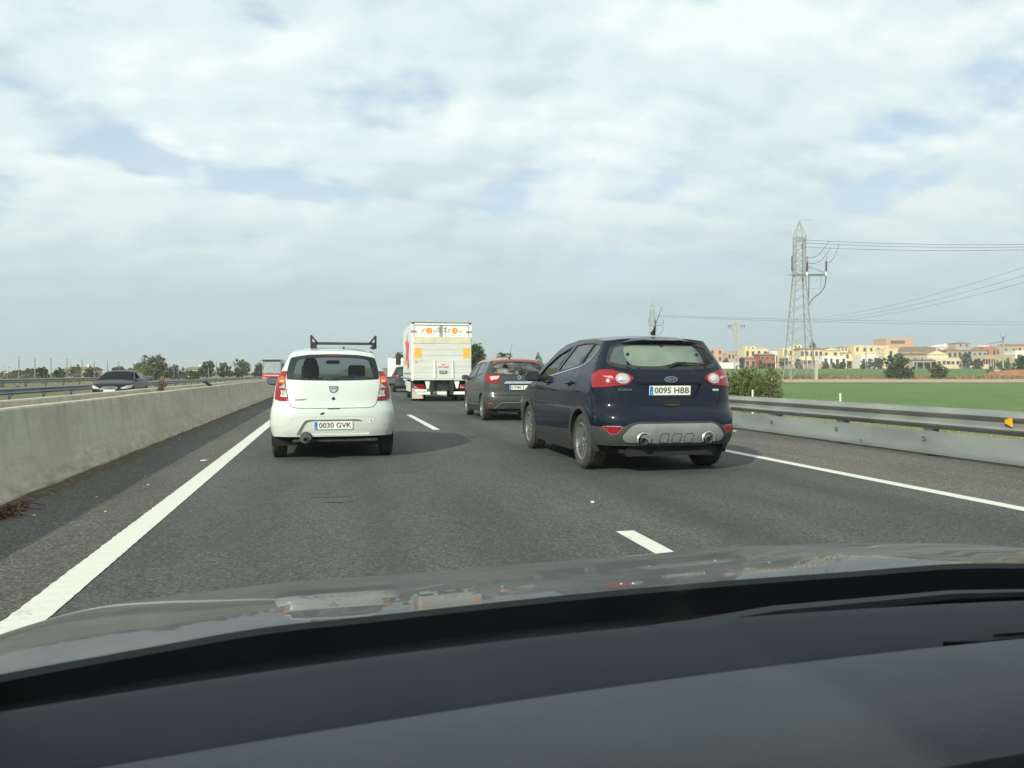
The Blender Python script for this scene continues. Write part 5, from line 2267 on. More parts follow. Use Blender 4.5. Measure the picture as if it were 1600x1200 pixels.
    # tailgate seam, bumper crease
    c.ribbon('tailgate_gap', c.dom([(-.648, 1.05), (-.628, .95), (-.60, .812), (-.575, .755), (-.54, .728), (-.47, .718), (0, .712), (.47, .718), (.54, .728), (.575, .755), (.60, .812), (.628, .95), (.648, 1.05)]), .007, M_GREYSEAM, .003)
    c.ribbon('bumper_crease', c.dom([('y', .33, .475)])[:1] + c.dom([(.70, .475), (.62, .485), (.55, .585), (.50, .603), (-.50, .603), (-.55, .585), (-.62, .485), (-.70, .475)]) + [(-c.sy(.33, .475), .475)], .006, pm('white_crease', (.52, .53, .52), .6), .0025)
    c.patch('tailgate_handle', c.dom(rounded([(-.075, .70), (.085, .70), (.085, .716), (-.075, .716)], .005)), M_GREYSEAM, .006, .01)
    number_plate(c, .0, -.012 + .035, .478, '0030 GVK')
    # emblem, lock and lettering
    y0 = c.pos(0, .97).y - .004
    em = MB().prism(rounded([(-.060, 1.020), (.060, 1.020), (.052, .955), (.030, .925), (-.030, .925), (-.052, .955)], .012), y0 - .008, y0 + .02).build('emblem', M_CHROME, c.root)
    MB().prism(rounded([(-.046, 1.008), (.046, 1.008), (.040, .962), (.023, .938), (-.023, .938), (-.040, .962)], .01), y0 - .010, y0 - .0085).build('emblem_field', pm('emblem_grey', (.62, .64, .64), .3, .5), em)
    text('emblem_letters', 'DACIA', .03, M_INK, em, (0, y0 - .0115, .987), width=.075)
    MB().lathe([(0, 0), (0, .022), (.012, .024)], 20, 'y', (0, c.pos(0, .845).y - .008, .845)).build('lock', M_TRIM, c.root, True)
    text('model_lettering', 'SANDERO', .034, M_INK, c.root, (-.43, c.pos(c.sx(-.43, .83), .83).y - .004, .833), width=.19, shear=.15)
    c.patch('scuff', c.dom([(-.185, .632), (-.16, .655), (-.115, .66), (-.125, .64), (-.15, .625)]), M_TRIM, .003, 0)
    c.patch('sticker', c.dom(rounded([(.48, .505), (.545, .505), (.54, .562), (.49, .562)], .01)), M_PLATE, .003, .002)
    text('sticker_mark', 'S', .05, M_INK, c.root, (.512, c.pos(c.sx(.512, .53), .53).y - .008, .535))
    # wiper, high brake lamp
    pv = c.P(c.sx(.0, 1.115), 1.115, .02)
    pts = [c.P(c.sx(x, z), z, .022) for x, z in ((0, 1.115), (.12, 1.140), (.28, 1.150))]
    wp = MB().tube(pts, [.012, .009, .006], 8).build('rear_wiper', M_TRIM, c.root, True)
    MB().tube([c.P(c.sx(x, z), z, .012) for x, z in ((-.02, 1.135), (.15, 1.146), (.35, 1.143), (.53, 1.132))], .008, 6).build('wiper_blade', M_TRIM, wp, True)
    c.patch('high_brake_lamp', c.dom([(-.07, 1.438), (.07, 1.438), (.075, 1.458), (-.075, 1.458)]), M_REDDK, .006, .004)
    # underside: silencer, axle
    sil = MB().lathe([(0, 0), (0, .034)], 20, 'y', (-.37, -.012, .305)).lathe([(-.02, .0), (-.02, .07), (.0, .084), (.35, .084), (.37, .05)], 24, 'y', (-.37, .005, .312)).lathe([(-.09, .028), (-.09, .036), (.02, .036)], 18, 'y', (-.37, .0, .298))
    sil.build('silencer', pm('exhaust_steel', (.07, .065, .058), .6, .4, scale=8, c2=(.13, .12, .105)), c.root, True)
    MB().tube([(-.72, .63, .27), (-.4, .60, .25), (.4, .60, .25), (.72, .63, .27)], .045, 8).build('rear_axle', M_CLAD, c.root, True)
    MB().box(-.55, .6, .10, .45, .25, .285).build('under_tray', M_CLAD, c.root)
    MB().tube([(.45, .2, .27), (.52, .3, .22), (.6, .5, .25)], .05, 8).build('tow_eye', M_BLACK, c.root, True)
    # cabin
    seat(c, -.35, 1.72, zh=1.30)
    seat(c, .37, 1.78, zh=1.30)
    bevel_box('rear_bench', -.62, .62, .78, .95, .45, 1.085, .06, M_SEAT, c.root)
    bevel_box('dashboard', -.68, .68, 2.6, 3.1, .60, 1.01, .06, M_INT, c.root)
    MB().lathe([(0, .16), (.02, .18), (.04, .16), (.02, .145), (0, .16)], 24, 'y', (-.36, 2.48, .95)).build('steering_wheel', M_TRIM, c.root, True)
    bevel_box('interior_mirror', -.11, .11, 2.42, 2.45, 1.355, 1.415, .012, M_TRIM, c.root)
    bevel_box('parcel_shelf', -.55, .55, .45, .80, 1.04, 1.065, .008, M_INT, c.root)
    mirror_house(c, .98, 2.62, 1.07, 1, .19, .14, M_TRIM)
    mirror_house(c, -.98, 2.62, 1.07, -1, .19, .14, M_TRIM)
    # roof bar
    rb = MB().box(-.30, .60, 1.27, 1.32, 1.635, 1.675).build('roof_bar', pm('bar_grey', (.07, .075, .08), .4, .5), c.root)
    for sg, x in ((-1, -.30), (1, .62)):
        bevel_box('bar_foot', x - .035, x + .055 if sg < 0 else x + .02, 1.23, 1.36, 1.57, 1.675, .012, M_TRIM, rb)
        xo = x - .04 if sg < 0 else x + .04
        MB().prism([(xo, 1.58), (xo, 1.78), (xo - sg * .022, 1.785), (xo - sg * .11, 1.68), (xo - sg * .10, 1.64), (xo - sg * .035, 1.735), (xo - sg * .022, 1.62), (xo - sg * .10, 1.605), (xo - sg * .10, 1.58)], 1.27, 1.31).build('load_stop', M_TRIM, rb)
    MB().tube([(.15, .64, 1.555), (.15, .64, 1.585)], .014, 8).build('washer_jet', M_TRIM, c.root, True)
    skin_person('dark-haired driver at the wheel of the white hatchback, seen from behind', (.025 - .35, 10.88 + 1.86, .02), 0)
    return c


# ================================================================== DARK BLUE SUV (rear and left flank)
def blue_suv():
    B = paint('blue_paint', (.0022, .0055, .0165), rough=.35, dust=.02, dustc=(.10, .10, .09), spec=.05, coat=.65)
    prof = [(.22, .84, .12), (.33, .875, .07), (.38, .89, .045), (.46, .908, .012), (.56, .915, 0), (.66, .918, .012), (.715, .918, .03), (.742, .915, .05), (.768, .908, .115), (.85, .907, .13), (.98, .903, .145), (1.08, .895, .16), (1.16, .880, .185),
            (1.24, .856, .225), (1.30, .832, .265), (1.36, .802, .315), (1.45, .755, .39), (1.54, .708, .465), (1.62, .664, .535), (1.72, .60, .62)]
    zr = [(.35, 1.555), (.55, 1.59), (.97, 1.635), (1.67, 1.652), (2.2, 1.605), (2.45, 1.525), (2.85, 1.315), (3.25, 1.08), (3.6, 1.01), (4.2, .87), (4.44, .72)]
    crown = [(0, .05), (.6, .05), (2.4, .045), (3.0, .06), (4.4, .07)]
    c = Car('suv_car', 'dark blue SUV with silver skid plate and open front window in the right lane', (3.945, 8.36, 0), R(-.3), prof, .48, 2.9, zr, crown, 4.44, blend=1.35, ft=.10,
            zb=lambda y: .345 if y < .42 else (.345 - (y - .42) * .5 if y < .62 else .245))
    c.body_mat = B
    win = rounded([(-.715, 1.335), (-.60, 1.285), (-.3, 1.262), (.3, 1.262), (.60, 1.285), (.715, 1.335), (.615, 1.52), (.50, 1.558), (.0, 1.585), (-.50, 1.558), (-.615, 1.52)], .04, 3)
    dw = c.dom(win)
    w1 = rounded([(3.0, 1.145), (2.72, 1.29), (2.34, 1.455), (1.80, 1.575), (2.12, 1.197)], .04, 3)
    w2 = rounded([(1.985, 1.215), (1.66, 1.580), (1.30, 1.592), (.93, 1.585), (1.17, 1.288)], .03, 3)
    w3 = rounded([(1.08, 1.305), (.90, 1.578), (.76, 1.565), (.665, 1.525), (.78, 1.40), (.88, 1.338)], .03, 3)
    sw = {m: [c.dom(w, m) for w in (w1, w2, w3)] for m in 'LR'}
    wy, wr = (.855, 3.545), .347
    ar = c.arch(wy[0], wr, wr + .055) + c.arch(wy[1], wr, wr + .055)
    rec = c.dom(rounded([(-.415, 1.072), (-.315, .93), (-.26, .898), (.26, .898), (.315, .93), (.415, 1.072)], .03, 3))
    holes = [dw, rec] + sw['L'] + sw['R']
    c.skin(B, M_INT, holes, ar)
    c.patch('plate_recess', rec, B, -.028, -.028)
    c.top([(0, 2.32, 'roof', B, 0), (2.32, 3.25, 'windscreen', M_SCREEN, .07), (3.25, 4.44, 'bonnet', B, 0)])
    c.end_cap('front_panel', B)
    gl_ = c.patch('rear_window', dw, glass('suv_rear_glass', (.72, .78, .75), .7, .10), -.004, 0)
    shade = c.dom(rounded([(-.50, 1.45), (-.475, 1.535), (-.40, 1.562), (0, 1.575), (.40, 1.558), (.475, 1.525), (.52, 1.43), (.515, 1.31), (.3, 1.31), (.05, 1.318), (-.12, 1.29), (-.42, 1.29), (-.475, 1.34)], .05, 4))
    shd = c.patch('sunshade', shade, pm('sunshade_foil', (.27, .305, .28), .5, scale=3.5, c2=(.41, .435, .395), detail=7, bump=.25, bscale=5), -.016, 0)
    # a loose thing on the glass: its own top-level object
    c.ribbon('window_frit', dw, .05, M_TRIM, .000, gl_, True)
    shd.parent = None
    shd.location = c.root.location
    shd.rotation_euler = c.root.rotation_euler
    tag(shd, 'pale grey-green sunshade stuck inside the rear window of the dark blue SUV', 'sunshade')
    for x, z in ((-.455, 1.43), (.455, 1.43), (.02, 1.545)):
        q = c.P(c.sx(x, z), z, -.010)
        MB().lathe([(-.008, 0), (-.008, .018), (0, .026)], 16, 'y', tuple(q)).build('suction_cup', M_TRIM, shd, True)
    for m in 'LR':
        for i, d in enumerate(sw[m]):
            if i == 0 and m == 'L':
                continue                    # the driver's window is wound down
            c.patch('side_window', d, M_GLASST if i else M_GLASS, -.006, 0)
        for d in sw[m]:
            c.ribbon('window_seal', d, .022, M_TRIM, .003, None, True)
    belt = [(3.05, 1.105), (2.6, 1.140), (2.1, 1.180), (1.6, 1.228), (1.1, 1.278), (.88, 1.312), (.77, 1.375), (.64, 1.525)]
    for m in 'LR':
        c.ribbon('belt_chrome', c.dom(belt, m), .014, M_CHROME, .007)
        c.patch('pillar_trim', c.dom(rounded([(.545, 1.31), (.495, 1.315), (.56, 1.46), (.62, 1.43)], .02), m), M_TRIM, .004, .006)
        # door gaps, handles
        c.ribbon('door_gap', c.dom([(.90, 1.28), (1.0, 1.12), (1.16, .98), (1.30, .82), (1.36, .65), (1.38, .50)], m), .007, M_SEAM, .004)
        c.ribbon('door_gap', c.dom([(2.06, 1.19), (2.07, .9), (2.10, .50)], m), .007, M_SEAM, .004)
        c.ribbon('door_gap', c.dom([(3.04, 1.10), (3.10, .95), (3.10, .7), (3.05, .5)], m), .007, M_SEAM, .004)
        sg = -1 if m == 'L' else 1
        for y in (1.23, 2.27):
            a, b_ = c.P(sg * c.sy(y, 1.075), 1.075, .03), c.P(sg * c.sy(y + .20, 1.065), 1.065, .03)
            mid = (a + b_) / 2 + Vector((sg * .012, 0, 0))
            MB().tube([a - Vector((sg * .03, 0, 0)), a, mid, b_, b_ - Vector((sg * .03, 0, 0))], [.012, .014, .016, .014, .012], 8).build('door_handle', B, c.root, True)
            c.patch('handle_cup', c.dom(rounded([(y + .02, 1.03), (y + .17, 1.025), (y + .17, 1.10), (y + .02, 1.105)], .03), m), M_SEAM, .002, 0)
        # cladding: sill, wheel-arch lips
        c.patch('sill_cladding', c.dom([(1.30, .247), (3.08, .247), (3.10, .40), (2.4, .425), (1.34, .46)], m), M_CLAD, .012, .014)
        for k, y in enumerate(wy):
            ring = []
            n = 22
            a0, a1 = (R(-12), R(192))
            for j in range(n + 1):
                a = a0 + (a1 - a0) * j / n
                ring.append((y + math.cos(a) * (wr + .056), wr + math.sin(a) * (wr + .056)))
            outer = []
            for j in range(n + 1):
                a = a1 - (a1 - a0) * j / n
                outer.append((y + math.cos(a) * (wr + .112), wr + math.sin(a) * (wr + .105)))
            c.patch('arch_trim', c.dom(ring + outer, m), M_CLAD, .016, .05, ds=.2, dz=.2)
    c.patch('fuel_flap', c.dom(rounded([(.58, 1.03), (.74, 1.03), (.74, 1.17), (.58, 1.17)], .05, 4), 'R'), B, .003, .006)
    c.under(wy, wr, .905, .235)
    for y in wy:
        for sg in (-1, 1):
            wheel(c, sg * (.905 - .122), y, wr, .235, .235, 'alloy', sg)
    # rear bumper cladding: wraps to the arches; silver skid plate
    s_end = c.sy(.47, .45)
    clad = [(-s_end, .35), (-c.sx(.6, .345), .347), (c.sx(.6, .345), .347), (s_end, .35), (s_end, .575), (c.sx(.72, .57), .568), (c.sx(.60, .585), .588), (c.sx(.52, .622), .628), (c.sx(.40, .64), .645), (-c.sx(.40, .64), .645), (-c.sx(.52, .622), .628), (-c.sx(.60, .585), .588), (-c.sx(.72, .57), .568), (-s_end, .575)]
    bc = c.patch('bumper_cladding', clad, M_CLAD, .006, .01)
    sk = c.dom(rounded([(-.645, .46), (-.545, .575), (-.47, .605), (.47, .605), (.545, .575), (.645, .465), (.60, .398), (.40, .385), (-.40, .385), (-.60, .398)], .03, 3))
    sp = c.patch('skid_plate', sk, M_SILVER, .022, .03, ds=.06, dz=.03)
    c.ribbon('painted_lip', c.dom([(-.66, .60), (-.56, .632), (-.47, .655), (.47, .655), (.56, .632), (.66, .60)]), .035, B, .016)
    for x in (-.155, .0, .155):
        fin = c.dom(rounded([(x - .055, .395), (x - .04, .495), (x + .06, .495), (x + .045, .395)], .015))
        c.ribbon('skid_groove', fin, .011, pm('groove_grey', (.075, .078, .075), .6), .0295, sp, True)
        c.patch('skid_fin', fin, M_SILVER, .027, .008, sp)
    for x in (-.41, .41):
        y = c.pos(c.sx(x, .43), .43).y
        hood_ = MB().lathe([(-.035, .088), (-.045, .075), (-.01, .066), (.10, .06)], 28, 'y', (x, y - .02, .425), -.4, math.pi + .4)
        hood_.build('exhaust_surround', M_SILVER, sp, True)
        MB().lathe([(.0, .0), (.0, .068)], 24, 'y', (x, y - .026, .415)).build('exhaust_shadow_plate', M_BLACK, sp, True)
        MB().lathe([(.12, .034), (-.03, .034), (-.035, .038), (-.03, .042), (.12, .042)], 24, 'y', (x, y - .02, .405)).build('exhaust_tip', pm('tip_steel', (.22, .21, .20), .35, .9), c.root, True)
    # fog lamps
    fog = c.dom([(.665, .575), (.64, .56), (.70, .492), ('y', .14, .492), ('y', .20, .575)])
    for mi in (True, False):
        f_ = c.patch('rear_fog_lamp', fog, M_REDL, .014, .012, mirror=mi, ds=.05)
        c.ribbon('lamp_rim', fog, .014, M_SILVER, .013, f_, True, mirror=mi)
    # tail lamps wrapping the corner
    lamp = [(.455, 1.142), (.50, 1.088), (.545, 1.062), (.70, 1.045), ('y', .30, 1.03), ('y', .42, 1.025), ('y', .47, 1.10), ('y', .50, 1.175), ('y', .40, 1.232), (.76, 1.243), (.70, 1.238), (.52, 1.192)]
    d = c.dom(lamp)
    disc = [(.585 + .082 * math.cos(2 * math.pi * k / 24), 1.132 + .060 * math.sin(2 * math.pi * k / 24)) for k in range(24)]
    disc2 = [(.585 + .052 * math.cos(2 * math.pi * k / 24), 1.132 + .040 * math.sin(2 * math.pi * k / 24)) for k in range(24)]
    amber = c.dom([(.68, 1.135), (.70, 1.115), ('y', .24, 1.125), ('y', .30, 1.15), (.80, 1.165), (.70, 1.16)])
    for mi in (True, False):
        lb = c.patch('tail_lamp', d, M_REDL, .012, .02, mirror=mi, ds=.05, dz=.03)
        c.patch('reverse_lens', c.dom(disc), M_CLEARL, .020, .010, lb, mirror=mi, ds=.05, dz=.03)
        c.patch('reverse_bulb', c.dom(disc2), pm('lamp_core', (.66, .66, .66), .15, .6, coat=1), .024, .006, lb, mirror=mi, dish=.012, ds=.02, dz=.015)
        c.patch('indicator_lens', amber, pm('lamp_pinkish', (.55, .24, .20), .15, coat=1), .020, .010, lb, mirror=mi, ds=.05)
        c.ribbon('lamp_gap', d, .008, M_SEAM, .005, lb, True, mirror=mi)
        c.ribbon('lamp_split', c.dom([(.685, 1.24), (.695, 1.047)]), .006, M_REDDK, .019, lb, mirror=mi)
    # tailgate
    gate = [(-.70, 1.045), (-.665, .92), (-.625, .80), (-.59, .778), (-.3, .772), (.3, .772), (.59, .778), (.625, .80), (.665, .92), (.70, 1.045)]
    c.ribbon('tailgate_gap', c.dom(gate), .009, M_SEAM, .004)
    c.ribbon('tailgate_gap', c.dom([(.69, 1.24), (.722, 1.335)]), .008, M_SEAM, .004)
    c.ribbon('tailgate_gap', c.dom([(-.69, 1.24), (-.722, 1.335)]), .008, M_SEAM, .004)
    # raised bar over the plate
    c.patch('tailgate_bar', c.dom(rounded([(-.46, 1.085), (.46, 1.085), (.44, 1.165), (-.44, 1.165)], .02, 3)), B, .016, .02)
    yb = c.pos(0, 1.125).y - .018
    ov = lambda a, b_: [(a * math.cos(2 * math.pi * k / 36), 1.125 + b_ * math.sin(2 * math.pi * k / 36)) for k in range(36)]
    em = MB().prism(ov(.082, .036), yb - .008, yb + .01).build('oval_emblem', M_CHROME, c.root)
    MB().prism(ov(.074, .030), yb - .0095, yb - .0082).build('emblem_field', pm('emblem_blue', (.012, .03, .09), .25, coat=1), em)
    text('emblem_script', 'Ford', .046, M_CHROME, em, (0, yb - .011, 1.127), width=.105, shear=.35)
    number_plate(c, -.005, c.pos(0, .99).y + .012, .992, '0095 HBB', w=.53, h=.113, tilt=R(4))
    c.patch('gate_handle', c.dom(rounded([(-.125, .868), (.125, .868), (.10, .80), (-.10, .80)], .025, 3)), M_SEAM, .003, .006)
    c.patch('gate_handle_grip', c.dom(rounded([(-.10, .832), (.10, .832), (.09, .806), (-.09, .806)], .01, 2)), M_TRIM, .010, .01)
    for x, t, w in ((-.565, 'KUGA', .16),):
        z = 1.005 if x < 0 else 1.0
        y = c.pos(c.sx(x, z), z).y - .004
        o = text('model_lettering', t, .034, M_CHROME, c.root, (x, y, z), rot=(math.pi / 2, 0, R(-14 if x < 0 else 14)), width=w)
    c.patch('badge_strip', c.dom(rounded([(.555, .985), (.65, .985), (.65, 1.008), (.555, 1.008)], .006)), M_CHROME, .006, .006)
    # spoiler, high brake lamp, aerial, wiper
    v, f = [], []
    n = 24
    for i in range(n + 1):
        x = -.625 + 1.25 * i / n
        t = abs(x) / .625
        zt = 1.655 - .085 * t ** 3
        yb_ = .43 - .02 + .16 * t ** 2.5
        v += [(x, yb_ + .32, zt + .004), (x, yb_ + .10, zt - .012), (x, yb_, zt - .045), (x, yb_ + .015, zt - .075), (x, yb_ + .14, zt - .085)]
    for i in range(n):
        for k in range(4):
            f.append((i * 5 + k, i * 5 + k + 1, i * 5 + k + 6, i * 5 + k + 5))
    sp_ = MB().add(v, f).build('roof_spoiler', B, c.root, True, 50)
    MB().box(-.20, .20, .402, .43, 1.602, 1.622).build('high_brake_lamp', pm('brake_strip', (.30, .25, .25), .3, .3), sp_)
    ae = MB().tube([(.02, .74, 1.70), (.02, .70, 1.735), (.02, .66, 1.80)], [.035, .02, .006], 8).build('aerial', M_TRIM, c.root, True)
    MB().tube([(.02, .66, 1.80), (.08, .60, 2.02)], [.004, .003], 5).build('aerial_rod', M_TRIM, ae)
    wp = MB().tube([c.P(c.sx(x, z), z, .025) for x, z in ((.02, 1.268), (.12, 1.305), (.25, 1.312))], [.022, .018, .010], 8).build('rear_wiper', M_TRIM, c.root, True)
    MB().tube([c.P(c.sx(x, z), z, .018) for x, z in ((.12, 1.30), (.30, 1.312), (.53, 1.298))], .011, 6).build('wiper_blade', M_TRIM, wp, True)
    for m, sg in (('L', -1), ('R', 1)):
        mirror_house(c, sg * 1.0, 2.92, 1.16, sg, .22, .165, M_TRIM, M_TRIM)
    # underside and cabin
    MB().tube([(-.41, .12, .40), (-.3, .3, .34), (0, .5, .31), (.3, .3, .34), (.41, .12, .40)], .055, 8).build('exhaust_pipe', M_CLAD, c.root, True)
    MB().box(-.62, .62, .2, .9, .25, .30).tube([(-.7, .85, .33), (0, .85, .30), (.7, .85, .33)], .05, 8).build('rear_axle', M_BLACK, c.root)
    for x in (-.37, .37):
        seat(c, x, 2.15 if x < 0 else 2.2, zh=1.42)
    bevel_box('rear_bench', -.66, .66, 1.05, 1.22, .55, 1.22, .06, M_SEAT, c.root)
    bevel_box('dashboard', -.70, .70, 2.85, 3.25, .70, 1.10, .06, M_INT, c.root)
    bevel_box('load_cover', -.6, .6, .35, 1.05, 1.15, 1.17, .008, M_INT, c.root)
    return c


# ================================================================== GREY CROSSOVER WITH RED ROOF
def grey_car():
    G = paint('grey_paint', (.030, .032, .031), rough=.4, dust=.28, dustc=(.13, .125, .11), dust_top=1.1, coat=.6, spec=.25)
    RD = paint('red_roof_paint', (.23, .022, .022), rough=.35, dust=.35, dustc=(.26, .15, .12), dust_top=2.6)
    prof = [(.22, .80, .10), (.30, .835, .05), (.40, .87, .02), (.50, .884, .0), (.62, .886, .01), (.66, .884, .03), (.70, .880, .055), (.80, .878, .06), (.95, .872, .08), (1.05, .862, .10), (1.15, .838, .15), (1.25, .795, .23), (1.35, .745, .32), (1.45, .695, .42), (1.52, .655, .49), (1.62, .59, .57)]
    zr = [(.3, 1.465), (.5, 1.50), (.9, 1.545), (1.5, 1.565), (2.1, 1.53), (2.35, 1.46), (2.8, 1.22), (3.15, 1.03), (3.5, .98), (4.0, .84), (4.12, .7)]
    c = Car('crossover_car', 'dusty dark grey crossover with red roof behind the box truck', (4.58, 18.62, 0), R(-1.2), prof, .46, 3.0, zr, [(0, .05), (2.3, .05), (3.0, .06), (4.1, .06)], 4.12, blend=1.3,
            zb=lambda y: .31 if y < .3 else .24)
    c.body_mat = G
    win = c.dom(rounded([(-.67, 1.20), (-.4, 1.165), (0, 1.155), (.4, 1.165), (.67, 1.20), (.60, 1.41), (.45, 1.465), (0, 1.485), (-.45, 1.465), (-.60, 1.41)], .05, 3))
    w1 = [(1.75, 1.10), (2.85, 1.04), (2.30, 1.40), (1.75, 1.48)]
    w2 = [(.72, 1.21), (1.68, 1.11), (1.68, 1.48), (.95, 1.46)]
    sw = {m: [c.dom(rounded(w, .05, 3), m) for w in (w1, w2)] for m in 'LR'}
    wy, wr = (.66, 3.265), .33
    c.skin(G, M_INT, [win] + sw['L'] + sw['R'], c.arch(wy[0], wr, wr + .05) + c.arch(wy[1], wr, wr + .05))
    c.top([(0, 2.25, 'roof', RD, 0), (2.25, 3.15, 'windscreen', M_SCREEN, .07), (3.15, 4.12, 'bonnet', G, 0)])
    c.end_cap('front_panel', G)
    # painted roof edge: pillars and header in red
    hd = c.dom([(-.655, 1.32), (-.60, 1.43), (-.45, 1.485), (0, 1.505), (.45, 1.485), (.60, 1.43), (.655, 1.32)])
    tops = [(s, c.ztop(s) - .003) for s in [hd[-1][0] * (1 - 2 * i / 20) for i in range(21)]]
    c.patch('rear_header', hd + tops, RD, .003, .004)
    for m in 'LR':
        sg = -1 if m == 'L' else 1
        yy = [.55, .8, 1.2, 1.6, 2.0, 2.25]
        low = [(sg * c.sy(y, 1.485), lin([(.4, 1.475), (.8, 1.49), (1.5, 1.50), (2.25, 1.44)], y)) for y in yy]
        up = [(s, c.ztop(s) - .003) for s, z in reversed(low)]
        c.patch('roof_edge', low + up, RD, .003, .004)
    gl_ = c.patch('rear_window', win, M_GLASSD, -.004, 0)
    film = c.dom(rounded([(-.64, 1.19), (-.4, 1.165), (0, 1.158), (.0, 1.25), (-.13, 1.31), (-.24, 1.385), (-.15, 1.44), (0, 1.462), (-.45, 1.45), (-.585, 1.40)], .03, 3))
    dm = glass('dust_film', (.62, .62, .56), .0, .85)
    c.patch('dust_film', film, dm, -.001, 0, gl_)
    c.ribbon('window_seal', win, .03, M_TRIM, .002, gl_, True)
    for m in 'LR':
        for d in sw[m]:
            c.patch('side_window', d, M_GLASST, -.004, 0)
            c.ribbon('window_seal', d, .03, M_TRIM, .003, None, True)
        c.ribbon('door_gap', c.dom([(.80, 1.19), (.95, 1.0), (1.10, .75), (1.14, .42)], m), .009, M_SEAM, .004)
        c.ribbon('door_gap', c.dom([(1.71, 1.10), (1.74, .42)], m), .009, M_SEAM, .004)
        c.ribbon('door_gap', c.dom([(2.86, 1.03), (2.84, .45)], m), .009, M_SEAM, .004)
        c.patch('sill_trim', c.dom([(1.12, .245), (2.85, .245), (2.85, .34), (1.12, .36)], m), M_CLAD, .010, .012)
        c.ribbon('sill_chrome', c.dom([(1.2, .40), (2.7, .37)], m), .022, M_SILVER, .012)
        sg = -1 if m == 'L' else 1
        a, b_ = c.P(sg * c.sy(1.92, 1.0), 1.0, .03), c.P(sg * c.sy(2.1, .995), .995, .03)
        MB().tube([a - Vector((sg * .03, 0, 0)), a, b_, b_ - Vector((sg * .03, 0, 0))], .014, 8).build('door_handle', G, c.root, True)
        mirror_house(c, sg * .985, 2.70, 1.09, sg, .20, .15, M_SILVER)
    c.under(wy, wr, .875, .205)
    for y in wy:
        for sg in (-1, 1):
            wheel(c, sg * (.875 - .108), y, wr, .205, .22, 'spoke', sg)
    lamp = [(.455, 1.142), (.49, 1.055), (.56, .955), (.60, .938), ('y', .18, .955), ('y', .30, 1.0), ('y', .34, 1.08), ('y', .30, 1.15), (.78, 1.17)]
    d = c.dom(lamp)
    lit = c.dom([(.50, 1.125), (.52, 1.075), (.58, 1.04), (.70, 1.045), (.73, 1.09), (.70, 1.11)])
    for mi in (True, False):
        lb = c.patch('tail_lamp', d, M_REDL, .012, .02, mirror=mi, ds=.05, dz=.03)
        c.patch('brake_lens', lit, pm('brake_lamp_pink', (.80, .30, .25), .2, coat=1, emit=((1, .30, .22), .5)), .022, .012, lb, mirror=mi)
        c.ribbon('lamp_gap', d, .012, M_SEAM, .006, lb, True, mirror=mi)
    c.ribbon('tailgate_gap', c.dom([(-.665, .945), (-.655, .80), (-.635, .675), (-.58, .658), (.58, .658), (.635, .675), (.655, .80), (.665, .945)]), .010, M_SEAM, .004)
    c.patch('chrome_strip', c.dom(rounded([(-.40, .935), (-.35, .99), (.35, .99), (.40, .935)], .015)), M_CHROME, .022, .026)
    c.patch('plate_niche', c.dom([(-.36, .925), (.36, .925), (.30, .745), (-.30, .745)]), M_TRIM, .002, 0)
    number_plate(c, 0, c.pos(0, .835).y - .014, .838, '1740 J', tw=.29, tx=-.045)
    y0 = c.pos(0, 1.09).y - .012
    em = MB().prism([(0, 1.165), (.058, 1.095), (0, 1.025), (-.058, 1.095)], y0 - .006, y0 + .02).build('diamond_emblem', M_CHROME, c.root)
    MB().prism([(-.004, 1.135), (.022, 1.095), (-.004, 1.058), (-.028, 1.095)], y0 - .008, y0 - .0065).build('emblem_centre', M_TRIM, em)
    low = c.dom(rounded([(-.62, .315), (-.46, .46), (.46, .46), (.62, .315)], .02))
    c.patch('bumper_insert', low, M_CLAD, .006, .008)
    c.ribbon('insert_line', c.dom([(-.62, .33), (-.46, .468), (.46, .468), (.62, .33)]), .016, M_SILVER, .009)
    c.ribbon('bumper_line', c.dom([(-.80, .57), (-.72, .585), (-.63, .648), (.63, .648), (.72, .585), (.80, .57)]), .008, M_SEAM, .003)
    fog = c.dom([(.68, .445), (.69, .375), (.77, .375), ('y', .15, .39), ('y', .17, .445)])
    for mi in (True, False):
        f_ = c.patch('reflector', fog, M_REDL, .010, .012, mirror=mi)
        c.ribbon('reflector_rim', fog, .016, M_SILVER, .008, f_, True, mirror=mi)
    wp = MB().tube([c.P(c.sx(x, z), z, .025) for x, z in ((0, 1.168), (.1, 1.205), (.25, 1.21))], [.03, .02, .01], 8).build('rear_wiper', M_TRIM, c.root, True)
    MB().tube([c.P(c.sx(x, z), z, .018) for x, z in ((.05, 1.20), (.42, 1.21))], .011, 6).build('wiper_blade', M_TRIM, wp, True)
    ae = MB().tube([(-.12, .75, 1.585), (-.12, .70, 1.63)], [.03, .012], 8).build('aerial', M_TRIM, c.root, True)
    MB().tube([(-.12, .70, 1.63), (-.10, .52, 1.95)], [.005, .004], 5).build('aerial_rod', M_TRIM, ae)
    MB().box(-.10, .10, .405, .44, 1.487, 1.505).build('high_brake_lamp', M_REDDK, c.root)
    MB().tube([(-.7, .66, .28), (.7, .66, .28)], .05, 8).box(-.3, .2, .12, .4, .24, .30).build('rear_axle', M_BLACK, c.root)
    for x in (-.36, .36):
        seat(c, x, 1.85, zh=1.34)
    bevel_box('rear_bench', -.62, .62, .85, 1.0, .5, 1.17, .06, M_SEAT, c.root)
    bevel_box('dashboard', -.68, .68, 2.65, 3.05, .65, 1.05, .06, M_INT, c.root)
    return c


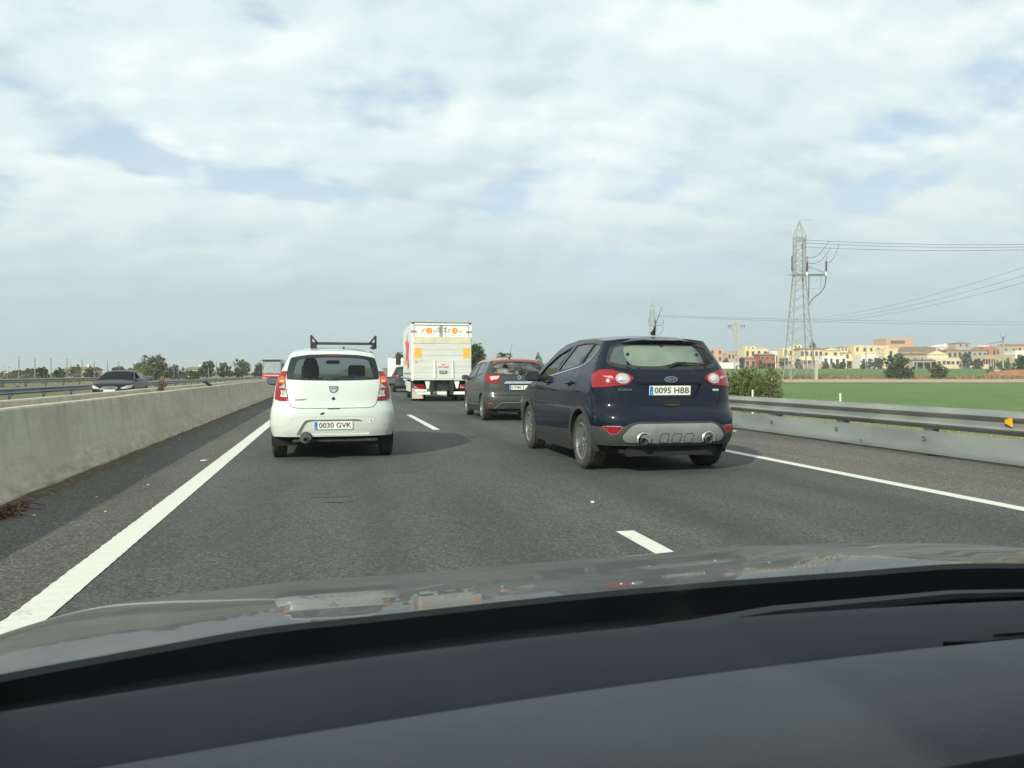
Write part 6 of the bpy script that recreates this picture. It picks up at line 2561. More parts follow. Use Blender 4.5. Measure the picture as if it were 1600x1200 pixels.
# ================================================================== BLACK ONCOMING HATCHBACK (front view, its own flank on the viewer's right)
def black_car():
    K = paint('black_paint', (.010, .011, .013), rough=.35, dust=.04, dustc=(.10, .095, .085), coat=.25, spec=.15)
    prof = [(.18, .80, .12), (.28, .835, .03), (.40, .86, .0), (.52, .87, .01), (.62, .872, .05), (.70, .872, .10), (.78, .870, .18), (.88, .862, .30), (.98, .845, .40), (1.1, .80, .50), (1.25, .725, .55), (1.40, .635, .60), (1.52, .55, .65)]
    zr = [(0, .665), (.10, .70), (.35, .80), (.95, .915), (1.08, .945), (1.45, 1.13), (1.95, 1.355), (2.2, 1.405), (2.7, 1.425), (3.3, 1.395), (3.75, 1.30), (4.1, 1.0), (4.22, .75)]
    c = Car('hatchback_car', 'black hatchback coming the other way behind the concrete barriers', (-10.35, 40.2, -.12), R(180), prof, .55, 2.6, zr, [(0, .05), (.9, .06), (1.1, .06), (1.9, .05), (3.6, .045), (4.2, .03)], 4.22, blend=1.2, ft=.06, zb=lambda y: .20)
    # rz=180 turns the builder's +y (away from the viewed end) towards +Y of the car frame reversed; mirror so that the nose faces -Y
    c.root.rotation_euler = (0, 0, 0)
    c.body_mat = K
    sw = {m: [c.dom(rounded(w, .04, 3), m) for w in ([(1.32, .99), (2.32, 1.02), (2.30, 1.36), (1.95, 1.33)], [(2.40, 1.02), (3.45, 1.06), (3.25, 1.31), (2.40, 1.36)])] for m in 'LR'}
    wy, wr = (.85, 3.5), .315
    c.skin(K, M_INT, sw['L'] + sw['R'], c.arch(wy[0], wr, wr + .045) + c.arch(wy[1], wr, wr + .045))
    c.top([(0, 1.08, 'bonnet', K, 0), (1.08, 2.02, 'windscreen', glass('black_car_screen', (.28, .32, .32), .45), .06), (2.02, 4.22, 'roof', K, 0)])
    c.end_cap('rear_panel', K)
    for m in 'LR':
        for i, d in enumerate(sw[m]):
            if not (m == 'R' and i == 0):
                c.patch('side_window', d, M_GLASST, -.004, 0)
        c.ribbon('door_gap', c.dom([(2.36, 1.0), (2.40, .35)], m), .01, M_SEAM, .004)
        sg = -1 if m == 'L' else 1
        mirror_house(c, sg * .97, 1.42, 1.0, sg, .20, .14, K)
    c.under(wy, wr, .86, .2)
    for y in wy:
        for sg in (-1, 1):
            wheel(c, sg * (.86 - .105), y, wr, .2, .2, 'spoke', sg)
    hl = c.dom([(.46, .60), (.52, .56), (.66, .565), ('y', .42, .62), ('y', .60, .72), ('y', .55, .755), (.70, .72)])
    gr_ = c.dom(rounded([(-.36, .60), (-.28, .66), (.28, .66), (.36, .60), (.28, .545), (-.28, .545)], .03))
    for mi in (True, False):
        c.patch('headlamp', hl, M_HEADL, .010, .02, mirror=mi, ds=.05, dz=.03)
    g_ = c.patch('grille', gr_, M_TRIM, .006, .01)
    c.ribbon('grille_chrome', gr_, .018, M_CHROME, .010, g_, True)
    c.patch('grille_bar', c.dom([(-.33, .595), (.33, .595), (.33, .612), (-.33, .612)]), M_CHROME, .010, .006, g_)
    c.patch('lower_intake', c.dom(rounded([(-.55, .22), (.55, .22), (.48, .36), (-.48, .36)], .03)), M_SEAM, .004, .006)
    y0 = c.pos(0, .60).y - .012
    MB().prism([(.07 * math.cos(2 * math.pi * k / 24), .605 + .032 * math.sin(2 * math.pi * k / 24)) for k in range(24)], y0 - .01, y0 + .01).build('emblem', M_CHROME, c.root)
    pl = bevel_box('number_plate', -.26, .26, -.012, .0, .415, .525, .004, M_PLATE, c.root)
    for x in (-.36, .36):
        seat(c, x, 2.35, zh=1.28)
    MB().tube([(-.5, 1.06, .955), (.1, 1.12, .975)], .012, 6).build('windscreen_wiper', M_TRIM, c.root, True)
    bevel_box('dashboard', -.66, .66, 1.2, 1.6, .6, .95, .05, M_INT, c.root)
    return c


# ================================================================== FAR CARS AHEAD
def far_car(label, loc, rz, colr, h_scale, txt=None):
    K = paint('far_paint_%d' % int(loc[1]), colr, rough=.35, dust=.04, coat=.5, spec=.2)
    s = h_scale
    prof = [(.22, .82, .08), (.35, .87, .02), (.5, .90, 0), (.7, .90, .03), (.9, .89, .06), (1.05 * s, .87, .10), (1.2 * s, .80, .2), (1.4 * s, .70, .38), (1.6 * s, .60, .52)]
    zr = [(.3, 1.46 * s), (.6, 1.52 * s), (1.5, 1.56 * s), (2.3, 1.48 * s), (3.2, 1.0 * s), (4.2, .75)]
    c = Car('suv_car', label, loc, rz, prof, .45, 3.0, zr, [(0, .05), (4, .05)], 4.3)
    c.body_mat = K
    win = c.dom(rounded([(-.66, 1.08 * s), (.66, 1.08 * s), (.56, 1.43 * s), (-.56, 1.43 * s)], .05, 3))
    sw = [c.dom(rounded([(.7, 1.1 * s), (2.8, 1.05 * s), (2.3, 1.40 * s), (.95, 1.44 * s)], .05, 3), m) for m in 'LR']
    wy, wr = (.8, 3.4), .34
    c.skin(K, M_INT, [win] + sw, c.arch(wy[0], wr, wr + .05) + c.arch(wy[1], wr, wr + .05))
    c.top([(0, 2.3, 'roof', K, 0), (2.3, 3.2, 'windscreen', M_SCREEN, .06), (3.2, 4.3, 'bonnet', K, 0)])
    c.end_cap('front_panel', K)
    c.patch('rear_window', win, M_GLASST, -.004, 0)
    for d in sw:
        c.patch('side_window', d, M_GLASST, -.004, 0)
    c.under(wy, wr, .89, .22)
    for y in wy:
        for sg in (-1, 1):
            wheel(c, sg * .78, y, wr, .22, .22, 'spoke', sg)
    d = c.dom([(.58, 1.02 * s), (.60, .84), ('y', .25, .86), ('y', .28, 1.02 * s)])
    for mi in (True, False):
        c.patch('tail_lamp', d, M_REDL, .01, .02, mirror=mi)
    c.patch('bumper_strip', c.dom([(-.78, .42), (.78, .42), (.78, .58), (-.78, .58)]), M_CLAD, .006, .01)
    c.patch('chrome_strip', c.dom([(-.4, .93), (.4, .93), (.4, .98), (-.4, .98)]), M_CHROME, .01, .01)
    number_plate(c, 0, c.pos(0, .80).y - .016, .80, None)
    return c


white_car()
blue_suv()
grey_car()
black_car()
far_car('dark SUV ahead in traffic, half hidden by the white box truck', (4.62, 48.5, 0), R(-3), (.014, .017, .022), 1.03)

# ================================================================== BOX TRUCK
M_TWHITE = pm('truck_white', (.70, .70, .66), .45, scale=3, c2=(.80, .80, .76), coat=.3)
M_TALU = pm('lift_aluminium', (.58, .585, .55), .5, .15, scale=2.5, c2=(.68, .68, .64), stretch=(.4, 1, 2))
M_BEIGE = pm('lift_edge_beige', (.55, .49, .38), .7, scale=4, c2=(.66, .60, .47))
M_ORANGE = pm('orange_marker', (.75, .36, .03), .5, scale=12, c2=(.90, .50, .08))
M_LOGO_O = pm('logo_orange', (.80, .20, .05), .5)
M_LOGO_Y = pm('logo_yellow', (.85, .55, .10), .5)
M_LOGO_T = pm('logo_teal', (.10, .26, .26), .5)
M_LOGO_R = pm('logo_red', (.60, .06, .05), .5)


def sun_logo(root, x, y, z, r):
    d = MB().prism([(x + r * math.cos(2 * math.pi * k / 32), z + r * math.sin(2 * math.pi * k / 32)) for k in range(32)], y - .003, y, 'y').build('logo_sun', M_LOGO_O, root)
    MB().prism([(x + r * .62 * math.cos(2 * math.pi * k / 28), z - r * .05 + r * .62 * math.sin(2 * math.pi * k / 28)) for k in range(28)], y - .006, y - .0035, 'y').build('logo_face', M_LOGO_Y, d)
    for k in range(3):
        xx = x + (-.28 + .28 * k) * r
        MB().box(xx - r * .07, xx + r * .07, y - .009, y - .0065, z - r * .4, z + r * .1).build('logo_mark', M_LOGO_R, d)


def truck():
    T = empty('box_truck', (4.535, 32.35, 0), R(-2.0), 'white box truck with tail lift and orange marker squares in the right lane', 'truck')
    hw, z0, z1, Ln = 1.265, .90, 3.30, 6.3
    bevel_box('cargo_box', -hw, hw, .06, Ln, z0, z1, .03, M_TWHITE, T)
    MB().box(-hw - .012, -hw + .09, 0, .10, z0 - .02, z1 + .01).box(hw - .09, hw + .012, 0, .10, z0 - .02, z1 + .01).box(-hw + .092, hw - .092, 0, .10, z1 - .07, z1 + .012).build('rear_frame', M_TWHITE, T)
    MB().box(-hw - .02, hw + .02, -.012, .11, z1 + .013, z1 + .04).build('roof_rail', M_CLAD, T)
    for sg in (-1, 1):
        MB().box(sg * 1.2 - .05, sg * 1.2 + .05, -.02, .02, z1 - .03, z1 + .02).build('marker_lamp', M_REDL, T)
        x0, x1 = (-1.15, -.045) if sg < 0 else (.045, 1.15)
        dr = bevel_box('rear_door', x0, x1, .01, .055, z0 + .05, z1 - .10, .008, M_TWHITE, T)
        MB().box(x0 - .02, x0, .02, .05, z0 + .05, z1 - .10).box(x1, x1 + .02, .02, .05, z0 + .05, z1 - .10).box(x0, x1, .02, .05, z1 - .10, z1 - .075).build('door_seal', M_TRIM, dr)
        xr = sg * .13
        MB().tube([(xr, -.01, z0 + .1), (xr, -.01, z1 - .12)], .022, 8).build('lock_rod', M_TWHITE, dr, True)
        for z in (3.10, 2.98):
            MB().box(xr - .05, xr + .05, -.035, .009, z - .025, z + .025).build('rod_bracket', M_SILVER, dr)
        hx = sg * 1.17
        MB().box(hx - .13, hx + .10, -.03, .009, 2.93, 2.99).build('hinge', M_SILVER, dr)
        xc = -.53 if sg < 0 else .56
        sun_logo(dr, xc, .004, 2.99, .125)
        text('logo_letter', 'Z', .20, M_LOGO_T, dr, (xc - .25, .004, 2.98), width=.17, shear=.3)
        text('logo_letter', 'al', .17, M_LOGO_T, dr, (xc + .25, .004, 2.975), width=.15, shear=.3)
        for k in range(9):
            if k not in (1, 5):
                MB().box(xc - .30 + .065 * k, xc - .26 + .065 * k, .0035, .0075, 2.80, 2.825).build('logo_line', M_LOGO_T, dr)
    # folded tail-lift platform: planks with open joints
    pl = empty_part('tail_lift', T)
    ys0, ys1 = -.09, -.022
    pz = [.985, 1.22, 1.46, 1.70, 1.94, 2.18, 2.44]
    for i in range(len(pz) - 1):
        bevel_box('plank', -1.19, 1.235, ys0, ys1, pz[i] + .003, pz[i + 1] - .003, .002, M_TALU, pl)
    bevel_box('upper_flap', -1.19, 1.235, ys0 + .012, ys1, 2.446, 2.735, .008, M_BEIGE, pl)
    bevel_box('lower_edge', -1.22, 1.25, ys0 - .02, ys1, .905, .980, .01, M_TALU, pl)
    for sg in (-1, 1):
        x0, x1 = (-1.145, -.855) if sg < 0 else (.90, 1.19)
        MB().box(x0, x1, ys0 - .008, ys0 - .002, 1.835, 2.262).build('marker_square', M_ORANGE, pl)
        xx = -.315 if sg < 0 else .44
        MB().prism([(xx - .045, .98), (xx + .055, .98), (xx + .03, 1.72), (xx - .02, 1.72)], ys0 - .05, ys0 - .004).build('lift_rib', M_TWHITE, pl)
    MB().box(-.10, .225, ys0 - .012, ys0 - .002, 1.175, 1.30).build('maker_plate', pm('plate_dark', (.03, .05, .055), .5), pl)
    text('maker_name', 'ZEPRO', .105, M_TALU, pl, (.0625, ys0 - .0145, 1.238), width=.27, bold=.002)
    for k in range(10):
        if k != 4:
            MB().box(-.14 + .042 * k, -.108 + .042 * k, ys0 - .007, ys0 - .004, 1.435, 1.475 + .015 * (k % 3 == 0)).build('red_lettering', M_LOGO_R, pl)
    MB().box(-.02, .14, ys0 - .007, ys0 - .004, 1.54, 1.57).build('red_mark', M_LOGO_R, pl)
    MB().tube([(-1.1, ys0 - .012, 1.66), (-1.06, ys0 - .012, 1.66)], .018, 8).build('latch', M_CLAD, pl)
    # under the box: chassis, lift arms, lamps, bumper
    MB().box(-.45, -.35, .3, Ln + 1.2, .62, .84).box(.35, .45, .3, Ln + 1.2, .62, .84).box(-1.1, 1.1, .25, .45, .72, .88).build('chassis', M_BLACK, T)
    MB().box(-.33, .33, .15, .45, .46, .86).build('lift_unit', M_TRIM, T)
    for x in (-.42, .42):
        MB().prism([(x - .07, .95), (x + .07, .95), (x + .10, .62), (x + .05, .28), (x - .05, .28), (x - .10, .62)], -.03, .12).build('lift_arm', M_TRIM, T)
    for x in (-.60, .64):
        MB().prism([(x - .12, .885), (x + .12, .885), (x + .05, .55), (x - .03, .55)], -.02, .0).build('arm_shield', M_TWHITE, T)
    for sg in (-1, 1):
        x0, x1 = (-1.19, -.73) if sg < 0 else (.76, 1.22)
        lm = bevel_box('tail_lamp', x0, x1, -.02, .08, .545, .715, .012, M_REDL, T)
        MB().add([(x0 + .03, -.024, .57), (x0 + .22, -.024, .57), (x0 + .03, -.024, .68)], [(0, 1, 2)]).build('lamp_reflector', M_CLEARL, lm)
    for x0, x1 in ((-1.05, -.45), (-.19, .22), (.46, 1.05)):
        bevel_box('underrun_bar', x0, x1, .0, .08, .29, .42, .012, M_TWHITE, T)
    np_ = bevel_box('number_plate', -1.20, -.62, -.03, -.012, .42, .52, .004, M_PLATE, T)
    MB().box(-1.195, -1.15, -.034, -.031, .428, .512).build('country_band', M_EUBLUE, np_)
    MB().box(-.40, .40, .2, .3, .30, .34).build('cross_member', M_BLACK, T)
    for sg in (-1, 1):
        MB().box(sg * .97 - .24, sg * .97 + .24, .55, .58, .11, .56).build('mudflap', M_BEIGE if sg < 0 else M_TRIM, T)
    # wheels: twin rear, single front
    tw = MB().lathe([(-.14, .24), (-.15, .30), (-.13, .40), (-.10, .43), (-.05, .43), (-.045, .418), (-.03, .418), (-.025, .43), (.025, .43), (.03, .418), (.045, .418), (.05, .43), (.10, .43), (.13, .40), (.15, .30), (.14, .24), (.05, .22), (.04, 0)], 40, 'x').mesh('wheel', True, 30)
    tw.materials.append(M_TYRE)
    for x, y in ((-1.06, 1.25), (-.74, 1.25), (1.06, 1.25), (.74, 1.25), (-1.0, 5.6), (1.0, 5.6)):
        o = bpy.data.objects.new('wheel', tw)
        col.objects.link(o)
        o.parent = T
        o.location = (x, y, .43)
    MB().box(-1.22, -1.16, 2.2, 4.6, .38, .82).box(1.16, 1.22, 2.2, 4.6, .38, .82).build('side_guard', M_TWHITE, T)
    # cab ahead of the box
    cab = bevel_box('cab', -1.08, 1.08, Ln + .08, Ln + 1.75, .5, 2.45, .12, M_TWHITE, T, 3)
    MB().box(-.95, .95, Ln + 1.752, Ln + 1.765, 1.45, 2.2).build('windscreen', M_WIN, cab)
    for sg in (-1, 1):
        MB().tube([(sg * 1.05, Ln + 1.3, 2.2), (sg * 1.38, Ln + 1.35, 2.25), (sg * 1.42, Ln + 1.35, 1.6)], .02, 6).build('mirror_arm', M_TRIM, cab, True)
        bevel_box('wing_mirror', sg * 1.44 - .13, sg * 1.44 + .13, Ln + 1.28, Ln + 1.42, 1.62, 2.15, .04, M_TRIM, cab)
    # side lettering: tall red and blue sign on the left flank
    MB().prism([(1.6, 1.5), (2.5, 1.35), (3.2, 1.9), (4.3, 1.5), (3.6, 2.3), (4.6, 2.75), (3.3, 2.6), (2.6, 3.0), (2.4, 2.5), (1.4, 2.6), (2.0, 2.1)], -hw - .006, -hw - .002, 'x').build('side_logo', M_LOGO_R, T)
    MB().prism([(.5, 1.15), (5.5, 1.15), (5.5, 1.22), (.5, 1.22)], -hw - .006, -hw - .002, 'x').build('side_stripe', M_LOGO_T, T)
    MB().box(-hw - .015, -hw - .002, .12, Ln, .905, 1.0).build('side_skirt', M_SILVER, T)
    return T


def empty_part(name, parent):
    """a plate that carries its own pieces"""
    return MB().box(-1.18, 1.22, -.02, -.012, .95, 2.72).build(name, M_CLAD, parent)


truck()

# ================================================================== RED BUS (oncoming)
bus = empty('bus', (-7.75, 107, -.12), 0, 'red and grey coach coming towards the traffic on the opposite carriageway', 'bus')
M_BRED = pm('bus_red', (.50, .03, .035), .35, coat=.8)
M_BGREY = pm('bus_grey', (.30, .31, .31), .4, coat=.5)
bevel_box('body', -1.25, 1.25, 0, 11, .35, 1.25, .12, M_BRED, bus, 3)
bevel_box('upper_body', -1.23, 1.23, .10, 11, 1.252, 3.25, .18, M_BGREY, bus, 3)
ws = MB().add([(-1.12, -.01, 1.30), (1.12, -.01, 1.30), (1.12, .07, 2.85), (-1.12, .07, 2.85), (-1.12, .2, 1.30), (1.12, .2, 1.30), (1.12, .28, 2.85), (-1.12, .28, 2.85)],
              [(0, 1, 2, 3), (7, 6, 5, 4), (0, 4, 5, 1), (1, 5, 6, 2), (2, 6, 7, 3), (3, 7, 4, 0)]).build('windscreen', pm('bus_glass', (.28, .33, .32), .08, .2, scale=2, c2=(.42, .47, .45), coat=1), bus)
MB().box(-1.14, 1.14, .03, .12, 2.86, 3.12).build('destination_board', M_TRIM, bus)
for k in range(5):
    MB().box(1.232, 1.245, .9 + 2 * k, 2.7 + 2 * k, 1.5, 2.6).build('side_window', M_WIN, bus)
MB().box(-.95, .95, -.012, -.002, .98, 1.06).build('white_stripe', M_PLATE, bus)
for sg in (-1, 1):
    bevel_box('headlamp', sg * .95 - .18, sg * .95 + .18, -.02, .05, .55, .75, .03, M_HEADL, bus)
    MB().tube([(sg * 1.1, .2, 3.05), (sg * 1.42, -.25, 3.0), (sg * 1.45, -.3, 2.6)], .03, 6).build('mirror_arm', M_TRIM, bus, True)
    bevel_box('wing_mirror', sg * 1.45 - .11, sg * 1.45 + .11, -.38, -.24, 2.1, 2.62, .04, M_TRIM, bus)
    for y in (2.6, 8.4):
        o = MB().lathe([(-.14, 0), (-.14, .3), (-.13, .48), (.13, .48), (.14, .3), (.14, 0)], 28, 'x').build('wheel', M_TYRE, bus, True)
        o.location = (sg * 1.08, y, .48)
MB().box(-.4, .4, -.02, -.002, .42, .53).build('number_plate', M_PLATE, bus)

# ================================================================== WHITE VAN FAR AHEAD
van = empty('delivery_van', (6.1, 71, 0), R(-4), 'far white delivery truck with orange sign ahead of the dark SUV', 'van')
bevel_box('cargo_box', -1.1, 1.1, 0, 4.2, .75, 2.55, .04, M_TWHITE, van)
for sg in (-1, 1):
    dr = bevel_box('rear_door', .02 if sg > 0 else -1.02, 1.02 if sg > 0 else -.02, -.03, -.002, .85, 2.45, .008, M_TWHITE, van)
    bevel_box('tail_lamp', sg * .85 - .15, sg * .85 + .15, -.02, .05, .55, .7, .02, M_REDL, van)
    for y in (.9, 4.6):
        o = MB().lathe([(-.12, 0), (-.12, .2), (-.11, .36), (.11, .36), (.12, .2), (.12, 0)], 24, 'x').build('wheel', M_TYRE, van, True)
        o.location = (sg * .85, y, .36)
sun_logo(van, -.2, -.032, 2.1, .16)
bevel_box('cab', -.98, .98, 4.25, 5.6, .45, 2.0, .12, M_TWHITE, van, 3)
MB().box(-.9, .9, .1, 5.4, .42, .72).build('chassis', M_BLACK, van)

# ================================================================== THE CAR THE PICTURE IS TAKEN FROM
CX = .40        # its centre line
own = empty('car', (CX, 0, 0), 0, 'dark grey car seen from its driver seat, dashboard and dusty bonnet', 'car')


def own_bonnet_z(x, y):
    u = y - .98
    a = abs(x)
    z = .905 - .125 * u - .100 * u * u + .020 * x
    z -= .03 * max(0, a - .25) ** 2 + .10 * max(0, a - .62) ** 2 + 1.0 * max(0, a - .78) ** 2
    z += .004 * math.exp(-((a - .48) / .10) ** 2)            # raised crease each side
    if u > .95:
        z -= 1.2 * (u - .95) ** 2
    return z


def bonnet_mat():
    m, nt, b = new_mat('dusty_bonnet')
    N, L = nt.nodes.new, nt.links.new
    tc = N('ShaderNodeTexCoord')
    n = N('ShaderNodeTexNoise')
    n.inputs['Scale'].default_value = 6
    n.inputs['Detail'].default_value = 9
    n.inputs['Roughness'].default_value = .7
    L(tc.outputs['Object'], n.inputs['Vector'])
    r = N('ShaderNodeValToRGB')
    r.color_ramp.elements[0].position, r.color_ramp.elements[0].color = .38, (.038, .039, .036, 1)
    r.color_ramp.elements[1].position, r.color_ramp.elements[1].color = .62, (.085, .085, .075, 1)
    L(n.outputs['Fac'], r.inputs[0])
    L(r.outputs[0], b.inputs['Base Color'])
    b.inputs['Roughness'].default_value = .55
    b.inputs['Coat Weight'].default_value = .42
    mr = N('ShaderNodeMapRange')
    mr.inputs['From Min'].default_value = .35
    mr.inputs['From Max'].default_value = .7
    mr.inputs['To Min'].default_value = .012
    mr.inputs['To Max'].default_value = .05
    L(n.outputs['Fac'], mr.inputs[0])
    L(mr.outputs[0], b.inputs['Coat Roughness'])
    return m


def rear_edge(x):
    return .985 - .20 * (x - .02) ** 2


v, f = [], []
nx, ny = 72, 46
for j in range(ny + 1):
    for i in range(nx + 1):
        x = -.90 + 1.80 * i / nx
        y0 = rear_edge(x)
        y = y0 + (2.05 - .25 * x * x - y0) * j / ny
        v.append((x, y, own_bonnet_z(x, y)))
for j in range(ny):
    f += [(j * (nx + 1) + i, j * (nx + 1) + i + 1, (j + 1) * (nx + 1) + i + 1, (j + 1) * (nx + 1) + i) for i in range(nx)]
MB().add(v, f).build('bonnet', bonnet_mat(), own, True, 60)
# rolled rear lip of the bonnet and the front and flanks below it
xs_ = [-.9 + 1.8 * i / 60 for i in range(61)]
v, f = [], []
for x in xs_:
    y0 = rear_edge(x)
    z0 = own_bonnet_z(x, y0)
    v += [(x, y0 - .001, z0), (x, y0 - .006, z0 - .006), (x, y0 - .004, z0 - .09)]
for i in range(60):
    f += [(3 * i, 3 * i + 3, 3 * i + 4, 3 * i + 1), (3 * i + 1, 3 * i + 4, 3 * i + 5, 3 * i + 2)]
MB().add(v, f).build('bonnet_lip', M_TRIM, own, True)
OWNP = paint('own_paint', (.06, .061, .058), rough=.4, dust=.3, dustc=(.2, .19, .16), dust_top=1.2)
v, f = [], []
for i in range(21):
    x = -.9 + 1.8 * i / 20
    y1 = 2.05 - .25 * x * x
    z1_ = own_bonnet_z(x, y1)
    v += [(x, y1, z1_), (x, y1 + .08, z1_ - .12), (x, y1 + .08, .22)]
for i in range(20):
    f += [(3 * i, 3 * i + 3, 3 * i + 4, 3 * i + 1), (3 * i + 1, 3 * i + 4, 3 * i + 5, 3 * i + 2)]
MB().add(v, f).build('front_bumper', OWNP, own, True)
for sg in (-1, 1):
    v, f = [], []
    for j in range(13):
        y = .86 + 1.0 * j / 12
        z = own_bonnet_z(sg * .9, y)
        v += [(sg * .9, y, z), (sg * .92, y, z - .12), (sg * .92, y, .25)]
    for j in range(12):
        f += [(3 * j, 3 * j + 3, 3 * j + 4, 3 * j + 1), (3 * j + 1, 3 * j + 4, 3 * j + 5, 3 * j + 2)]
    MB().add(v, f).build('wing', OWNP, own, True)

# black cowl between bonnet and dashboard, with the wiper arms lying in it
M_COWL = pm('cowl_black', (.008, .009, .010), .35, scale=8, c2=(.016, .018, .019), rvar=.1)
M_DASH = pm('dash_plastic', (.022, .027, .034), .7, scale=9, c2=(.029, .035, .042), spec=.25, bump=.12, bscale=420)
M_DASH2 = pm('dash_pad', (.080, .090, .100), .68, scale=7, c2=(.100, .110, .120), spec=.3, bump=.14, bscale=420)


def dash_edge(x):
    return .772 - .16 * (x - .05) ** 2


def sheet(name, rows, mat, parent, smooth=True):
    """rows: list of functions x -> (y, z)"""
    xs2 = [-.80 + 1.60 * i / 64 for i in range(65)]
    v, f = [], []
    n = len(rows)
    for x in xs2:
        for r_ in rows:
            y, z = r_(x)
            v.append((x, y, z))
    for i in range(64):
        for k in range(n - 1):
            f.append((i * n + k, (i + 1) * n + k, (i + 1) * n + k + 1, i * n + k + 1))
    return MB().add(v, f).build(name, mat, parent, smooth, 40)


sheet('cowl', [lambda x: (rear_edge(x) + .01, .868), lambda x: (rear_edge(x) - .02, .862), lambda x: (rear_edge(x) - .05, .85), lambda x: (rear_edge(x) - .09, .868), lambda x: (rear_edge(x) - .14, .875), lambda x: (dash_edge(x) + .02, .86), lambda x: (dash_edge(x) - .05, .82)], M_COWL, own)
wa = MB().tube([(-.10, .80, .90), (.12, .835, .905), (.40, .86, .902), (.62, .845, .898)], [.012, .012, .009, .006], 8).build('wiper_arm', M_TRIM, own, True)
MB().tube([(-.05, .845, .893), (.2, .872, .897), (.45, .875, .893), (.72, .845, .885)], .007, 6).build('wiper_blade', M_TRIM, wa, True)


def crease(x):
    return .610 - .10 * (x - .1) ** 2 + .03 * x


sheet('dashboard', [lambda x: (dash_edge(x) + .012, .905), lambda x: (dash_edge(x) + .004, .926), lambda x: (dash_edge(x) - .006, .930), lambda x: (dash_edge(x) - .03, .931), lambda x: (dash_edge(x) - .07, .930),
                    lambda x: (crease(x) + .035, .927), lambda x: (crease(x) + .012, .918), lambda x: (crease(x) - .012, .914)], M_DASH, own)
dp = sheet('dash_pad', [lambda x: (crease(x) + .002, .908), lambda x: (crease(x) + .004, .934), lambda x: (crease(x) - .002, .941), lambda x: (crease(x) - .012, .945), lambda x: (crease(x) - .05, .949), lambda x: (crease(x) - .11, .951),
                        lambda x: (crease(x) - .155, .948), lambda x: (crease(x) - .18, .938), lambda x: (crease(x) - .20, .90), lambda x: (crease(x) - .21, .70)], M_DASH2, own)
# defroster slot at the right part of the crease
MB().prism([(.19, .642), (.30, .648), (.60, .628), (.60, .622), (.30, .634), (.23, .634)], .9285, .9335, 'z').build('defroster_slot', M_BLACK, dp)
MB().prism([(.25, .642), (.34, .650), (.62, .634), (.62, .627), (.34, .639)], .9340, .9362, 'z').build('slot_cover', M_DASH, dp)

# windscreen, roof, pillars, doors: the shell that shades the dashboard
v, f = [], []
n1, n2 = 24, 10
for j in range(n2 + 1):
    t = j / n2
    for i in range(n1 + 1):
        x = (-.74 + 1.48 * i / n1) * (1 - .18 * t)
        yb_ = rear_edge(x) - .10
        y = yb_ + (.30 - .06 * (x / .6) ** 2 - yb_) * t
        z = .885 + (1.455 - .885) * t + .03 * math.sin(math.pi * t)
        v.append((x, y, z))
for j in range(n2):
    f += [(j * (n1 + 1) + i, j * (n1 + 1) + i + 1, (j + 1) * (n1 + 1) + i + 1, (j + 1) * (n1 + 1) + i) for i in range(n1)]
MB().add(v, f).build('windscreen', glass('own_windscreen', (.975, .985, .97), .02), own, True, 60)
v, f = [], []
for j in range(13):
    y = .31 - 2.0 * j / 12
    for i in range(17):
        x = (-.62 + 1.24 * i / 16)
        v.append((x, y - .05 * (x / .6) ** 2, 1.455 + .03 * (1 - (x / .62) ** 2)))
for j in range(12):
    f += [(j * 17 + i, j * 17 + i + 1, (j + 1) * 17 + i + 1, (j + 1) * 17 + i) for i in range(16)]
MB().add(v, f).build('roof', OWNP, own, True)
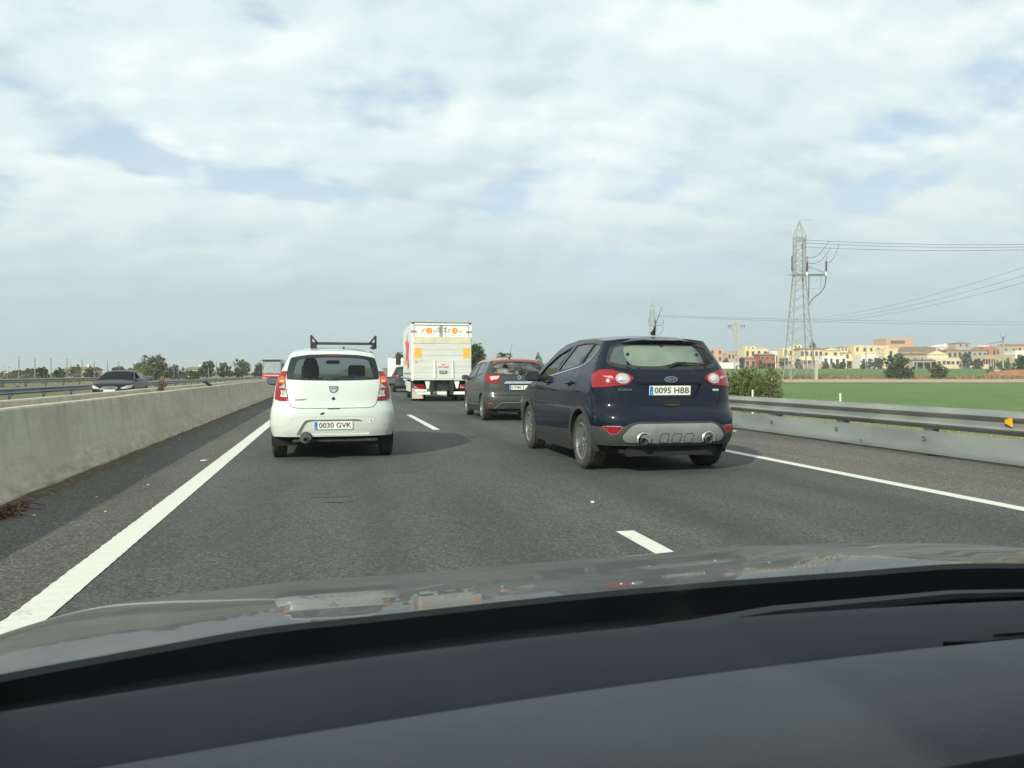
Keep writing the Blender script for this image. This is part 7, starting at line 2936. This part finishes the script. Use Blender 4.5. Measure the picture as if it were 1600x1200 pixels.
for sg in (-1, 1):
    MB().tube([(sg * .76, .86, .86), (sg * .70, .58, 1.17), (sg * .62, .27, 1.45)], [.035, .033, .03], 8).build('front_pillar', M_INT, own, True)
    MB().box(min(sg * .72, sg * .905), max(sg * .72, sg * .905), -1.6, .865, .25, .855).build('door', OWNP, own)
    MB().bar((sg * .74, -.62, .90), (sg * .63, -.55, 1.45), .12, .05).build('centre_pillar', M_INT, own)
    MB().bar((sg * .74, -1.55, .90), (sg * .62, -1.3, 1.45), .40, .05).build('rear_pillar', M_INT, own)
    b_ = bevel_box('seat_back', sg * .37 - .25, sg * .37 + .25, -.55, -.40, .45, 1.12, .06, M_SEAT, own, 3)
    bevel_box('headrest', sg * .37 - .14, sg * .37 + .14, -.56, -.46, 1.13, 1.34, .05, M_SEAT, own, 3)
    bevel_box('seat_cushion', sg * .37 - .25, sg * .37 + .25, -.40, .10, .33, .50, .05, M_SEAT, own, 3)
    for y in (1.45, -1.35):
        w_ = MB().lathe([(-.1, .2), (-.105, .26), (-.09, .31), (-.07, .32), (.07, .32), (.09, .31), (.105, .26), (.1, .2), (.06, .18), (.06, 0)], 32, 'x').build('wheel', M_TYRE, own, True)
        w_.location = (sg * .78, y, .32)
MB().box(-.72, .72, -1.7, 2.0, .20, .30).box(-.72, .72, -1.75, -1.62, .30, 1.0).build('floor_pan', M_BLACK, own)

GT = glass('added_tint_glass', (.22, .24, .235), .5)  # dark tint added to cut sun on the dashboard and sky reflections
for sg in (-1, 1):
    MB().add([(sg * .765, .90, .86), (sg * .745, -.70, .86), (sg * .635, -.60, 1.47), (sg * .625, .31, 1.47)], [(0, 1, 2, 3)]).build('side_window', GT, own)
    MB().add([(sg * .747, -.68, .86), (sg * .747, -1.72, .86), (sg * .63, -1.66, 1.47), (sg * .637, -.57, 1.47)], [(0, 1, 2, 3)]).build('side_window', GT, own)
MB().add([(-.70, -1.74, 1.0), (.70, -1.74, 1.0), (.61, -1.66, 1.45), (-.61, -1.66, 1.45)], [(0, 1, 2, 3)]).build('rear_window', GT, own)

# ================================================================== HAZE
hz = MB().box(-4100, 4100, -100, 4600, -1.6, 34.0).build('haze', None, None)
hm = bpy.data.materials.new('haze')
hm.use_nodes = True
hm.node_tree.nodes.clear()
ho = hm.node_tree.nodes.new('ShaderNodeOutputMaterial')
pv_ = hm.node_tree.nodes.new('ShaderNodeVolumePrincipled')
pv_.inputs['Color'].default_value = (.92, .96, .97, 1)
pv_.inputs['Density'].default_value = .0006
pv_.inputs['Anisotropy'].default_value = .2
hm.node_tree.links.new(pv_.outputs[0], ho.inputs['Volume'])
hz.data.materials.append(hm)
tag(hz, 'thin summer haze over the motorway and the fields', 'haze', kind='stuff')
